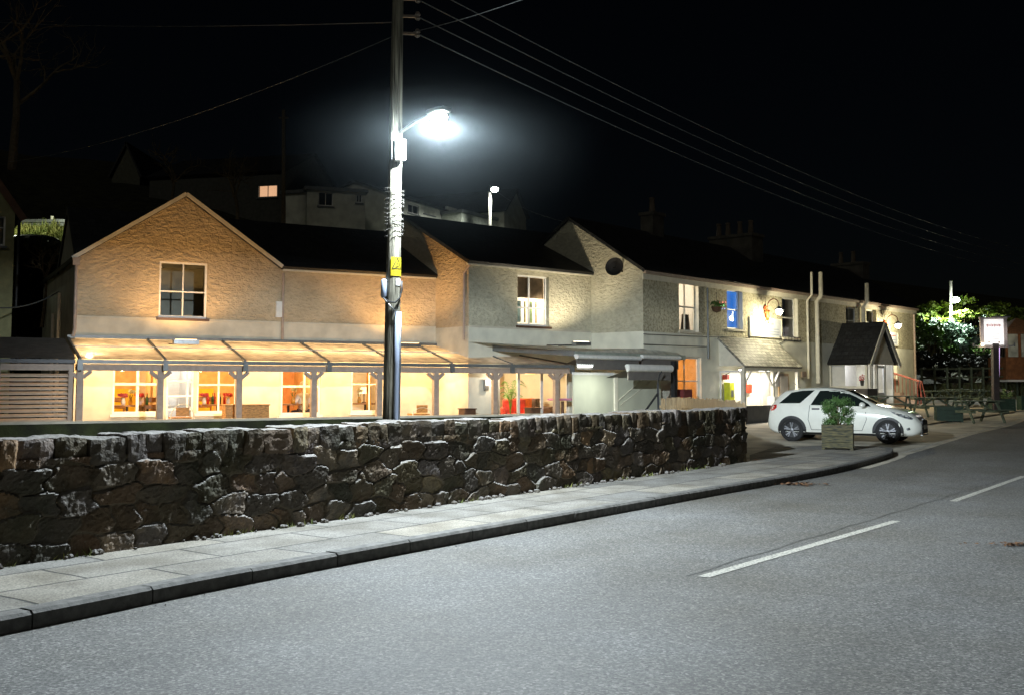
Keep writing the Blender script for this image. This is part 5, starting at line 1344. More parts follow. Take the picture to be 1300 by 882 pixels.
# ================================================================= furniture and people of the dining rooms
def local(fac, u, o, z=FZ): p = fac.pt(u, z, o); return p
def make_table(name='dining_table', top=.42):
    t = thing(name, 'x', 'table')
    MB().lathe((0,0,0), [(.001,.76),(top,.76),(top,.72),(.001,.72)], 20).build('tabletop', M['wood'], t)
    MB().lathe((0,0,0), [(.04,.72),(.03,.4),(.05,.06)], 10).build('leg', M['dark'], t)
    MB().lathe((0,0,0), [(.22,.0),(.22,.02),(.06,.06)], 14).build('base', M['dark'], t)
    return t
def make_chair():
    t = thing('dining_chair', 'x', 'chair')
    MB().box((0,0,.45), (.42,.42,.05)).build('seat', M['wood'], t, bevel=.01)
    b = MB(); b.box((0,-.21,.90), (.40,.03,.14)); b.box((0,-.20,.70), (.38,.025,.10)); b.build('backrest', M['wood'], t, bevel=.008)
    for sx_ in (-1,1):
        MB().bar((sx_*.18,-.20,0),(sx_*.19,-.215,.97),.04).build('leg', M['wood'], t)
        MB().bar((sx_*.18,.18,0),(sx_*.18,.18,.425),.04).build('leg', M['wood'], t)
    return t
def make_vase(col, m_flower, n=60, hh=.20):
    t = thing('flower_vase', 'x', 'vase')
    MB().lathe((0,0,0), [(.001,0),(.05,.0),(.06,.08),(.035,.17),(.04,.19)], 12).build('vase', col, t, smooth=True)
    s = MB()
    for _ in range(7):
        a = R.uniform(0,6.28); s.tube([(0,0,.12),(math.cos(a)*.06,math.sin(a)*.06,.12+hh)], .005, 4)
    s.build('stem', M['green_leaf'], t)
    MB().leaves(n, [((R.gauss(0,.05),R.gauss(0,.05),.2+hh+R.gauss(0,.02)), (.05,.05,.045)) for _ in range(6)], .035).build('flower_head', m_flower, t)
    return t
def make_bottle(m):
    t = thing('bottle', 'x', 'bottle')
    MB().lathe((0,0,0), [(.001,0),(.038,0),(.038,.19),(.014,.24),(.014,.31)], 12).build('bottle_body', m, t, smooth=True)
    MB().lathe((0,0,0), [(.016,.29),(.016,.32),(.001,.32)], 10).build('cap', M['red'], t)
    return t
pinkf = mat('pink_red_petals', (.72,.10,.10), .8, var=.3, vs=12); whitef = mat('cream_petals', (.80,.78,.55), .8, var=.2, vs=12)
T0, C0 = make_table(), make_chair()
V_red, V_white = make_vase(M['white'], pinkf, 150, .08), make_vase(mat('amber_vase', (.55,.30,.05), .2), whitef, 120, .16)
Bo = make_bottle(mat('green_bottle_glass', (.03,.10,.03), .15, var=.05)); Bo2 = make_bottle(mat('red_candle_glass', (.60,.03,.02), .2, var=.05))
used = set()
def plc(proto, fac, u, o, label, group, z=FZ, rz=0.0, s=None):
    c = proto if proto.name not in used else copy_tree(proto); used.add(proto.name)
    c['label'] = label; c['group'] = group
    return put(c, fac.pt(u, z, o), fac.ang + rz, s)
TG, CG = 'tables in the dining rooms', 'chairs in the dining rooms'
def ux(x, o=-1.0, fac=FA): return fac.u(x, 515, o)
plc(T0, FA, ux(160), -.85, 'round table with red flowers inside the leftmost lit window', TG)
plc(T0, FA, ux(190), -1.3, 'table at the right side of the leftmost lit window', TG)
plc(T0, FA, ux(275), -.9, 'table with red glasses inside the second lit window from the left', TG)
plc(T0, FA, ux(364), -.85, 'table beside the seated white-haired diner', TG)
plc(T0, FA, ux(462), -.9, 'table with lamp in the window just left of the pole', TG)
plc(C0, FA, ux(150), -1.6, 'chair behind the red flowers in the leftmost window', CG, rz=2.6)
plc(C0, FA, ux(192), -.7, 'chair nearest the glass in the leftmost window, seen from its back', CG, rz=math.pi)
plc(C0, FA, ux(268), -1.7, 'chair behind the red glasses in the second window', CG, rz=3.0)
plc(C0, FA, ux(385), -.62, 'wooden chair under the seated white-haired diner', CG, rz=math.pi)
plc(C0, FA, ux(478), -.8, 'small wooden chair at the right edge of the window just left of the pole', CG, rz=2.2)
VG = 'flower vases on the dining tables'; TZ = FZ+.765
plc(V_red, FA, ux(154), -.72, 'red flower bunch at the left of the leftmost window', VG, TZ)
plc(V_red, FA, ux(178,-1.1), -1.15, 'red flower bunch in the middle of the leftmost window', VG, TZ)
plc(V_white, FA, ux(166,-.9), -.95, 'tall white flowers between the red bunches in the leftmost window', VG, TZ)
plc(V_red, FA, ux(259,-.8), -.80, 'red flowers at the left of the second window', VG, TZ)
plc(V_red, FA, ux(290,-1.0), -1.05, 'red flowers at the right of the second window', VG, TZ)
plc(V_white, FA, ux(372,-.75), -.75, 'cream flowers in an amber vase beside the white-haired diner', VG, TZ, s=1.15)
plc(V_white, FA, ux(456,-.9), -.9, 'cream flowers in the window just left of the pole', VG, TZ)
BG = 'bottles on the dining tables'
for x, pr, lb in ((186,Bo,'green bottle at the right of the leftmost window'),(271,Bo,'green bottle left of centre in the second window'),(280,Bo,'green bottle right of centre in the second window'),
                  (265,Bo2,'red glass candle left of the bottles in the second window'),(275,Bo2,'red glass candle between the bottles in the second window'),(286,Bo2,'red glass candle right of the bottles in the second window'),(358,Bo2,'red glass candle at far left of the diner\'s window')):
    plc(pr, FA, ux(x,-.85), -.8 - .15*(x % 3), lb, BG, TZ)
for r, c in ((G1,(.85,.55,.02)),(G2,(.85,.42,.02))):
    pass
TL = thing('table_lamp', 'small table lamp with cream shade in the window just left of the pole', 'lamp', FA.pt(ux(462,-1.1), TZ, -1.1))
MB().lathe(FA.pt(ux(462,-1.1),TZ,-1.1), [(.07,0),(.07,.02),(.015,.04),(.015,.30)], 10).build('base', M['wood_dark'], TL)
MB().lathe(FA.pt(ux(462,-1.1),TZ,-1.1), [(.16,.28),(.09,.48)], 14).build('lamp_shade', glow('lamp_shade_glow', (1,.72,.35), 2.2), TL)
CT = thing('curtain', 'gold curtain hanging in the window just left of the pole', 'curtain', FA.pt(ux(468,-.4), 1.2, -.4))
cu = MB(); a = ux(465,-.4); b = ux(471,-.4)
for k in range(12): cu.quad(FA.pt(a+(b-a)*k/12,FZ,-.4-.03*(k%2)),FA.pt(a+(b-a)*(k+1)/12,FZ,-.4-.03*((k+1)%2)),FA.pt(a+(b-a)*(k+1)/12,2.2,-.4-.03*((k+1)%2)),FA.pt(a+(b-a)*k/12,2.2,-.4-.03*(k%2)))
cu.build('cloth', mat('gold_curtain', (.75,.42,.03), .8), CT)

# the diner, seen from behind
def skin(name, verts, edges, rad, m, parent, lv=2):
    me = bpy.data.meshes.new(name); me.from_pydata(verts, edges, []); me.materials.append(m)
    o = bpy.data.objects.new(name, me); COL.objects.link(o)
    if parent: o.parent = parent
    md = o.modifiers.new('Skin', 'SKIN'); md.use_smooth_shade = True
    if not me.skin_vertices: 
        bm = bmesh.new(); bm.from_mesh(me); bm.verts.layers.skin.verify(); bm.to_mesh(me); bm.free()
    for i, r in enumerate(rad): 
        sv = me.skin_vertices[0].data[i]; sv.radius = r if isinstance(r, tuple) else (r, r); sv.use_root = (i == 0)
    s = o.modifiers.new('Subsurf', 'SUBSURF'); s.levels = s.render_levels = lv
    return o
bv = [(0,0,.50),(0,-.01,.72),(0,.0,.95),(0,.02,1.08),(0,.03,1.15),(0,.035,1.25),(0,.03,1.34),
      (-.17,0,1.0),(-.23,.06,.80),(-.18,.30,.78),(-.15,.38,.79),(.17,0,1.0),(.23,.06,.80),(.18,.30,.78),(.15,.38,.79),
      (-.10,.04,.49),(-.12,.42,.50),(-.12,.40,.10),(-.12,.52,.05),(.10,.04,.49),(.12,.42,.50),(.12,.40,.10),(.12,.52,.05),(0,.145,1.235),(-.085,.03,1.24),(.085,.03,1.24)]
be_ = [(0,1),(1,2),(2,3),(3,4),(4,5),(5,6),(2,7),(7,8),(8,9),(9,10),(2,11),(11,12),(12,13),(13,14),(0,15),(15,16),(16,17),(17,18),(0,19),(19,20),(20,21),(21,22),(5,23),(5,24),(5,25)]
br_ = [(.15,.11),(.14,.10),(.16,.10),(.06,.06),(.055,.055),(.085,.10),(.075,.085),.06,.045,.032,.028,.06,.045,.032,.028,.085,.06,.04,.03,.085,.06,.04,.03,.014,.018,.018]
PE = thing('person', 'white-haired person in a white shirt seated at the window table, seen from behind', 'person', (0,0,0))
skin('body', bv, be_, br_, M['skin'], PE)
sh = [0,1,2,3,7,8,9,11,12,13]; mp_ = {v:i for i,v in enumerate(sh)}
skin('shirt', [bv[i] for i in sh], [(mp_[a],mp_[b]) for a,b in be_ if a in mp_ and b in mp_], [tuple(x+.016 for x in (br_[i] if isinstance(br_[i],tuple) else (br_[i],br_[i]))) for i in sh], M['shirt'], PE)
tr_ = [0,15,16,17,19,20,21]; mp_ = {v:i for i,v in enumerate(tr_)}
skin('trousers', [bv[i] for i in tr_], [(mp_[a],mp_[b]) for a,b in be_ if a in mp_ and b in mp_], [tuple(x+.014 for x in (br_[i] if isinstance(br_[i],tuple) else (br_[i],br_[i]))) for i in tr_], M['trousers'], PE)
hb = MB().ball((0,.012,1.315), .118, 16, 10, .95); hb.v = [v for v in hb.v]; hb.build('hair', M['hair'], PE, smooth=True)
put(PE, FA.pt(ux(385,-.75), FZ, -.75), FA.ang+.25)

# ---- lounge behind the glazed doors
def armchair(label, m, u, o, rz, wide=.75):
    t = thing('armchair', label, 'armchair', (0,0,0), 'soft seats in the lounge')
    MB().box((0,0,.26), (wide,.7,.28)).build('seat', m, t, bevel=.05); MB().box((0,-.3,.58), (wide,.18,.56)).build('backrest', m, t, bevel=.06)
    for s in (-1,1): MB().box((s*(wide/2),0,.36), (.14,.72,.46)).build('arm', m, t, bevel=.05)
    for s in (-1,1):
        for q_ in (-1,1): MB().box((s*(wide/2-.05),q_*.28,.06), (.05,.05,.12)).build('leg', M['wood_dark'], t)
    return put(t, F2.pt(u, FZ, o), F2.ang+rz)
ul2 = lambda x, o=-1.2: F2.u(x, 510, o)
armchair('red armchair beside the palm behind the glazed doors', M['red_soft'], ul2(656), -1.3, 2.5)
armchair('orange sofa in the middle of the glazed doors', M['orange_soft'], ul2(676,-2.2), -2.2, math.pi+.1, 1.3)
armchair('brown armchair at the right of the glazed doors', M['wood_dark'], ul2(692,-1.6), -1.6, 3.6, .6)
PT = thing('palm_plant', 'tall green potted palm behind the left glazed door', 'plant', (0,0,0))
MB().lathe((0,0,0), [(.001,0),(.13,0),(.17,.3),(.14,.3)], 14).build('pot', M['wood_dark'], PT)
pb_ = MB(); st_m = MB()
for k in range(11):
    a = k*2.39; L_ = R.uniform(.5,.75); hgt = R.uniform(.55,1.1); d = Vector((math.cos(a),math.sin(a),0))
    pts_ = [Vector((0,0,.3)), d*.06+Vector((0,0,.3+hgt*.7)), d*.22*L_/.6+Vector((0,0,.35+hgt)), d*.42*L_/.6+Vector((0,0,.32+hgt*.95))]
    pp = smooth_path(pts_, 6); st_m.tube(pp, .008, 5)
    for i in range(8, len(pp)-1):
        t_ = (pp[i+1]-pp[i]).normalized(); sd_ = t_.cross(Vector((0,0,1))).normalized()
        for s in (-1,1):
            e = pp[i] + sd_*s*.16 + t_*.10 - Vector((0,0,.04)); pb_.add([pp[i]-t_*.012, pp[i]+t_*.012, e], [(0,1,2)])
st_m.build('stem', M['palm'], PT); pb_.build('frond', M['palm'], PT)
put(PT, F2.pt(ul2(648,-.7), FZ, -.7), 0)
HB_ = thing('hanging_lamp', 'woven basket pendant lamp glowing yellow behind the middle glazed door', 'lamp', F2.pt(ul2(673,-1.6), 2.0, -1.6))
MB().lathe(F2.pt(ul2(673,-1.6), 0, -1.6), [(.17,1.92),(.22,2.0),(.22,2.12),(.16,2.2)], 16).build('basket', glow('basket_glow', (1,.55,.08), 1.6), HB_)
MB().bar(F2.pt(ul2(673,-1.6),2.2,-1.6), F2.pt(ul2(673,-1.6),CEIL-.02,-1.6), .015).build('cord', M['dark'], HB_)
PK = thing('cafe_table', 'small table with pink cloth at the right edge of the glazed doors', 'table', F2.pt(ul2(713,.5), FZ, .5))
c = F2.pt(ul2(714,.5), 0, .5)
MB().box((c.x,c.y,FZ+.86), (.75,.6,.06), rz=F2.ang).build('cloth', mat('pink_cloth', (.75,.32,.50), .8), PK, bevel=.02); MB().lathe(c, [(.05,FZ+.80),(.04,FZ+.02),(.25,FZ+.01)], 12).build('leg', M['wood_dark'], PK)

# ---- things standing on the terrace
def planter_box(label, u0, u1, o, z1, m, g):
    t = thing('trough_planter', label, 'planter', FA.pt((u0+u1)/2, FZ, o), g)
    MB().fbox(FA, u0, u1, FZ+.04, z1, o-.2, o+.2).build('trough', m, t, bevel=.01)
    sl_ = MB()
    for k in range(int((u1-u0)/.16)): sl_.fbox(FA, u0+.02+.16*k, u0+.14+.16*k, FZ+.08, z1-.02, o+.201, o+.215)
    sl_.build('slats', m, t); MB().fbox(FA, u0-.02, u1+.02, z1, z1+.03, o-.22, o+.23).build('rim', m, t)
    return t
PG = 'slatted troughs on the terrace'; om = mat('orange_brown_wood', (.50,.26,.08), .6, var=.3, vs=4, stretch=(3,3,9))  # orange-brown wood of troughs and chair backs
planter_box('brown slatted trough left of the second canopy bay post', FA.u(284,520,1.6), FA.u(299,520,1.6), 1.6, FA.z(300,514,1.6), om, PG)
planter_box('long brown slatted trough right of the second canopy bay post', FA.u(304,520,1.6), FA.u(339,520,1.6), 1.6, FA.z(320,514,1.6), om, PG)
planter_box('dark trough under the canopy near the cottage corner', FA.u(586,521,2.0), FA.u(600,521,2.0), 2.0, FA.z(593,519,2.0), M['wood_dark'], PG)
planter_box('dark trough in front of the middle glazed door', FA.u(670,520,2.3), FA.u(682,520,2.3), 2.3, FA.z(676,518,2.3), M['wood_dark'], PG)
def bistro_chair(label, x, o, sc=1.0):
    t = thing('bistro_chair', label, 'chair', FA.pt(FA.u(x,520,o),FZ,o), 'hoop back chairs on the terrace'); c = FA.pt(FA.u(x,520,o),0,o)
    hp = MB(); pts_ = [FA.pt(FA.u(x,520,o)+.30*math.cos(th), FZ+.45+.36*math.sin(th)*sc, o) for th in [math.pi*k/12 for k in range(13)]]
    hp.tube([FA.pt(FA.u(x,520,o)+.30,FZ,o)]+pts_+[FA.pt(FA.u(x,520,o)-.30,FZ,o)], .014, 6).build('hoop_frame', M['cream'], t)
    MB().fbox(FA, FA.u(x,520,o)-.17, FA.u(x,520,o)+.17, FZ+.50, FZ+.72, o-.02, o+.01).build('backrest', om, t)
    MB().fbox(FA, FA.u(x,520,o)-.26, FA.u(x,520,o)+.26, FZ+.43, FZ+.47, o-.48, o-.03).build('seat', om, t)
    for s in (-1,1): MB().bar(FA.pt(FA.u(x,520,o)+s*.22,FZ,o-.44),FA.pt(FA.u(x,520,o)+s*.22,FZ+.43,o-.44),.03).build('leg', M['cream'], t)
bistro_chair('hoop back chair with wooden back in front of the glazed door', 232, 1.2)
bistro_chair('pale chair low behind the parapet just right of the pole', 536, 1.2, .55)

# ================================================================= the cars
M['rim'] = mat('dark_alloy', (.20,.20,.21), .35, .8, var=.15)
def build_car(name, label, paint, detail=True):
    t = thing(name, label, 'car')
    xs_ = np.array([-1.945,-1.93,-1.88,-1.78,-1.62,-1.45,-1.25,-1.0,-.7,-.35,0,.2,.4,.6,.8,.95,1.1,1.3,1.5,1.65,1.8,1.9,1.97,2.0])
    top = np.interp(xs_, [-1.945,-1.93,-1.88,-1.62,-1.45,-1.1,-.6,-.2,.15,.5,.92,1.1,1.4,1.65,1.82,1.92,2.0], [.60,.80,.96,1.27,1.375,1.435,1.462,1.455,1.40,1.22,1.0,.965,.90,.83,.755,.66,.52])
    bot = np.interp(xs_, [-1.945,-1.85,-1.6,1.6,1.85,2.0], [.36,.26,.20,.19,.21,.28])
    Wd = np.interp(xs_, [-1.945,-1.88,-1.6,-1.2,0,1.1,1.5,1.75,1.9,2.0], [.60,.70,.82,.855,.845,.855,.83,.76,.66,.50])
    belt = np.interp(xs_, [-1.945,-1.85,-1.5,-.5,.4,.95,1.5,1.8,2.0], [.59,.92,1.0,.965,.93,.90,.80,.70,.50])
    belt = np.minimum(belt, top-.008)
    Wr = np.interp(xs_, [-1.945,-1.6,-1.2,-.3,.3,.95,1.5,2.0], [.50,.56,.60,.61,.60,.66,.62,.44])
    secs = []
    for i in range(len(xs_)):
        w, b, tp, zb, wr = Wd[i], belt[i], top[i], bot[i], min(Wr[i], Wd[i]-.05)
        zm = zb+(b-zb)*.5; ft = lambda k: (w-.045) + (wr-(w-.045))*k
        gh = tp-b
        secs.append([(0,zb),(w-.10,zb),(w-.015,zb+.07),(w,zm),(w-.004,zm+(b-zm)*.5),(w-.03,b-.015*min(1,gh*20)),(ft(.12),b+gh*.12),(ft(.55),b+gh*.50),(ft(.92),b+gh*.82),(ft(1.0)-.05,b+gh*.93),(wr*.62,tp-.012*min(1,gh*8)),(0,tp)])
    secs = np.array(secs)
    def half_y(x, z):
        s = np.array([[np.interp(x, xs_, secs[:,k,0]), np.interp(x, xs_, secs[:,k,1])] for k in range(1,10)])
        return float(np.interp(z, s[:,1], s[:,0]))
    def top_z(x, y):
        s = np.array([[np.interp(x, xs_, secs[:,k,0]), np.interp(x, xs_, secs[:,k,1])] for k in range(5,12)])[::-1]
        return float(np.interp(abs(y), s[:,0], s[:,1]))
    mb = MB(); n = secs.shape[1]; ring = 2*n-2
    for i, x in enumerate(xs_):
        for k in range(n): mb.v.append((x, -secs[i,k,0], secs[i,k,1]))
        for k in range(n-2, 0, -1): mb.v.append((x, secs[i,k,0], secs[i,k,1]))
    for i in range(len(xs_)-1):
        for k in range(ring):
            k2 = (k+1) % ring; mb.f.append((i*ring+k, i*ring+k2, (i+1)*ring+k2, (i+1)*ring+k))
    mb.f.append(tuple(range(ring))); mb.f.append(tuple((len(xs_)-1)*ring+k for k in reversed(range(ring))))
    body = mb.build('body', paint, t, smooth=True)
    def side(poly, lift, m, nm, par, sides=(-1,1), step=.09):
        for s in sides:
            bm = bmesh.new(); f = bm.faces.new([bm.verts.new((x, 0, z)) for x, z in poly])
            x0 = min(p[0] for p in poly); x1 = max(p[0] for p in poly); z0 = min(p[1] for p in poly); z1 = max(p[1] for p in poly)
            for v in np.arange(x0+step, x1, step): bmesh.ops.bisect_plane(bm, geom=bm.verts[:]+bm.edges[:]+bm.faces[:], plane_co=(v,0,0), plane_no=(1,0,0))
            for v in np.arange(z0+step*.6, z1, step*.6): bmesh.ops.bisect_plane(bm, geom=bm.verts[:]+bm.edges[:]+bm.faces[:], plane_co=(0,0,v), plane_no=(0,0,1))
            for v in bm.verts: v.co.y = s*(half_y(v.co.x, v.co.z)+lift)
            q_ = MB(); bm.verts.index_update(); q_.v = [tuple(v.co) for v in bm.verts]; q_.f = [tuple(v.index for v in f.verts) for f in bm.faces]; bm.free()
            q_.build(nm, m, par, smooth=True)
    gl = mat('tinted_car_glass', (.012,.018,.016), .04, spec=.9, var=.02)
    dk = M['black']
    side([(-1.60,1.02),(-1.49,1.12),(-1.28,1.31),(-.98,1.365),(-.66,1.375),(-1.02,1.03)], .004, gl, 'quarter_window', body)
    side([(-.74,.985),(-.52,1.36),(-.15,1.375),(.10,1.345),(.42,1.20),(.72,1.03),(.80,.955)], .004, gl, 'side_window', body)
    # door gap lines, handle
    for a, b in (((-.755,.98),(-.80,.60)),((-.80,.60),(-.72,.33)),((.66,.95),(.70,.62)),((.70,.62),(.58,.33)),((-.72,.33),(.58,.33))):
        dx, dz = b[0]-a[0], b[1]-a[1]; l = math.hypot(dx,dz); nx_, nz_ = -dz/l*.006, dx/l*.006
        side([(a[0]-nx_,a[1]-nz_),(a[0]+nx_,a[1]+nz_),(b[0]+nx_,b[1]+nz_),(b[0]-nx_,b[1]-nz_)], .003, dk, 'door_gap', body, step=.3)
    side([(-.70,.86),(-.50,.86),(-.50,.90),(-.70,.90)], .018, M['dark'], 'door_handle', body, step=.3)
    side([(-1.25,.20),(1.25,.20),(1.2,.255),(-1.2,.265)], .004, dk, 'sill_trim', body)
    # wheels in dark arches
    for wx in (-1.24, 1.22):
        side([(wx+.385*math.cos(a_), max(.205,.315+.375*math.sin(a_))) for a_ in [math.radians(-16+212*k/24) for k in range(25)]], .005, dk, 'wheel_arch', body, step=.12)
        for s in (-1, 1):
            y = s*(.745)
            wh = MB().lathe((wx, y+s*.0, .315), [(.21,-.10),(.30,-.10),(.315,-.07),(.315,.085),(.30,.115),(.225,.12)], 32, 'Y')
            wh.v = [(v[0], y + (v[1]-y)*s, v[2]) for v in wh.v]
            w_ = wh.build('wheel', mat('tyre_rubber', (.018,.018,.018), .85, var=.1), t, smooth=True)
            rm = MB(); yo = y + s*.112
            rm.lathe((wx, yo, .315), [(.205,-.02*1),(.225,.004),(.215,.012),(.20,.004)], 32, 'Y')
            for k in range(5):
                for dl in (-.17, .17):
                    a_ = k*2*math.pi/5 + .3; p0 = Vector((wx+.05*math.cos(a_), yo+s*.004, .315+.05*math.sin(a_))); p1 = Vector((wx+.206*math.cos(a_+dl), yo+s*.008, .315+.206*math.sin(a_+dl)))
                    rm.bar(p0, p1, .030, .02, up=(0,1,0))
            rm.lathe((wx, yo, .315), [(.001,.015*s),(.045,.012*s),(.06,.0)], 14, 'Y')
            rm.build('rim', M['rim'], w_, smooth=False)
            MB().lathe((wx, yo-s*.035, .315), [(.001,0),(.215,0)], 24, 'Y').build('brake_shadow', M['black'], w_)
    # glasshouse top surfaces
    def topsheet(x0, x1, yf, lift, m, nm, nx_=10, ny_=12, par=body):
        q_ = MB()
        for i in range(nx_+1):
            x = x0+(x1-x0)*i/nx_
            for j in range(ny_+1):
                y = yf(x)*(2*j/ny_-1); q_.v.append((x, y, top_z(x, y)+lift))
        q_.f = [(i*(ny_+1)+j, i*(ny_+1)+j+1, (i+1)*(ny_+1)+j+1, (i+1)*(ny_+1)+j) for i in range(nx_) for j in range(ny_)]
        q_.build(nm, m, par, smooth=True)
    topsheet(.13, .88, lambda x: .50+.10*(x-.13), .005, gl, 'windscreen')
    topsheet(-1.80, -1.50, lambda x: .46, .006, gl, 'rear_window')
    # lights
    lens = mat('headlamp_lens', (.10,.11,.12), .08, .3, var=.6, vs=14, col2=(.55,.58,.6), spec=.9)
    for s in (-1,1): pass
    side([(1.27,.845),(1.45,.80),(1.70,.735),(1.84,.66),(1.80,.625),(1.66,.655),(1.48,.72),(1.34,.80)], .006, lens, 'headlight', body, step=.06)
    side([(1.46,.53),(1.49,.53),(1.47,.42),(1.50,.34),(1.465,.34),(1.44,.43)], .005, dk, 'bumper_vent', body)
    side([(1.66,.40),(1.74,.43),(1.76,.37),(1.68,.35)], .006, lens, 'fog_lamp', body)
    side([(-1.86,.97),(-1.66,.985),(-1.66,.90),(-1.74,.83),(-1.885,.80)], .007, mat('tail_lamp_red', (.55,.015,.01), .15, var=.15, vs=20), 'tail_light', body, step=.06)
    # grille at the nose
    gr_ = MB()
    for z0,z1,w_ in ((.46,.60,.40),(.26,.42,.46)):
        gr_.v += []; q_ = [(2.006 if z0>.3 else 1.985, -w_, z0),(2.006 if z0>.3 else 1.985, w_, z0),(2.0, w_*.9, z1),(2.0,-w_*.9, z1)]
        gr_.box((1.975,0,(z0+z1)/2),(.09,2*w_,z1-z0))
    gr_.build('grille', dk, body, bevel=.02)
    MB().box((2.024,0,.43),(.02,.52,.11)).build('number_plate', M['white'], body)
    MB().box((1.99,0,.63),(.05,.5,.02)).build('chrome_bar', M['galv'], body, bevel=.008)
    MB().box((1.99,0,.225),(.06,1.0,.03)).build('lip', M['galv'], body, bevel=.01)
    for s in (-1,1):
        m_ = MB().ball((.62, s*.95, 1.0), .10, 12, 8, .72); m_.v = [(v[0]*.8+.124, v[1], v[2]) for v in m_.v]
        m_.build('wing_mirror', paint, body, smooth=True)
    MB().bar((-1.18,.0,1.43),(-1.40,.0,1.58),.008).build('aerial', dk, body)
    # dim cabin seen through the glass is left dark: tinted panes
    return t
white_paint = mat('white_car_paint', (.84,.84,.76), .18, var=.03, spec=.6)
nt_ = white_paint.node_tree.nodes['Principled BSDF']; nt_.inputs['Coat Weight'].default_value = .5; nt_.inputs['Coat Roughness'].default_value = .05
car = build_car('parked_car', 'white three-door hatchback parked on the forecourt behind the shrub planter', white_paint)
pr_, pf_ = ground(1010, 559.5), ground(1125, 563.5)
mid = (pr_+pf_)/2; hd_ = (pf_-pr_); yaw = math.atan2(hd_.y, hd_.x)
nn = Vector((math.sin(yaw), -math.cos(yaw), 0))          # towards the viewer: near wheels stand on the measured points
put(car, (mid.x - nn.x*.78 , mid.y - nn.y*.78, gz(mid.y)+.004), yaw); car.rotation_euler = (0, -.0, yaw)
blue_paint = mat('dark_blue_car_paint', (.02,.05,.22), .25, var=.05, spec=.6)
c2 = build_car('parked_car', 'dark blue car mostly cut off by the right edge of the view', blue_paint, False)
g_ = ground(1297, 502); put(c2, (g_.x+1.75, g_.y+.3, gz(g_.y)), math.radians(8))

# ================================================================= planters, tables, sign post
def tub(label, corner_px, w, d, h, m, yaw_, plant=None, name='planter'):
    c = ground(*corner_px, add=.112 if corner_px[0] < 1100 else 0.0)
    t = thing(name, label, 'planter', (0,0,0), None)
    b = MB(); nb = 4
    for k in range(nb):
        z0 = .04+(h-.04)*k/nb; z1 = .04+(h-.04)*(k+1)/nb-.008
        b.box((0,-d/2+.0125,(z0+z1)/2),(w,.025,z1-z0)); b.box((0,d/2-.0125,(z0+z1)/2),(w,.025,z1-z0))
        b.box((-w/2+.0125,0,(z0+z1)/2),(.025,d-.052,z1-z0)); b.box((w/2-.0125,0,(z0+z1)/2),(.025,d-.052,z1-z0))
    b.build('boards', m, t)
    for sx_ in (-1,1):
        for sy_ in (-1,1): MB().box((sx_*(w/2-.03),sy_*(d/2-.03),h/2),(.07,.07,h+.01)).build('corner_post', m, t)
    MB().box((0,0,h-.06),(w-.06,d-.06,.05)).build('soil', M['bark'], t)
    return t, c
yw = yaw + .16
pt_, c = tub('square wooden planter of mossy boards on the pavement tip before the white car', (1083, 571), .66, .56, .56, M['timber_green'], yw)
cx = Vector((math.cos(yw), math.sin(yw), 0)); cyv = Vector((-math.sin(yw), math.cos(yw), 0))
pos = Vector((c.x,c.y,.112)) - cx*.33 + cyv*.28
put(pt_, pos, yw)
SH = thing('conifer_shrub', 'round bushy green shrub growing in the mossy wooden planter', 'shrub', (pos.x,pos.y,.112+.5))
rnd = random.Random(3)
lob = []
for k in range(46):
    a = rnd.uniform(0,6.28); rr = .33*math.sqrt(rnd.random()); z = rnd.uniform(.10,.66-.5*rr*rr/.11*.35)
    lob.append(((pos.x+rr*math.cos(a), pos.y+rr*math.sin(a), .112+.5+z), (.095,.095,.10)))
br_m = MB()
for c_, r_ in lob[::2]: br_m.tube([(pos.x,pos.y,.6),(pos.x+(c_[0]-pos.x)*.5,pos.y+(c_[1]-pos.y)*.5,.6+(c_[2]-.6)*.35), c_], [.018,.012,.005], 5)
br_m.build('branches', M['twig'], SH)
fo = MB().leaves(8000, lob, .017, .5, rnd)
for _ in range(260):                                     # upright feathery sprigs
    c_, r_ = lob[rnd.randrange(len(lob))]; d = Vector((rnd.gauss(0,1),rnd.gauss(0,1),rnd.gauss(.5,.8))).normalized(); p0 = Vector(c_)+d*.07
    dd2 = (d*.7+Vector((0,0,.7))).normalized(); L_ = rnd.uniform(.03,.08)
    for k in range(7):
        p_k = p0+dd2*L_*k/6; s_ = .020*(1-.08*k)
        for q_ in range(2):
            a = Vector((rnd.gauss(0,1),rnd.gauss(0,1),rnd.gauss(.5,.5))).normalized(); b2 = a.cross(dd2).normalized()
            fo.add([p_k, p_k+a*s_*.5+b2*s_*.25, p_k+a*s_*1.3, p_k+a*s_*.5-b2*s_*.25], [(0,1,2,3)])
fo.build('foliage', M['conifer'], SH)

g1_, c = tub('plain dark green planter box beside the picnic tables', (1223, 535.5), .86, .55, .54, M['planter_green'], .1)
put(g1_, (c.x-.42, c.y+.22, c.z), -.22)
g2_, c = tub('dark green planter with pale flowers at the foot of the sign post', (1288, 521.5), .95, .55, .52, M['planter_green'], .1)
put(g2_, (c.x-.42, c.y+.25, c.z), -.12)
FL = thing('flowering_plants', 'pale flowers and leaves in the green planter by the sign post', 'plants', (c.x-.42, c.y+.25, c.z+.5))
MB().leaves(420, [((c.x-.42+rnd.uniform(-.4,.4), c.y+.25+rnd.uniform(-.2,.2), c.z+.6+rnd.uniform(0,.25)),(.10,.10,.10)) for _ in range(14)], .05, .5, rnd).build('foliage', mat('pale_green_leaf', (.22,.30,.10), .6, var=.4), FL)
MB().leaves(110, [((c.x-.42+rnd.uniform(-.4,.4), c.y+.2+rnd.uniform(-.2,.2), c.z+.75+rnd.uniform(0,.25)),(.07,.07,.06)) for _ in range(8)], .035, .5, rnd).build('flower_head', mat('pale_petals', (.62,.52,.45), .7), FL)
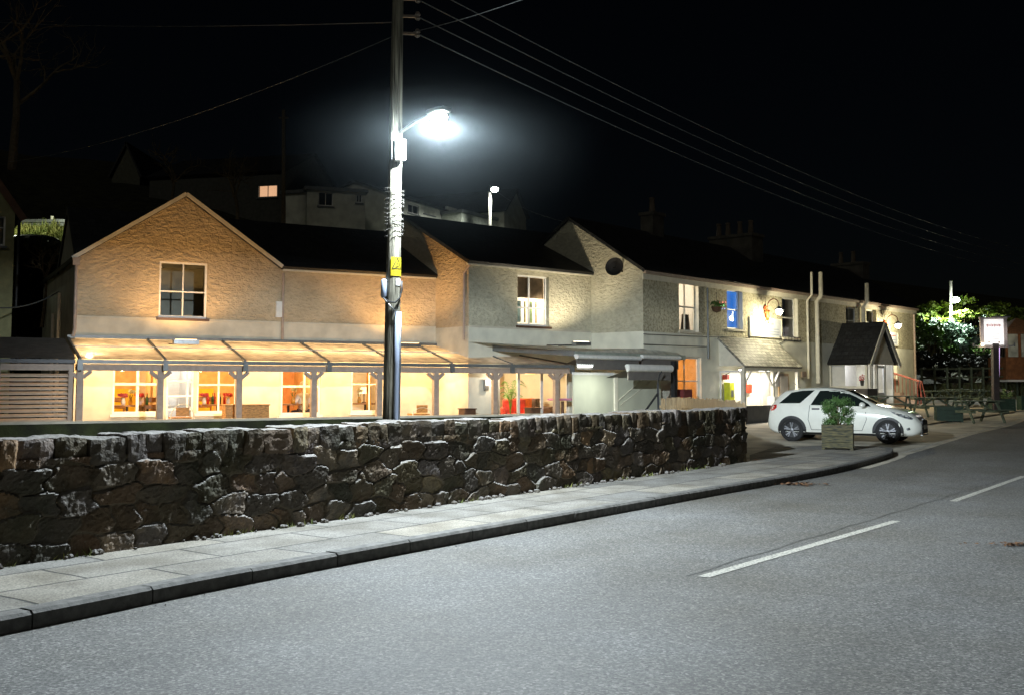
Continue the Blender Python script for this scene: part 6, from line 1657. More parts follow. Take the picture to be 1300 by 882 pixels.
g3_, c = tub('green planter half out of view at the right edge', (1299, 520.5), .8, .55, .62, M['planter_green'], .1)
put(g3_, (c.x+.35, c.y+.2, c.z), -.1)

def picnic():
    t = thing('picnic_table', 'x', 'picnic table')
    b = MB()
    for k in range(5): b.box((0,-.29+.145*k,.75),(1.75,.135,.035))
    b.build('tabletop', M['picnic'], t)
    for s in (-1,1):
        b = MB(); b.box((0,s*.70,.44),(1.75,.13,.035)); b.box((0,s*.56,.44),(1.75,.13,.035)); b.build('seat', M['picnic'], t)
    for s in (-1,1):
        f = MB(); x = s*.62
        for q_ in (-1,1): f.bar((x,q_*.62,0),(x,q_*.22,.73),.09,.045,up=(1,0,0))
        f.box((x+s*.05,0,.39),(.045,1.52,.09)); f.box((x+s*.05,0,.70),(.045,.6,.07)); f.build('leg_frame', M['picnic'], t)
    [MB().bar((s*.6,0,.42),(s*.1,0,.72),.05,.06).build('brace', M['picnic'], t) for s in (-1,1)]
    return t
pic = picnic(); first = True
for (px, py, rz, lb) in ((1130,502,-.15,'picnic table just behind the bonnet of the white car'),(1186,504,.1,'picnic table behind the plain green planter box, nearest the road'),(1196,497,-.05,'long picnic table in the second row, left of the sign post'),(1238,509,.25,'picnic table beside the foot of the sign post'),(1252,497,.1,'farthest picnic table behind the sign post'),(1222,492.5,.05,'picnic table in the back row by the low stone wall')):
    d_ = 40.0
    for _ in range(40):
        z = gz(d_)+.76; rr_ = ray(px, py); d_ += .4*(min(max((z-CAMZ)/rr_[2]*rr_[1], 34), 52)-d_) if abs(rr_[2])>1e-4 else 0
    d_ = min(max(d_, 36.5), 50); x = (px-650)/1320*d_
    o = pic if first else copy_tree(pic); first = False
    o['label'] = lb; o['group'] = 'picnic tables in the beer garden'; put(o, (x, d_, gz(d_)), rz)
# patio strip under the tables
pt2 = MB().poly([tuple(ground(1172,540).xy), tuple(ground(1288,523.5).xy), (27,58), (17.5,52)], [], lambda x, y: (x, y, gz(y)+.05))
tag(pt2.build('patio', mat('patio_slabs', (.34,.28,.19), .8, var=.2, vs=2)), kind='structure')

b_ = ground(1264, 521.5); dS = b_.y
SP_ = thing('sign_post', 'tall pub sign post with white lettered board, dark square post and lilac reflecting edge', 'sign', b_)
p_ = lambda px, py, dd=0: at(px, py, dS+dd)
zt_ = p_(1260,404).z; zb_ = p_(1260,439).z
post_t = Vector((p_(1259,440).x+.12, dS, zb_))
MB().bar((b_.x,dS,b_.z-.1),(post_t.x+.02,dS,zb_+.1),.24,.24).build('post', mat('dark_stained_post', (.045,.035,.035), .6, var=.2), SP_)
MB().bar((b_.x+.145,dS-.06,b_.z+1.25),(post_t.x+.165,dS-.06,zb_-.02),.035,.04).build('edge_reflection', glow('lilac_edge', (.80,.52,1), 1.7), SP_)  # reflective edge, its reflection painted as emission
xl_, xr_ = p_(1243.5,420).x, p_(1279,420).x
ry = -.18
bc = Vector(((xl_+xr_)/2, dS, (zt_+zb_)/2)); W_, H_ = xr_-xl_, zt_-zb_
bd_ = MB().box(bc, (W_*.66, .09, H_*.92), rz=ry).build('board', glow('sign_board_lit', (1,.97,.97), .62), SP_)  # slight emission stands for the sign lamps' light on the board
fr = MB()
RZ = Matrix.Rotation(ry, 3, 'Z')
for s in (-1,1): fr.box(bc+RZ@Vector((s*(W_*.33+.07),0,0)), (.14,.13,H_), rz=ry)
fr.box(bc+Vector((0,0,H_/2)), (W_*.94,.15,.07), rz=ry); fr.box(bc-Vector((0,0,H_/2+.02)), (W_*1.0,.15,.09), rz=ry)
fr.build('frame', mat('mauve_grey_frame', (.42,.36,.36), .5, var=.1), SP_)
fb = MB(); 
for s in (-1,1): fb.bar(bc+RZ@Vector((s*W_*.45,0,-H_/2-.02)), bc+RZ@Vector((s*W_*.68,0,-H_/2+.02)), .05).bar(bc+RZ@Vector((s*W_*.68,0,-H_/2-.03)), bc+RZ@Vector((s*W_*.68,-.02,-H_/2+.12)), .06)
fb.bar(bc+RZ@Vector((0,0,H_/2+.06)), bc+RZ@Vector((W_*.58,0,H_/2+.05)), .05); fb.build('lamp_arm', M['galv'], SP_)
MB().ball(bc+RZ@Vector((-W_*.42,-.2,-H_/2+.06)), .06, 10, 7).build('spot_globe', glow('sign_spot', (1,.85,.55), 14), SP_)
sc_ = MB()
for k in range(9):
    a_ = k/8; sc_.tube([bc+RZ@Vector((-W_*.3+a_*W_*.5,0,H_/2+.04)), bc+RZ@Vector((-W_*.27+a_*W_*.5,0,H_/2+.16+.04*math.sin(a_*9)))], [.02,.008], 5)
sc_.build('scrollwork', M['dark'], SP_)
lt = MB()
for k, (zf, wf, m_) in enumerate(((.24,.78,0),(.02,.6,1),(-.08,.66,1),(-.17,.66,1),(-.25,.62,1))):
    q_ = MB().box(bc+RZ@Vector((0,-.047,H_*zf)), (W_*.58*wf,.004,.10 if k==0 else .018), rz=ry)
    if k == 0:
        q_ = MB(); 
        for j in range(13): q_.box(bc+RZ@Vector((-W_*.24+W_*.48*j/12,-.047,H_*zf-.01*(j%2))), (.018+.012*(j%2),.004,.07+.025*((j*5)%3)), rz=ry)
    q_.build('lettering', redp if k == 0 else greyp, SP_)
for s in (-1,1): MB().box(bc+RZ@Vector((s*W_*.17,-.047,-H_*.37)), (.07,.004,.05), rz=ry).build('emblem', M['wood'], SP_)
lamp('SPOT', 'sign_spot_light', bc+RZ@Vector((0,-.9,-H_*.1)), 20, (1,.92,.85), r=.1, d=RZ@Vector((0,1,.05)), ang=80)

# steps and red railings at the far door, red lit panel by the porch
ST = thing('door_steps', 'pale steps with red tubular railings at the terrace far right door', 'steps', F3.pt(F3.u(1150,500,.8), .7, .8))
ua_, ub_ = F3.u(1136,490,.3), F3.u(1158,490,.9)
for k in range(4): MB().fbox(F3, ua_, ub_, .5, .72+.17*k, .02, 1.5-.32*k).build('step', mat('pink_grey_step', (.52,.42,.36), .7), ST)
for u_ in (ua_+.05, ub_-.05):
    rl = MB()
    for o_, zz_ in ((.15,2.1),(1.3,1.7)): rl.tube([F3.pt(u_,.7,o_),F3.pt(u_,zz_,o_)], .025, 6)
    for k in range(6): rl.tube([F3.pt(u_,.8,.3+.17*k),F3.pt(u_,2.0-.06*k,.3+.17*k)], .008, 5)
    rl.tube([F3.pt(u_,2.12,.1),F3.pt(u_,1.72,1.35),F3.pt(u_,1.0,1.5)], .022, 8); rl.build('railing', mat('pinkish_red_rail', (.36,.10,.07), .5), ST)
RP = thing('red_cabinet', 'tall cabinet with white lit top half and bright red lower half beside the gabled porch', 'cabinet', F3.pt(F3.u(1126,480,.5), .6, .5))
ua_, ub_ = F3.u(1121,480,.7), F3.u(1131,480,.7)
zA_, zB_, zC_ = F3.z(1126,503,.7), F3.z(1126,480,.7), F3.z(1126,455,.7)
MB().fbox(F3, ua_, ub_, zA_-.3, zB_, .3, .7).build('base', mat('vermilion', (.72,.10,.03), .5, emit=(1,.12,.03), es=.35), RP); MB().fbox(F3, ua_+.03, ub_-.03, zB_+.002, zC_-.12, .32, .69).build('lit_top', glow('cabinet_glow', (1,.86,.86), .9), RP); MB().fbox(F3, ua_, ub_, zC_-.118, zC_, .3, .7).build('canopy', M['red'], RP)
# hanging baskets and lights on the front
HBk = thing('hanging_basket', 'dark hanging basket on the pebbledash left of the blue window', 'basket', F3.pt(F3.u(911,388,.3), 4.2, .3))
c = F3.pt(*F3.uz(910,390,.3), .3); MB().lathe(c, [(.001,-.2),(.14,-.15),(.2,0),(.18,.0)], 12).build('basket', M['wood_dark'], HBk); MB().leaves(160, [((c.x,c.y,c.z+.1),(.22,.22,.14))], .05).build('foliage', M['green_leaf'], HBk)
MB().bar(F3.pt(F3.u(910,380,.0),c.z+.5,.0), (c.x,c.y,c.z+.5), .02).bar((c.x,c.y,c.z+.5),(c.x,c.y,c.z),.01).build('bracket', M['dark'], HBk)
SLt = thing('light_string', 'short string of tiny coloured lights between hanging basket and blue window', 'light string', F3.pt(*F3.uz(918,388,.05), .05))
for k in range(7):
    c = F3.pt(*F3.uz(914+k*1.2, 384+ (k%3)*4, .06), .06); MB().ball(c, .02, 6, 5).build('bulb', glow('bulb_%d'%k, ((1,.1,.1),(.1,1,.2),(.2,.3,1))[k%3], 2.0), SLt)
WB = thing('window_shelf', 'thin black iron shelf under the window right of the wide sign', 'shelf', F3.pt(*F3.uz(1004,431,.15), .15))
r0, r1 = F3.uz(996,432,.25), F3.uz(1015,434,.25)
q_ = MB(); q_.tube([F3.pt(r0[0],r0[1],.02),F3.pt(r0[0],r0[1],.3),F3.pt(r1[0],r0[1],.3),F3.pt(r1[0],r0[1],.02)], .015, 5); q_.tube([F3.pt(r0[0],r0[1]+.14,.02),F3.pt(r0[0],r0[1]+.14,.3),F3.pt(r1[0],r0[1]+.14,.3),F3.pt(r1[0],r0[1]+.14,.02)], .012, 5)
for k in range(6): q_.bar(F3.pt(r0[0]+(r1[0]-r0[0])*k/5,r0[1],.3),F3.pt(r0[0]+(r1[0]-r0[0])*k/5,r0[1]+.14,.3),.012)
q_.build('ironwork', M['dark'], WB)

M['wall_hill'] = mat('pale_hill_house_render', (.62,.63,.55), .9, var=.15, vs=2)
# ================================================================= beyond: hill houses, lamps, trees
def hz_(x, y): return terrain(x, y)
def simple_house(name, label, px0, px1, ytop_l, d0, d1, depth, roof_h, m, wins, lit=None, gable=False, ybase=300):
    A_ = at(px0, ytop_l, d0); B_ = Vector((( px1-CX)/F*d1, d1))
    f = Fac(A_.xy, (B_ - A_.xy)); L_ = (B_-A_.xy).length; ze = A_.z
    zb = min(hz_(A_.x,A_.y), hz_(B_.x,B_.y)) - 1.0
    t = thing(name, label, 'house', f.pt(L_/2, zb+1, -depth/2), 'houses on the dark hillside')
    holes = [f.rect(*w) for w in wins]
    wall(t, 'wall', f, [(0,zb),(L_,zb),(L_,ze),(L_/2,ze+roof_h),(0,ze)] if gable else [(0,zb),(L_,zb),(L_,ze),(0,ze)], holes, m)
    for s, P0, d_ in ((0, f.pt(0,0,-depth), f.n), (1, f.pt(L_,0,0), -f.n)):
        g_ = Fac(P0.xy, d_)
        plane_wall(t, 'side_wall', g_, [(0,zb),(depth,zb),(depth,ze),(depth/2,ze+(0 if gable else roof_h)),(0,ze)], m)
    if gable:
        for a, b in (((-.2,ze-.1),(L_/2,ze+roof_h)),((L_+.2,ze-.1),(L_/2,ze+roof_h))):
            roof(t, f, [(a[0],.2,a[1]+.12),(b[0],.2,b[1]+.12),(b[0],-depth,b[1]+.12),(a[0],-depth,a[1]+.12)], M['slate'], vaxis='u')
    elif roof_h > 0:
        roof(t, f, [(-.2,.2,ze+.02),(L_+.2,.2,ze+.02),(L_+.2,-depth/2,ze+roof_h+.1),(-.2,-depth/2,ze+roof_h+.1)], M['slate'])
        roof(t, f, [(-.2,-depth,ze+.02),(L_+.2,-depth,ze+.02),(L_+.2,-depth/2-.002,ze+roof_h+.1),(-.2,-depth/2-.002,ze+roof_h+.1)], M['slate'])
    else:
        MB().fbox(f, -.15, L_+.15, ze, ze+.18, -depth-.1, .15).build('roof', M['greyframe'], t)
    for k, r in enumerate(holes):
        w = window(t, f, r, vb=(.5,), inset=.06, sill=True)
        if lit is not None and k in lit:
            MB().quad(*[f.pt(u,z,-.3) for u,z in ((r[0],r[2]),(r[1],r[2]),(r[1],r[3]),(r[0],r[3]))]).build('curtain', glow('lit_curtain', (1,.55,.30), .75), w)
        else:
            MB().quad(*[f.pt(u,z,-.3) for u,z in ((r[0],r[2]),(r[1],r[2]),(r[1],r[3]),(r[0],r[3]))]).build('curtain', M['black'], w)
    return t, f, L_
simple_house('house', 'flat-roofed grey house with two dark windows on the hillside left of the pole', 390, 462, 241, 56, 57, 7, 0, M['wall_hill'], [(404,244,423,262),(452,247,460,258)])
simple_house('house', 'low grey annexe on the hillside left of the flat-roofed house', 360, 389, 247, 57, 56.5, 6, 0, M['wall_hill'], [])
simple_house('house', 'long low grey house with a window row on the hillside right of the pole', 513, 584, 252, 60, 66, 7, 1.3, M['wall_hill'], [(518,260,532,272),(538,261,552,273),(568,264,580,275)])
simple_house('house', 'pale walled yard building behind the hill street lamp', 586, 640, 270, 63, 67, 6, 0, mat('pale_yard_wall', (.42,.45,.38), .9), [])
simple_house('house', 'gabled grey house at the right end of the hillside row', 640, 668, 268, 66, 69, 8, 1.6, M['wall_dim'], [], gable=True)
simple_house('house', 'dark house on the hillside with one small window lit warm orange', 190, 357, 226, 62, 60, 8, 1.8, mat('very_dark_render', (.09,.09,.08), .9), [(327,235,352,251)], lit=(0,))
simple_house('house', 'dark steep gable house high on the hillside at upper left', 142, 172, 226, 66, 66, 8, 2.2, mat('dark_olive_render', (.12,.12,.09), .9), [], gable=True)
# neighbour at the left edge of the view
NB = thing('neighbour_house', 'dim olive gable end with brown verge board cut off by the left edge', 'house', at(-60, 320, 33))
q_ = at(17,330,33); nf = Fac((q_.x-.857*6, q_.y-.514*6), (.857,.514)); nL = 6.0
zE = nf.z(17, 268); zR = zE + 2.2
wN = nf.rect(-22, 274, 7, 312)
nm_ = mat('olive_render', (.30,.30,.16), .9, var=.12, bump=.3, bs=30)
wall(NB, 'wall', nf, [(0,0),(nL,0),(nL,zE),(nL/2,zR+2.2),(0,zE)], [wN], nm_)
g_ = Fac(nf.pt(nL,0,0).xy, -nf.n); plane_wall(NB, 'side_wall', g_, [(0,0),(7,0),(7,zE),(0,zE)], nm_)
for s in (0,1):
    ue = nL+.25 if s else -.25
    roof(NB, nf, [(ue,.2,zE-.2),(nL/2,.2,zR+2.3),(nL/2,-7,zR+2.3),(ue,-7,zE-.2)], M['slate'], vaxis='u')
    MB().bar(nf.pt(ue,zE-.30,.22), nf.pt(nL/2,zR+2.2,.22), .05, .22).build('verge_board', mat('brown_verge', (.14,.07,.04), .6), NB)
window(NB, nf, wN, hb=(.62,), vb=(.5,), inset=.05)
MB().quad(*[nf.pt(u,z,-.3) for u,z in ((wN[0],wN[2]),(wN[1],wN[2]),(wN[1],wN[3]),(wN[0],wN[3]))]).build('curtain', M['wall_dim'], NB)
MB().tube([nf.pt(nL+.12,zE-.3,.05),nf.pt(nL+.12,4,.05)], .05, 8).build('downpipe', M['dark'], NB)

# upper lane: crash barrier, grass bank, dark car
BR = thing('crash_barrier', 'galvanised crash barrier above the lit grass bank at upper left', 'barrier', at(60, 282, 41))
a_, b_ = at(14, 279, 43), at(120, 279, 42.2)
for zz_, dy in ((0,0),(-.16,.0)): MB().bar(a_+Vector((0,dy,zz_-.06)), b_+Vector((0,dy,zz_-.06)), .06, .13).build('rail', M['galv'], BR)
for x in (22, 66, 110):
    p = at(x, 276, 42.7); MB().bar(p+Vector((0,.08,.05)), p+Vector((0,.08,-1.0)), .12).build('post', M['cream'], BR)
bk_ = MB(); nb_ = 40
for j in range(9):
    for i in range(nb_+1):
        p = at(8+i*3.2, 288+j*3.0, 42.0-j*.35); bk_.v.append((p.x+R.gauss(0,.05), p.y+R.gauss(0,.05), p.z+R.gauss(0,.07)))
bk_.f = [(j*(nb_+1)+i, j*(nb_+1)+i+1, (j+1)*(nb_+1)+i+1, (j+1)*(nb_+1)+i) for j in range(8) for i in range(nb_)]
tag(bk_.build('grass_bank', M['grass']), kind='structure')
gt = MB()
for _ in range(2600):
    j = R.random()*8; i = R.random()*nb_; p = at(8+i*3.2, 288+j*3.0, 42.0-j*.35); h = R.uniform(.08,.32)*(1.5 if abs(i-17)<3 and j<3 else 1); a = R.uniform(0,6.28); w_ = Vector((math.cos(a),math.sin(a),0))*.025
    gt.add([p-w_,p+w_,p+Vector((R.gauss(0,.1),R.gauss(0,.08)-.05,h))], [(0,1,2)])
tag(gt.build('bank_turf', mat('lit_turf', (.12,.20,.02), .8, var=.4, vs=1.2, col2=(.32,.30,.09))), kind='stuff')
c3 = build_car('parked_car', 'black car roof and red tail light below the lit grass bank, upper left', mat('black_car_paint', (.008,.008,.01), .2), False)
p = at(66, 299.5, 38.5); put(c3, (p.x, p.y, p.z-1.46), .06)
HW = thing('hedge_wall', 'dark ivy-covered retaining wall below the upper lane at left', 'hedge', at(40, 330, 36))
hw = MB()
for j in range(14):
    for i in range(30):
        p = at(-30+i*5.0, 309, 35.6-.10*j); hw.v.append((p.x+R.gauss(0,.06), p.y+R.gauss(0,.18), p.z - .36*j + R.gauss(0,.07)))
hw.f = [(j*30+i, j*30+i+1, (j+1)*30+i+1, (j+1)*30+i) for j in range(13) for i in range(29)]
hw.build('wall_face', M['hill'], HW)
lf = MB()
for _ in range(5200):
    p = at(R.uniform(-30,115), 309, 35.5); z = p.z - abs(R.gauss(0,1.4)); s_ = R.uniform(.05,.13)
    a = Vector((R.gauss(0,1),R.gauss(0,.5),R.gauss(0,1))).normalized()*s_; b = Vector((R.gauss(0,1),R.gauss(0,.5),R.gauss(0,1))).normalized()*s_*.6; q_ = Vector((p.x,p.y-R.uniform(0,.5)-(p.z-z)*.10,z+R.gauss(0,.05)))
    lf.add([q_-a,q_+b,q_+a,q_-b],[(0,1,2,3)])
lf.build('ivy', mat('dark_ivy', (.03,.035,.014), .7, var=.5, vs=3), HW)

# street lamps further off
def far_lamp(label, px, ylamp, ybase, d, W, dx, head_r, col, ang=165):
    t = thing('street_lamp', label, 'street lamp', at(px, ybase, d), 'distant street lamps')
    b = at(px, ybase+10, d); tp = at(px, ylamp+4, d); top2 = at(px, ylamp-24, d) if label.startswith('distant') else tp
    MB().tube([b, tp, top2] if top2 is not tp else [b, tp], .10, 10).build('column', mat('pale_lamp_column', (.50,.48,.42), .7, var=.2), t)
    h = at(px+dx, ylamp, d-.6)
    MB().tube([tp-Vector((0,0,.2)), h+Vector((0,0,.12))], .03, 6).build('arm', M['galv'], t)
    hd_ = MB().box(h+Vector((0,0,.10)), (.5,.25,.08)).build('lamp_head', M['greyframe'], t)
    MB().ball(h, head_r, 12, 8, .7).build('lamp_bowl', glow('far_bowl_%d' % px, col, 60), hd_, smooth=True)
    lamp('SPOT', 'far_street_light', h-Vector((0,0,head_r+.02)), W, col, r=.1, d=(0,0,-1), ang=ang)
    return t
far_lamp('lit lamp on a pale column among the hillside houses', 622, 241, 291, 61, 900, 6, .22, (.95,1,.92))
far_lamp('distant lit lamp on a timber pole before the bright bushes at right', 1207, 381, 447, 68, 2600, 6, .26, (.90,1,.90))
for k, x in enumerate((360,)):
    t = thing('timber_pole', 'thin dark pole beside the hillside annexe, left of centre', 'pole', at(x, 295, 54)); MB().tube([at(x,300,54), at(x,140,54)], [.12,.09], 8).build('shaft', M['bark'], t); MB().bar(at(x-6,150,54),at(x+6,150,54),.08).build('crossarm', M['bark'], t)
# assumed lamp out of view, added to light the lane bank on the left
t = thing('street_lamp', 'assumed street lamp over the upper lane, added beyond the left edge of the view', 'street lamp', at(-22, 300, 39), 'distant street lamps')
MB().tube([at(-22,310,39), at(-22,215,39)], .07, 8).build('column', M['galv'], t)
h = at(-14,216,39); hd_ = MB().box(h+Vector((0,0,.1)), (.5,.2,.08)).build('lamp_head', M['greyframe'], t); MB().ball(h, .12, 10, 7, .6).build('lamp_bowl', glow('assumed_lane_bowl', (.9,1,.8), 40), hd_)
lamp('SPOT', 'assumed_lane_light', h-Vector((0,0,.14)), 520, (.92,1,.72), r=.1, d=(.35,.25,-1), ang=150)

# trees and bushes
def branch(mb, p, d, L_, r, depth, rnd):
    n = 4; pts_ = [p]
    for k in range(n):
        d = (d + Vector((rnd.gauss(0,.18),rnd.gauss(0,.18),rnd.gauss(.03,.14)))).normalized(); pts_.append(pts_[-1]+d*L_/n)
    mb.tube(pts_, [r*(1-.45*k/n) for k in range(n+1)], 5 if depth > 1 else 4, cap=False)
    if depth > 0:
        for k in range(rnd.randint(3,4)):
            q_ = pts_[rnd.randint(2,n)]; nd = (d + Vector((rnd.gauss(0,.75),rnd.gauss(0,.75),rnd.gauss(.1,.55)))).normalized()
            branch(mb, q_, nd, L_*rnd.uniform(.55,.8), r*.5, depth-1, rnd)
def bare_tree(label, px, ybase, d, H_, seed, depth=4, name='bare_tree'):
    rnd = random.Random(seed); b = at(px, ybase, d); t = thing(name, label, 'tree', b, 'bare trees on the hillside')
    mb = MB(); tr_ = MB()
    top = b + Vector((rnd.gauss(0,.2),rnd.gauss(0,.2),H_*.4)); tr_.tube([b-Vector((0,0,.6)), b.lerp(top,.5)+Vector((.05,0,0)), top], [H_*.025,H_*.02,H_*.016], 8); tr_.build('trunk', M['bark'], t)
    for k in range(5): branch(mb, b.lerp(top, rnd.uniform(.6,1)), Vector((rnd.gauss(0,.7),rnd.gauss(0,.7),1)).normalized(), H_*.3, H_*.012, depth-1, rnd)
    mb.build('crown', M['twig'], t); return t
bare_tree('bare twiggy tree at the top left corner against the sky', 16, 190, 30, 5.2, 4)
bare_tree('bare bushy tree left of the small lit hillside window', 302, 286, 52, 4.2, 9)
bare_tree('faint bare tree on the slope behind the gabled wing', 215, 262, 50, 4.0, 21, 3)
bare_tree('thin bare tree over the dark bank between neighbour house and gabled wing', 54, 392, 33, 2.6, 31, 3)
def bush(label, px, py, d, rx, rz_, n, m, seed, size=.16, name='bush'):
    rnd = random.Random(seed); c = at(px, py, d); t = thing(name, label, 'bush', (c.x, c.y, hz_(c.x,c.y)), 'bushes on the right hand bank')
    lob = []
    for k in range(26):
        a = rnd.uniform(0,6.28); r_ = rx*math.sqrt(rnd.random()); lob.append(((c.x+r_*math.cos(a), c.y+r_*.7*math.sin(a), c.z+rz_*rnd.uniform(-1,1)*(1-.6*(r_/rx)**2)), (rx*.24,rx*.24,rz_*.24)))
    br_ = MB(); g0 = Vector((c.x, c.y, hz_(c.x,c.y)-.2))
    for c_, _ in lob[::3]: br_.tube([g0, g0.lerp(Vector(c_),.5)+Vector((rnd.gauss(0,.2),rnd.gauss(0,.2),.2)), c_], [.09,.05,.015], 5)
    br_.build('branches', M['bark'], t); MB().leaves(n, lob, size, .6, rnd).build('foliage', m, t); return t
bush('broad yellow-green lit bush behind the distant lamp pole', 1222, 400, 70.0, 3.4, 1.2, 5200, M['bush'], 1)
bush('pale silvery leaved bush in front of the lamp pole, between it and the sign', 1234, 424, 67.6, 1.7, 1.3, 3200, M['bush_pale'], 2, .13)
bush('dim yellow-green bush top left of the distant lamp', 1186, 402, 70.2, 1.6, 1.1, 2400, M['bush'], 3)
bush('pale leaved low bush left of the distant lamp pole', 1198, 424, 68.6, 1.6, 1.0, 2600, M['bush_pale'], 4, .13)
bush('yellow bush trailing off right behind the pub sign board', 1268, 401, 70.5, 1.9, .7, 2000, M['bush'], 5)
bush('dark green bush low on the bank right of the terrace end', 1178, 430, 66, 1.3, 1.1, 1300, M['green_leaf'], 6, .14)
bush('dark green bush low between lamp pole and sign post', 1222, 447, 68.5, 2.0, .9, 1700, M['green_leaf'], 7, .14)
for k, (px, py, rx) in enumerate(((1180,462,1.6),(1205,464,1.8),(1232,462,1.8),(1256,466,1.6),(1284,470,1.5))):
    bush('very dark scrub on the bank, %s from the terrace end' % ('nearest','second','third','fourth','fifth')[k], px, py, 63.5, rx, .75, 1300, M['dark_leaf'], 40+k, .12)
# brown summerhouse at the right edge
SHs = thing('summerhouse', 'brown timber summerhouse with hipped roof and pale windows at the right edge', 'summerhouse', at(1300, 478, 58))
sf = Fac(at(1278,470,58).xy, (1,.05)); s0 = 0; s1 = 2.6; zf_ = at(1290,470,58).z; zr_ = at(1290,424,58).z; za_ = at(1294,410,58).z
br_w = mat('red_brown_timber', (.20,.08,.03), .6, var=.25, vs=5)
MB().fbox(sf, s0, s1, zf_-.5, zf_+.75, -2, -.05).build('lower_panel', br_w, SHs)
for u_ in (.0,.75,1.6,2.5): MB().fbox(sf, u_, u_+.13, zf_+.752, zr_, -.14, -.02).build('post', br_w, SHs)
MB().fbox(sf, s0, s1, zf_+.76, zr_, -.12, -.10).build('pane', mat('pale_window', (.42,.46,.42), .2, var=.3, vs=2), SHs)
cA, cB, cC, cD = sf.pt(s0-.3,zr_,.3), sf.pt(s1+.3,zr_,.3), sf.pt(s1+.3,zr_,-2.3), sf.pt(s0-.3,zr_,-2.3); ap = sf.pt(1.2,za_+.35,-1)
MB().add([cA,cB,cC,cD,ap], [(0,1,4),(1,2,4),(2,3,4),(3,0,4),(3,2,1,0)]).build('roof', mat('brown_shingles', (.24,.12,.06), .7, var=.25, vs=9, bump=.5, bs=20), SHs)
MB().fbox(sf, s0-.2, s1, zf_-.62, zf_-.51, -.4, .5).build('deck', M['white'], SHs)
lamp('POINT', 'summerhouse_light', sf.pt(-.2, zr_-.2, 1.6), 20, (1,.8,.55))
# low wall and green rail at the back of the beer garden
LW = thing('garden_wall', 'low rubble wall at the back of the beer garden below the bank', 'wall', (24, 57, gz(57)))
pL, pR = at(1166,497,54.5), at(1300,495,60)
lw = MB(); nl = 90
for j in range(7):
    for i in range(nl+1):
        p = pL.lerp(pR, i/nl); lw.v.append((p.x+R.gauss(0,.03), p.y+R.gauss(0,.07), gz(p.y)-.1+.16*j))
lw.f = [(j*(nl+1)+i, j*(nl+1)+i+1, (j+1)*(nl+1)+i+1, (j+1)*(nl+1)+i) for j in range(6) for i in range(nl)]
lw.build('wall_face', mat('mossy_rubble', (.16,.13,.07), .9, var=.6, vs=3, col2=(.12,.14,.05)), LW)
RL = thing('rail_fence', 'long green timber post and rail fence above the low garden wall', 'fence', (24, 56, gz(56)))
for dz_, dy_ in ((1.62,-.3),(1.15,-.3)):
    MB().bar(pL+Vector((0,dy_,-pL.z+gz(pL.y)+dz_)), pR+Vector((0,dy_,-pR.z+gz(pR.y)+dz_)), .07, .09).build('rail', M['picnic'], RL)
for k in range(10):
    p = pL.lerp(pR, k/9+.01); MB().bar((p.x,p.y-.36,gz(p.y)),(p.x,p.y-.36,gz(p.y)+1.7),.09).build('post', M['picnic'], RL)

# ================================================================= night sky, moonlight fill, camera
w = bpy.data.worlds.new('World'); SC.world = w; w.use_nodes = True
nt = w.node_tree; bg = nt.nodes['Background']
sky = nt.nodes.new('ShaderNodeTexSky'); sky.sky_type = 'NISHITA'; sky.sun_disc = False
MOON_EL, MOON_AZ = math.radians(38), math.radians(195)
sky.sun_elevation = MOON_EL; sky.sun_rotation = MOON_AZ
nt.links.new(sky.outputs['Color'], bg.inputs['Color']); bg.inputs['Strength'].default_value = .00030
sl = bpy.data.lights.new('moon_fill', 'SUN'); sl.energy = .10; sl.angle = math.radians(9); sl.color = (1,.97,.80)  # dim fill added in place of street lamps out of view
so = bpy.data.objects.new('moon_fill', sl); COL.objects.link(so)
so.rotation_euler = Vector((-math.sin(MOON_AZ)*math.cos(MOON_EL)*-1*-1, -math.cos(MOON_AZ)*math.cos(MOON_EL), -math.sin(MOON_EL))).to_track_quat('-Z','Y').to_euler()

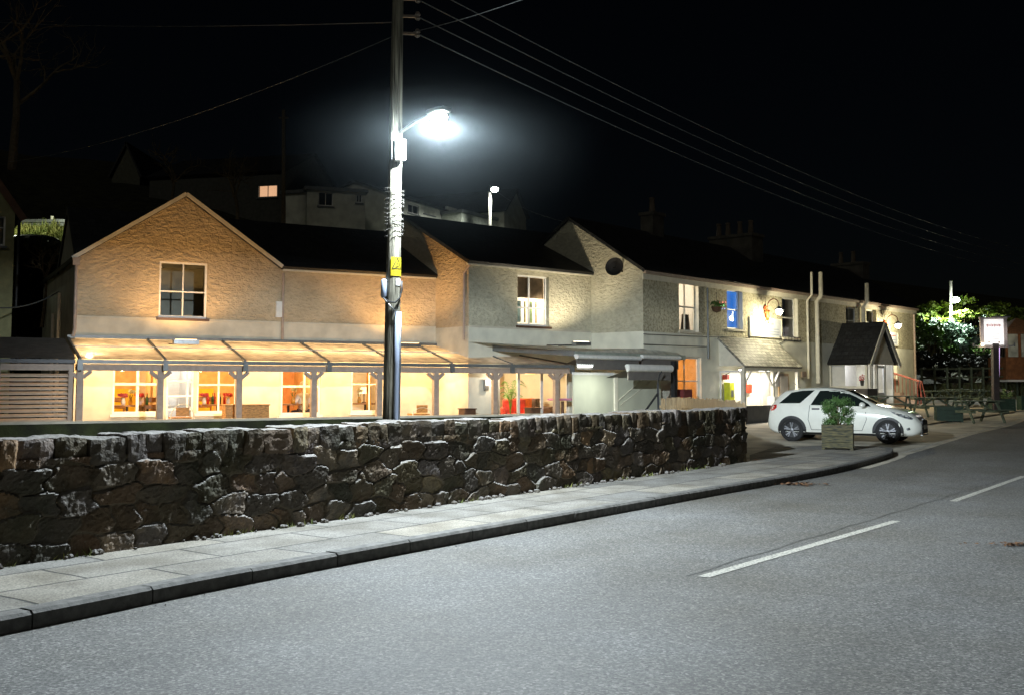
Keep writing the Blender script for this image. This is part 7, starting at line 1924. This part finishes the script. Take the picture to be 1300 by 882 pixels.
cam = bpy.data.cameras.new('camera'); co_ = bpy.data.objects.new('camera', cam); COL.objects.link(co_)
co_.location = (0,0,CAMZ); co_.rotation_euler = (math.pi/2 + PITCH, 0, 0)
cam.sensor_fit = 'HORIZONTAL'; cam.sensor_width = 36; cam.lens = 36*F/1300; cam.shift_y = -(441-CY)/1300
cam.clip_start = .1; cam.clip_end = 2000
SC.camera = co_
SC.view_settings.view_transform = 'Standard'; SC.view_settings.look = 'None'; SC.view_settings.exposure = 0
cy = SC.cycles; cy.use_denoising = True; cy.max_bounces = 6; cy.diffuse_bounces = 3; cy.glossy_bounces = 3; cy.transparent_max_bounces = 16
cy.transmission_bounces = 4; cy.sample_clamp_indirect = 4; cy.caustics_reflective = False; cy.caustics_refractive = False

# scattering ball added for the lens glare round the street lamp, thinning outwards
RM = 2.15
mm = bpy.data.materials.new('lamp_halo_volume'); mm.use_nodes = True; nt = mm.node_tree
nt.nodes.remove(nt.nodes['Principled BSDF']); vs_ = nt.nodes.new('ShaderNodeVolumeScatter')
vs_.inputs['Color'].default_value = (.80,.95,1,1); vs_.inputs['Anisotropy'].default_value = .55
tc = nt.nodes.new('ShaderNodeTexCoord'); mp = nt.nodes.new('ShaderNodeMapping'); mp.inputs['Scale'].default_value = (1/RM,)*3
gd = nt.nodes.new('ShaderNodeTexGradient'); gd.gradient_type = 'SPHERICAL'
pw = nt.nodes.new('ShaderNodeMath'); pw.operation = 'POWER'; pw.inputs[1].default_value = 1.6
ml = nt.nodes.new('ShaderNodeMath'); ml.operation = 'MULTIPLY'; ml.inputs[1].default_value = .0026
nt.links.new(tc.outputs['Object'], mp.inputs[0]); nt.links.new(mp.outputs[0], gd.inputs[0]); nt.links.new(gd.outputs['Fac'], pw.inputs[0]); nt.links.new(pw.outputs[0], ml.inputs[0])
nt.links.new(ml.outputs[0], vs_.inputs['Density']); nt.links.new(vs_.outputs[0], nt.nodes['Material Output'].inputs['Volume'])
tag(MB().ball(HL, RM, 32, 20).build('lamp_halo', mm, origin=HL), kind='structure')
cy.volume_bounces = 0; cy.volume_step_rate = 1.0; cy.volume_max_steps = 64
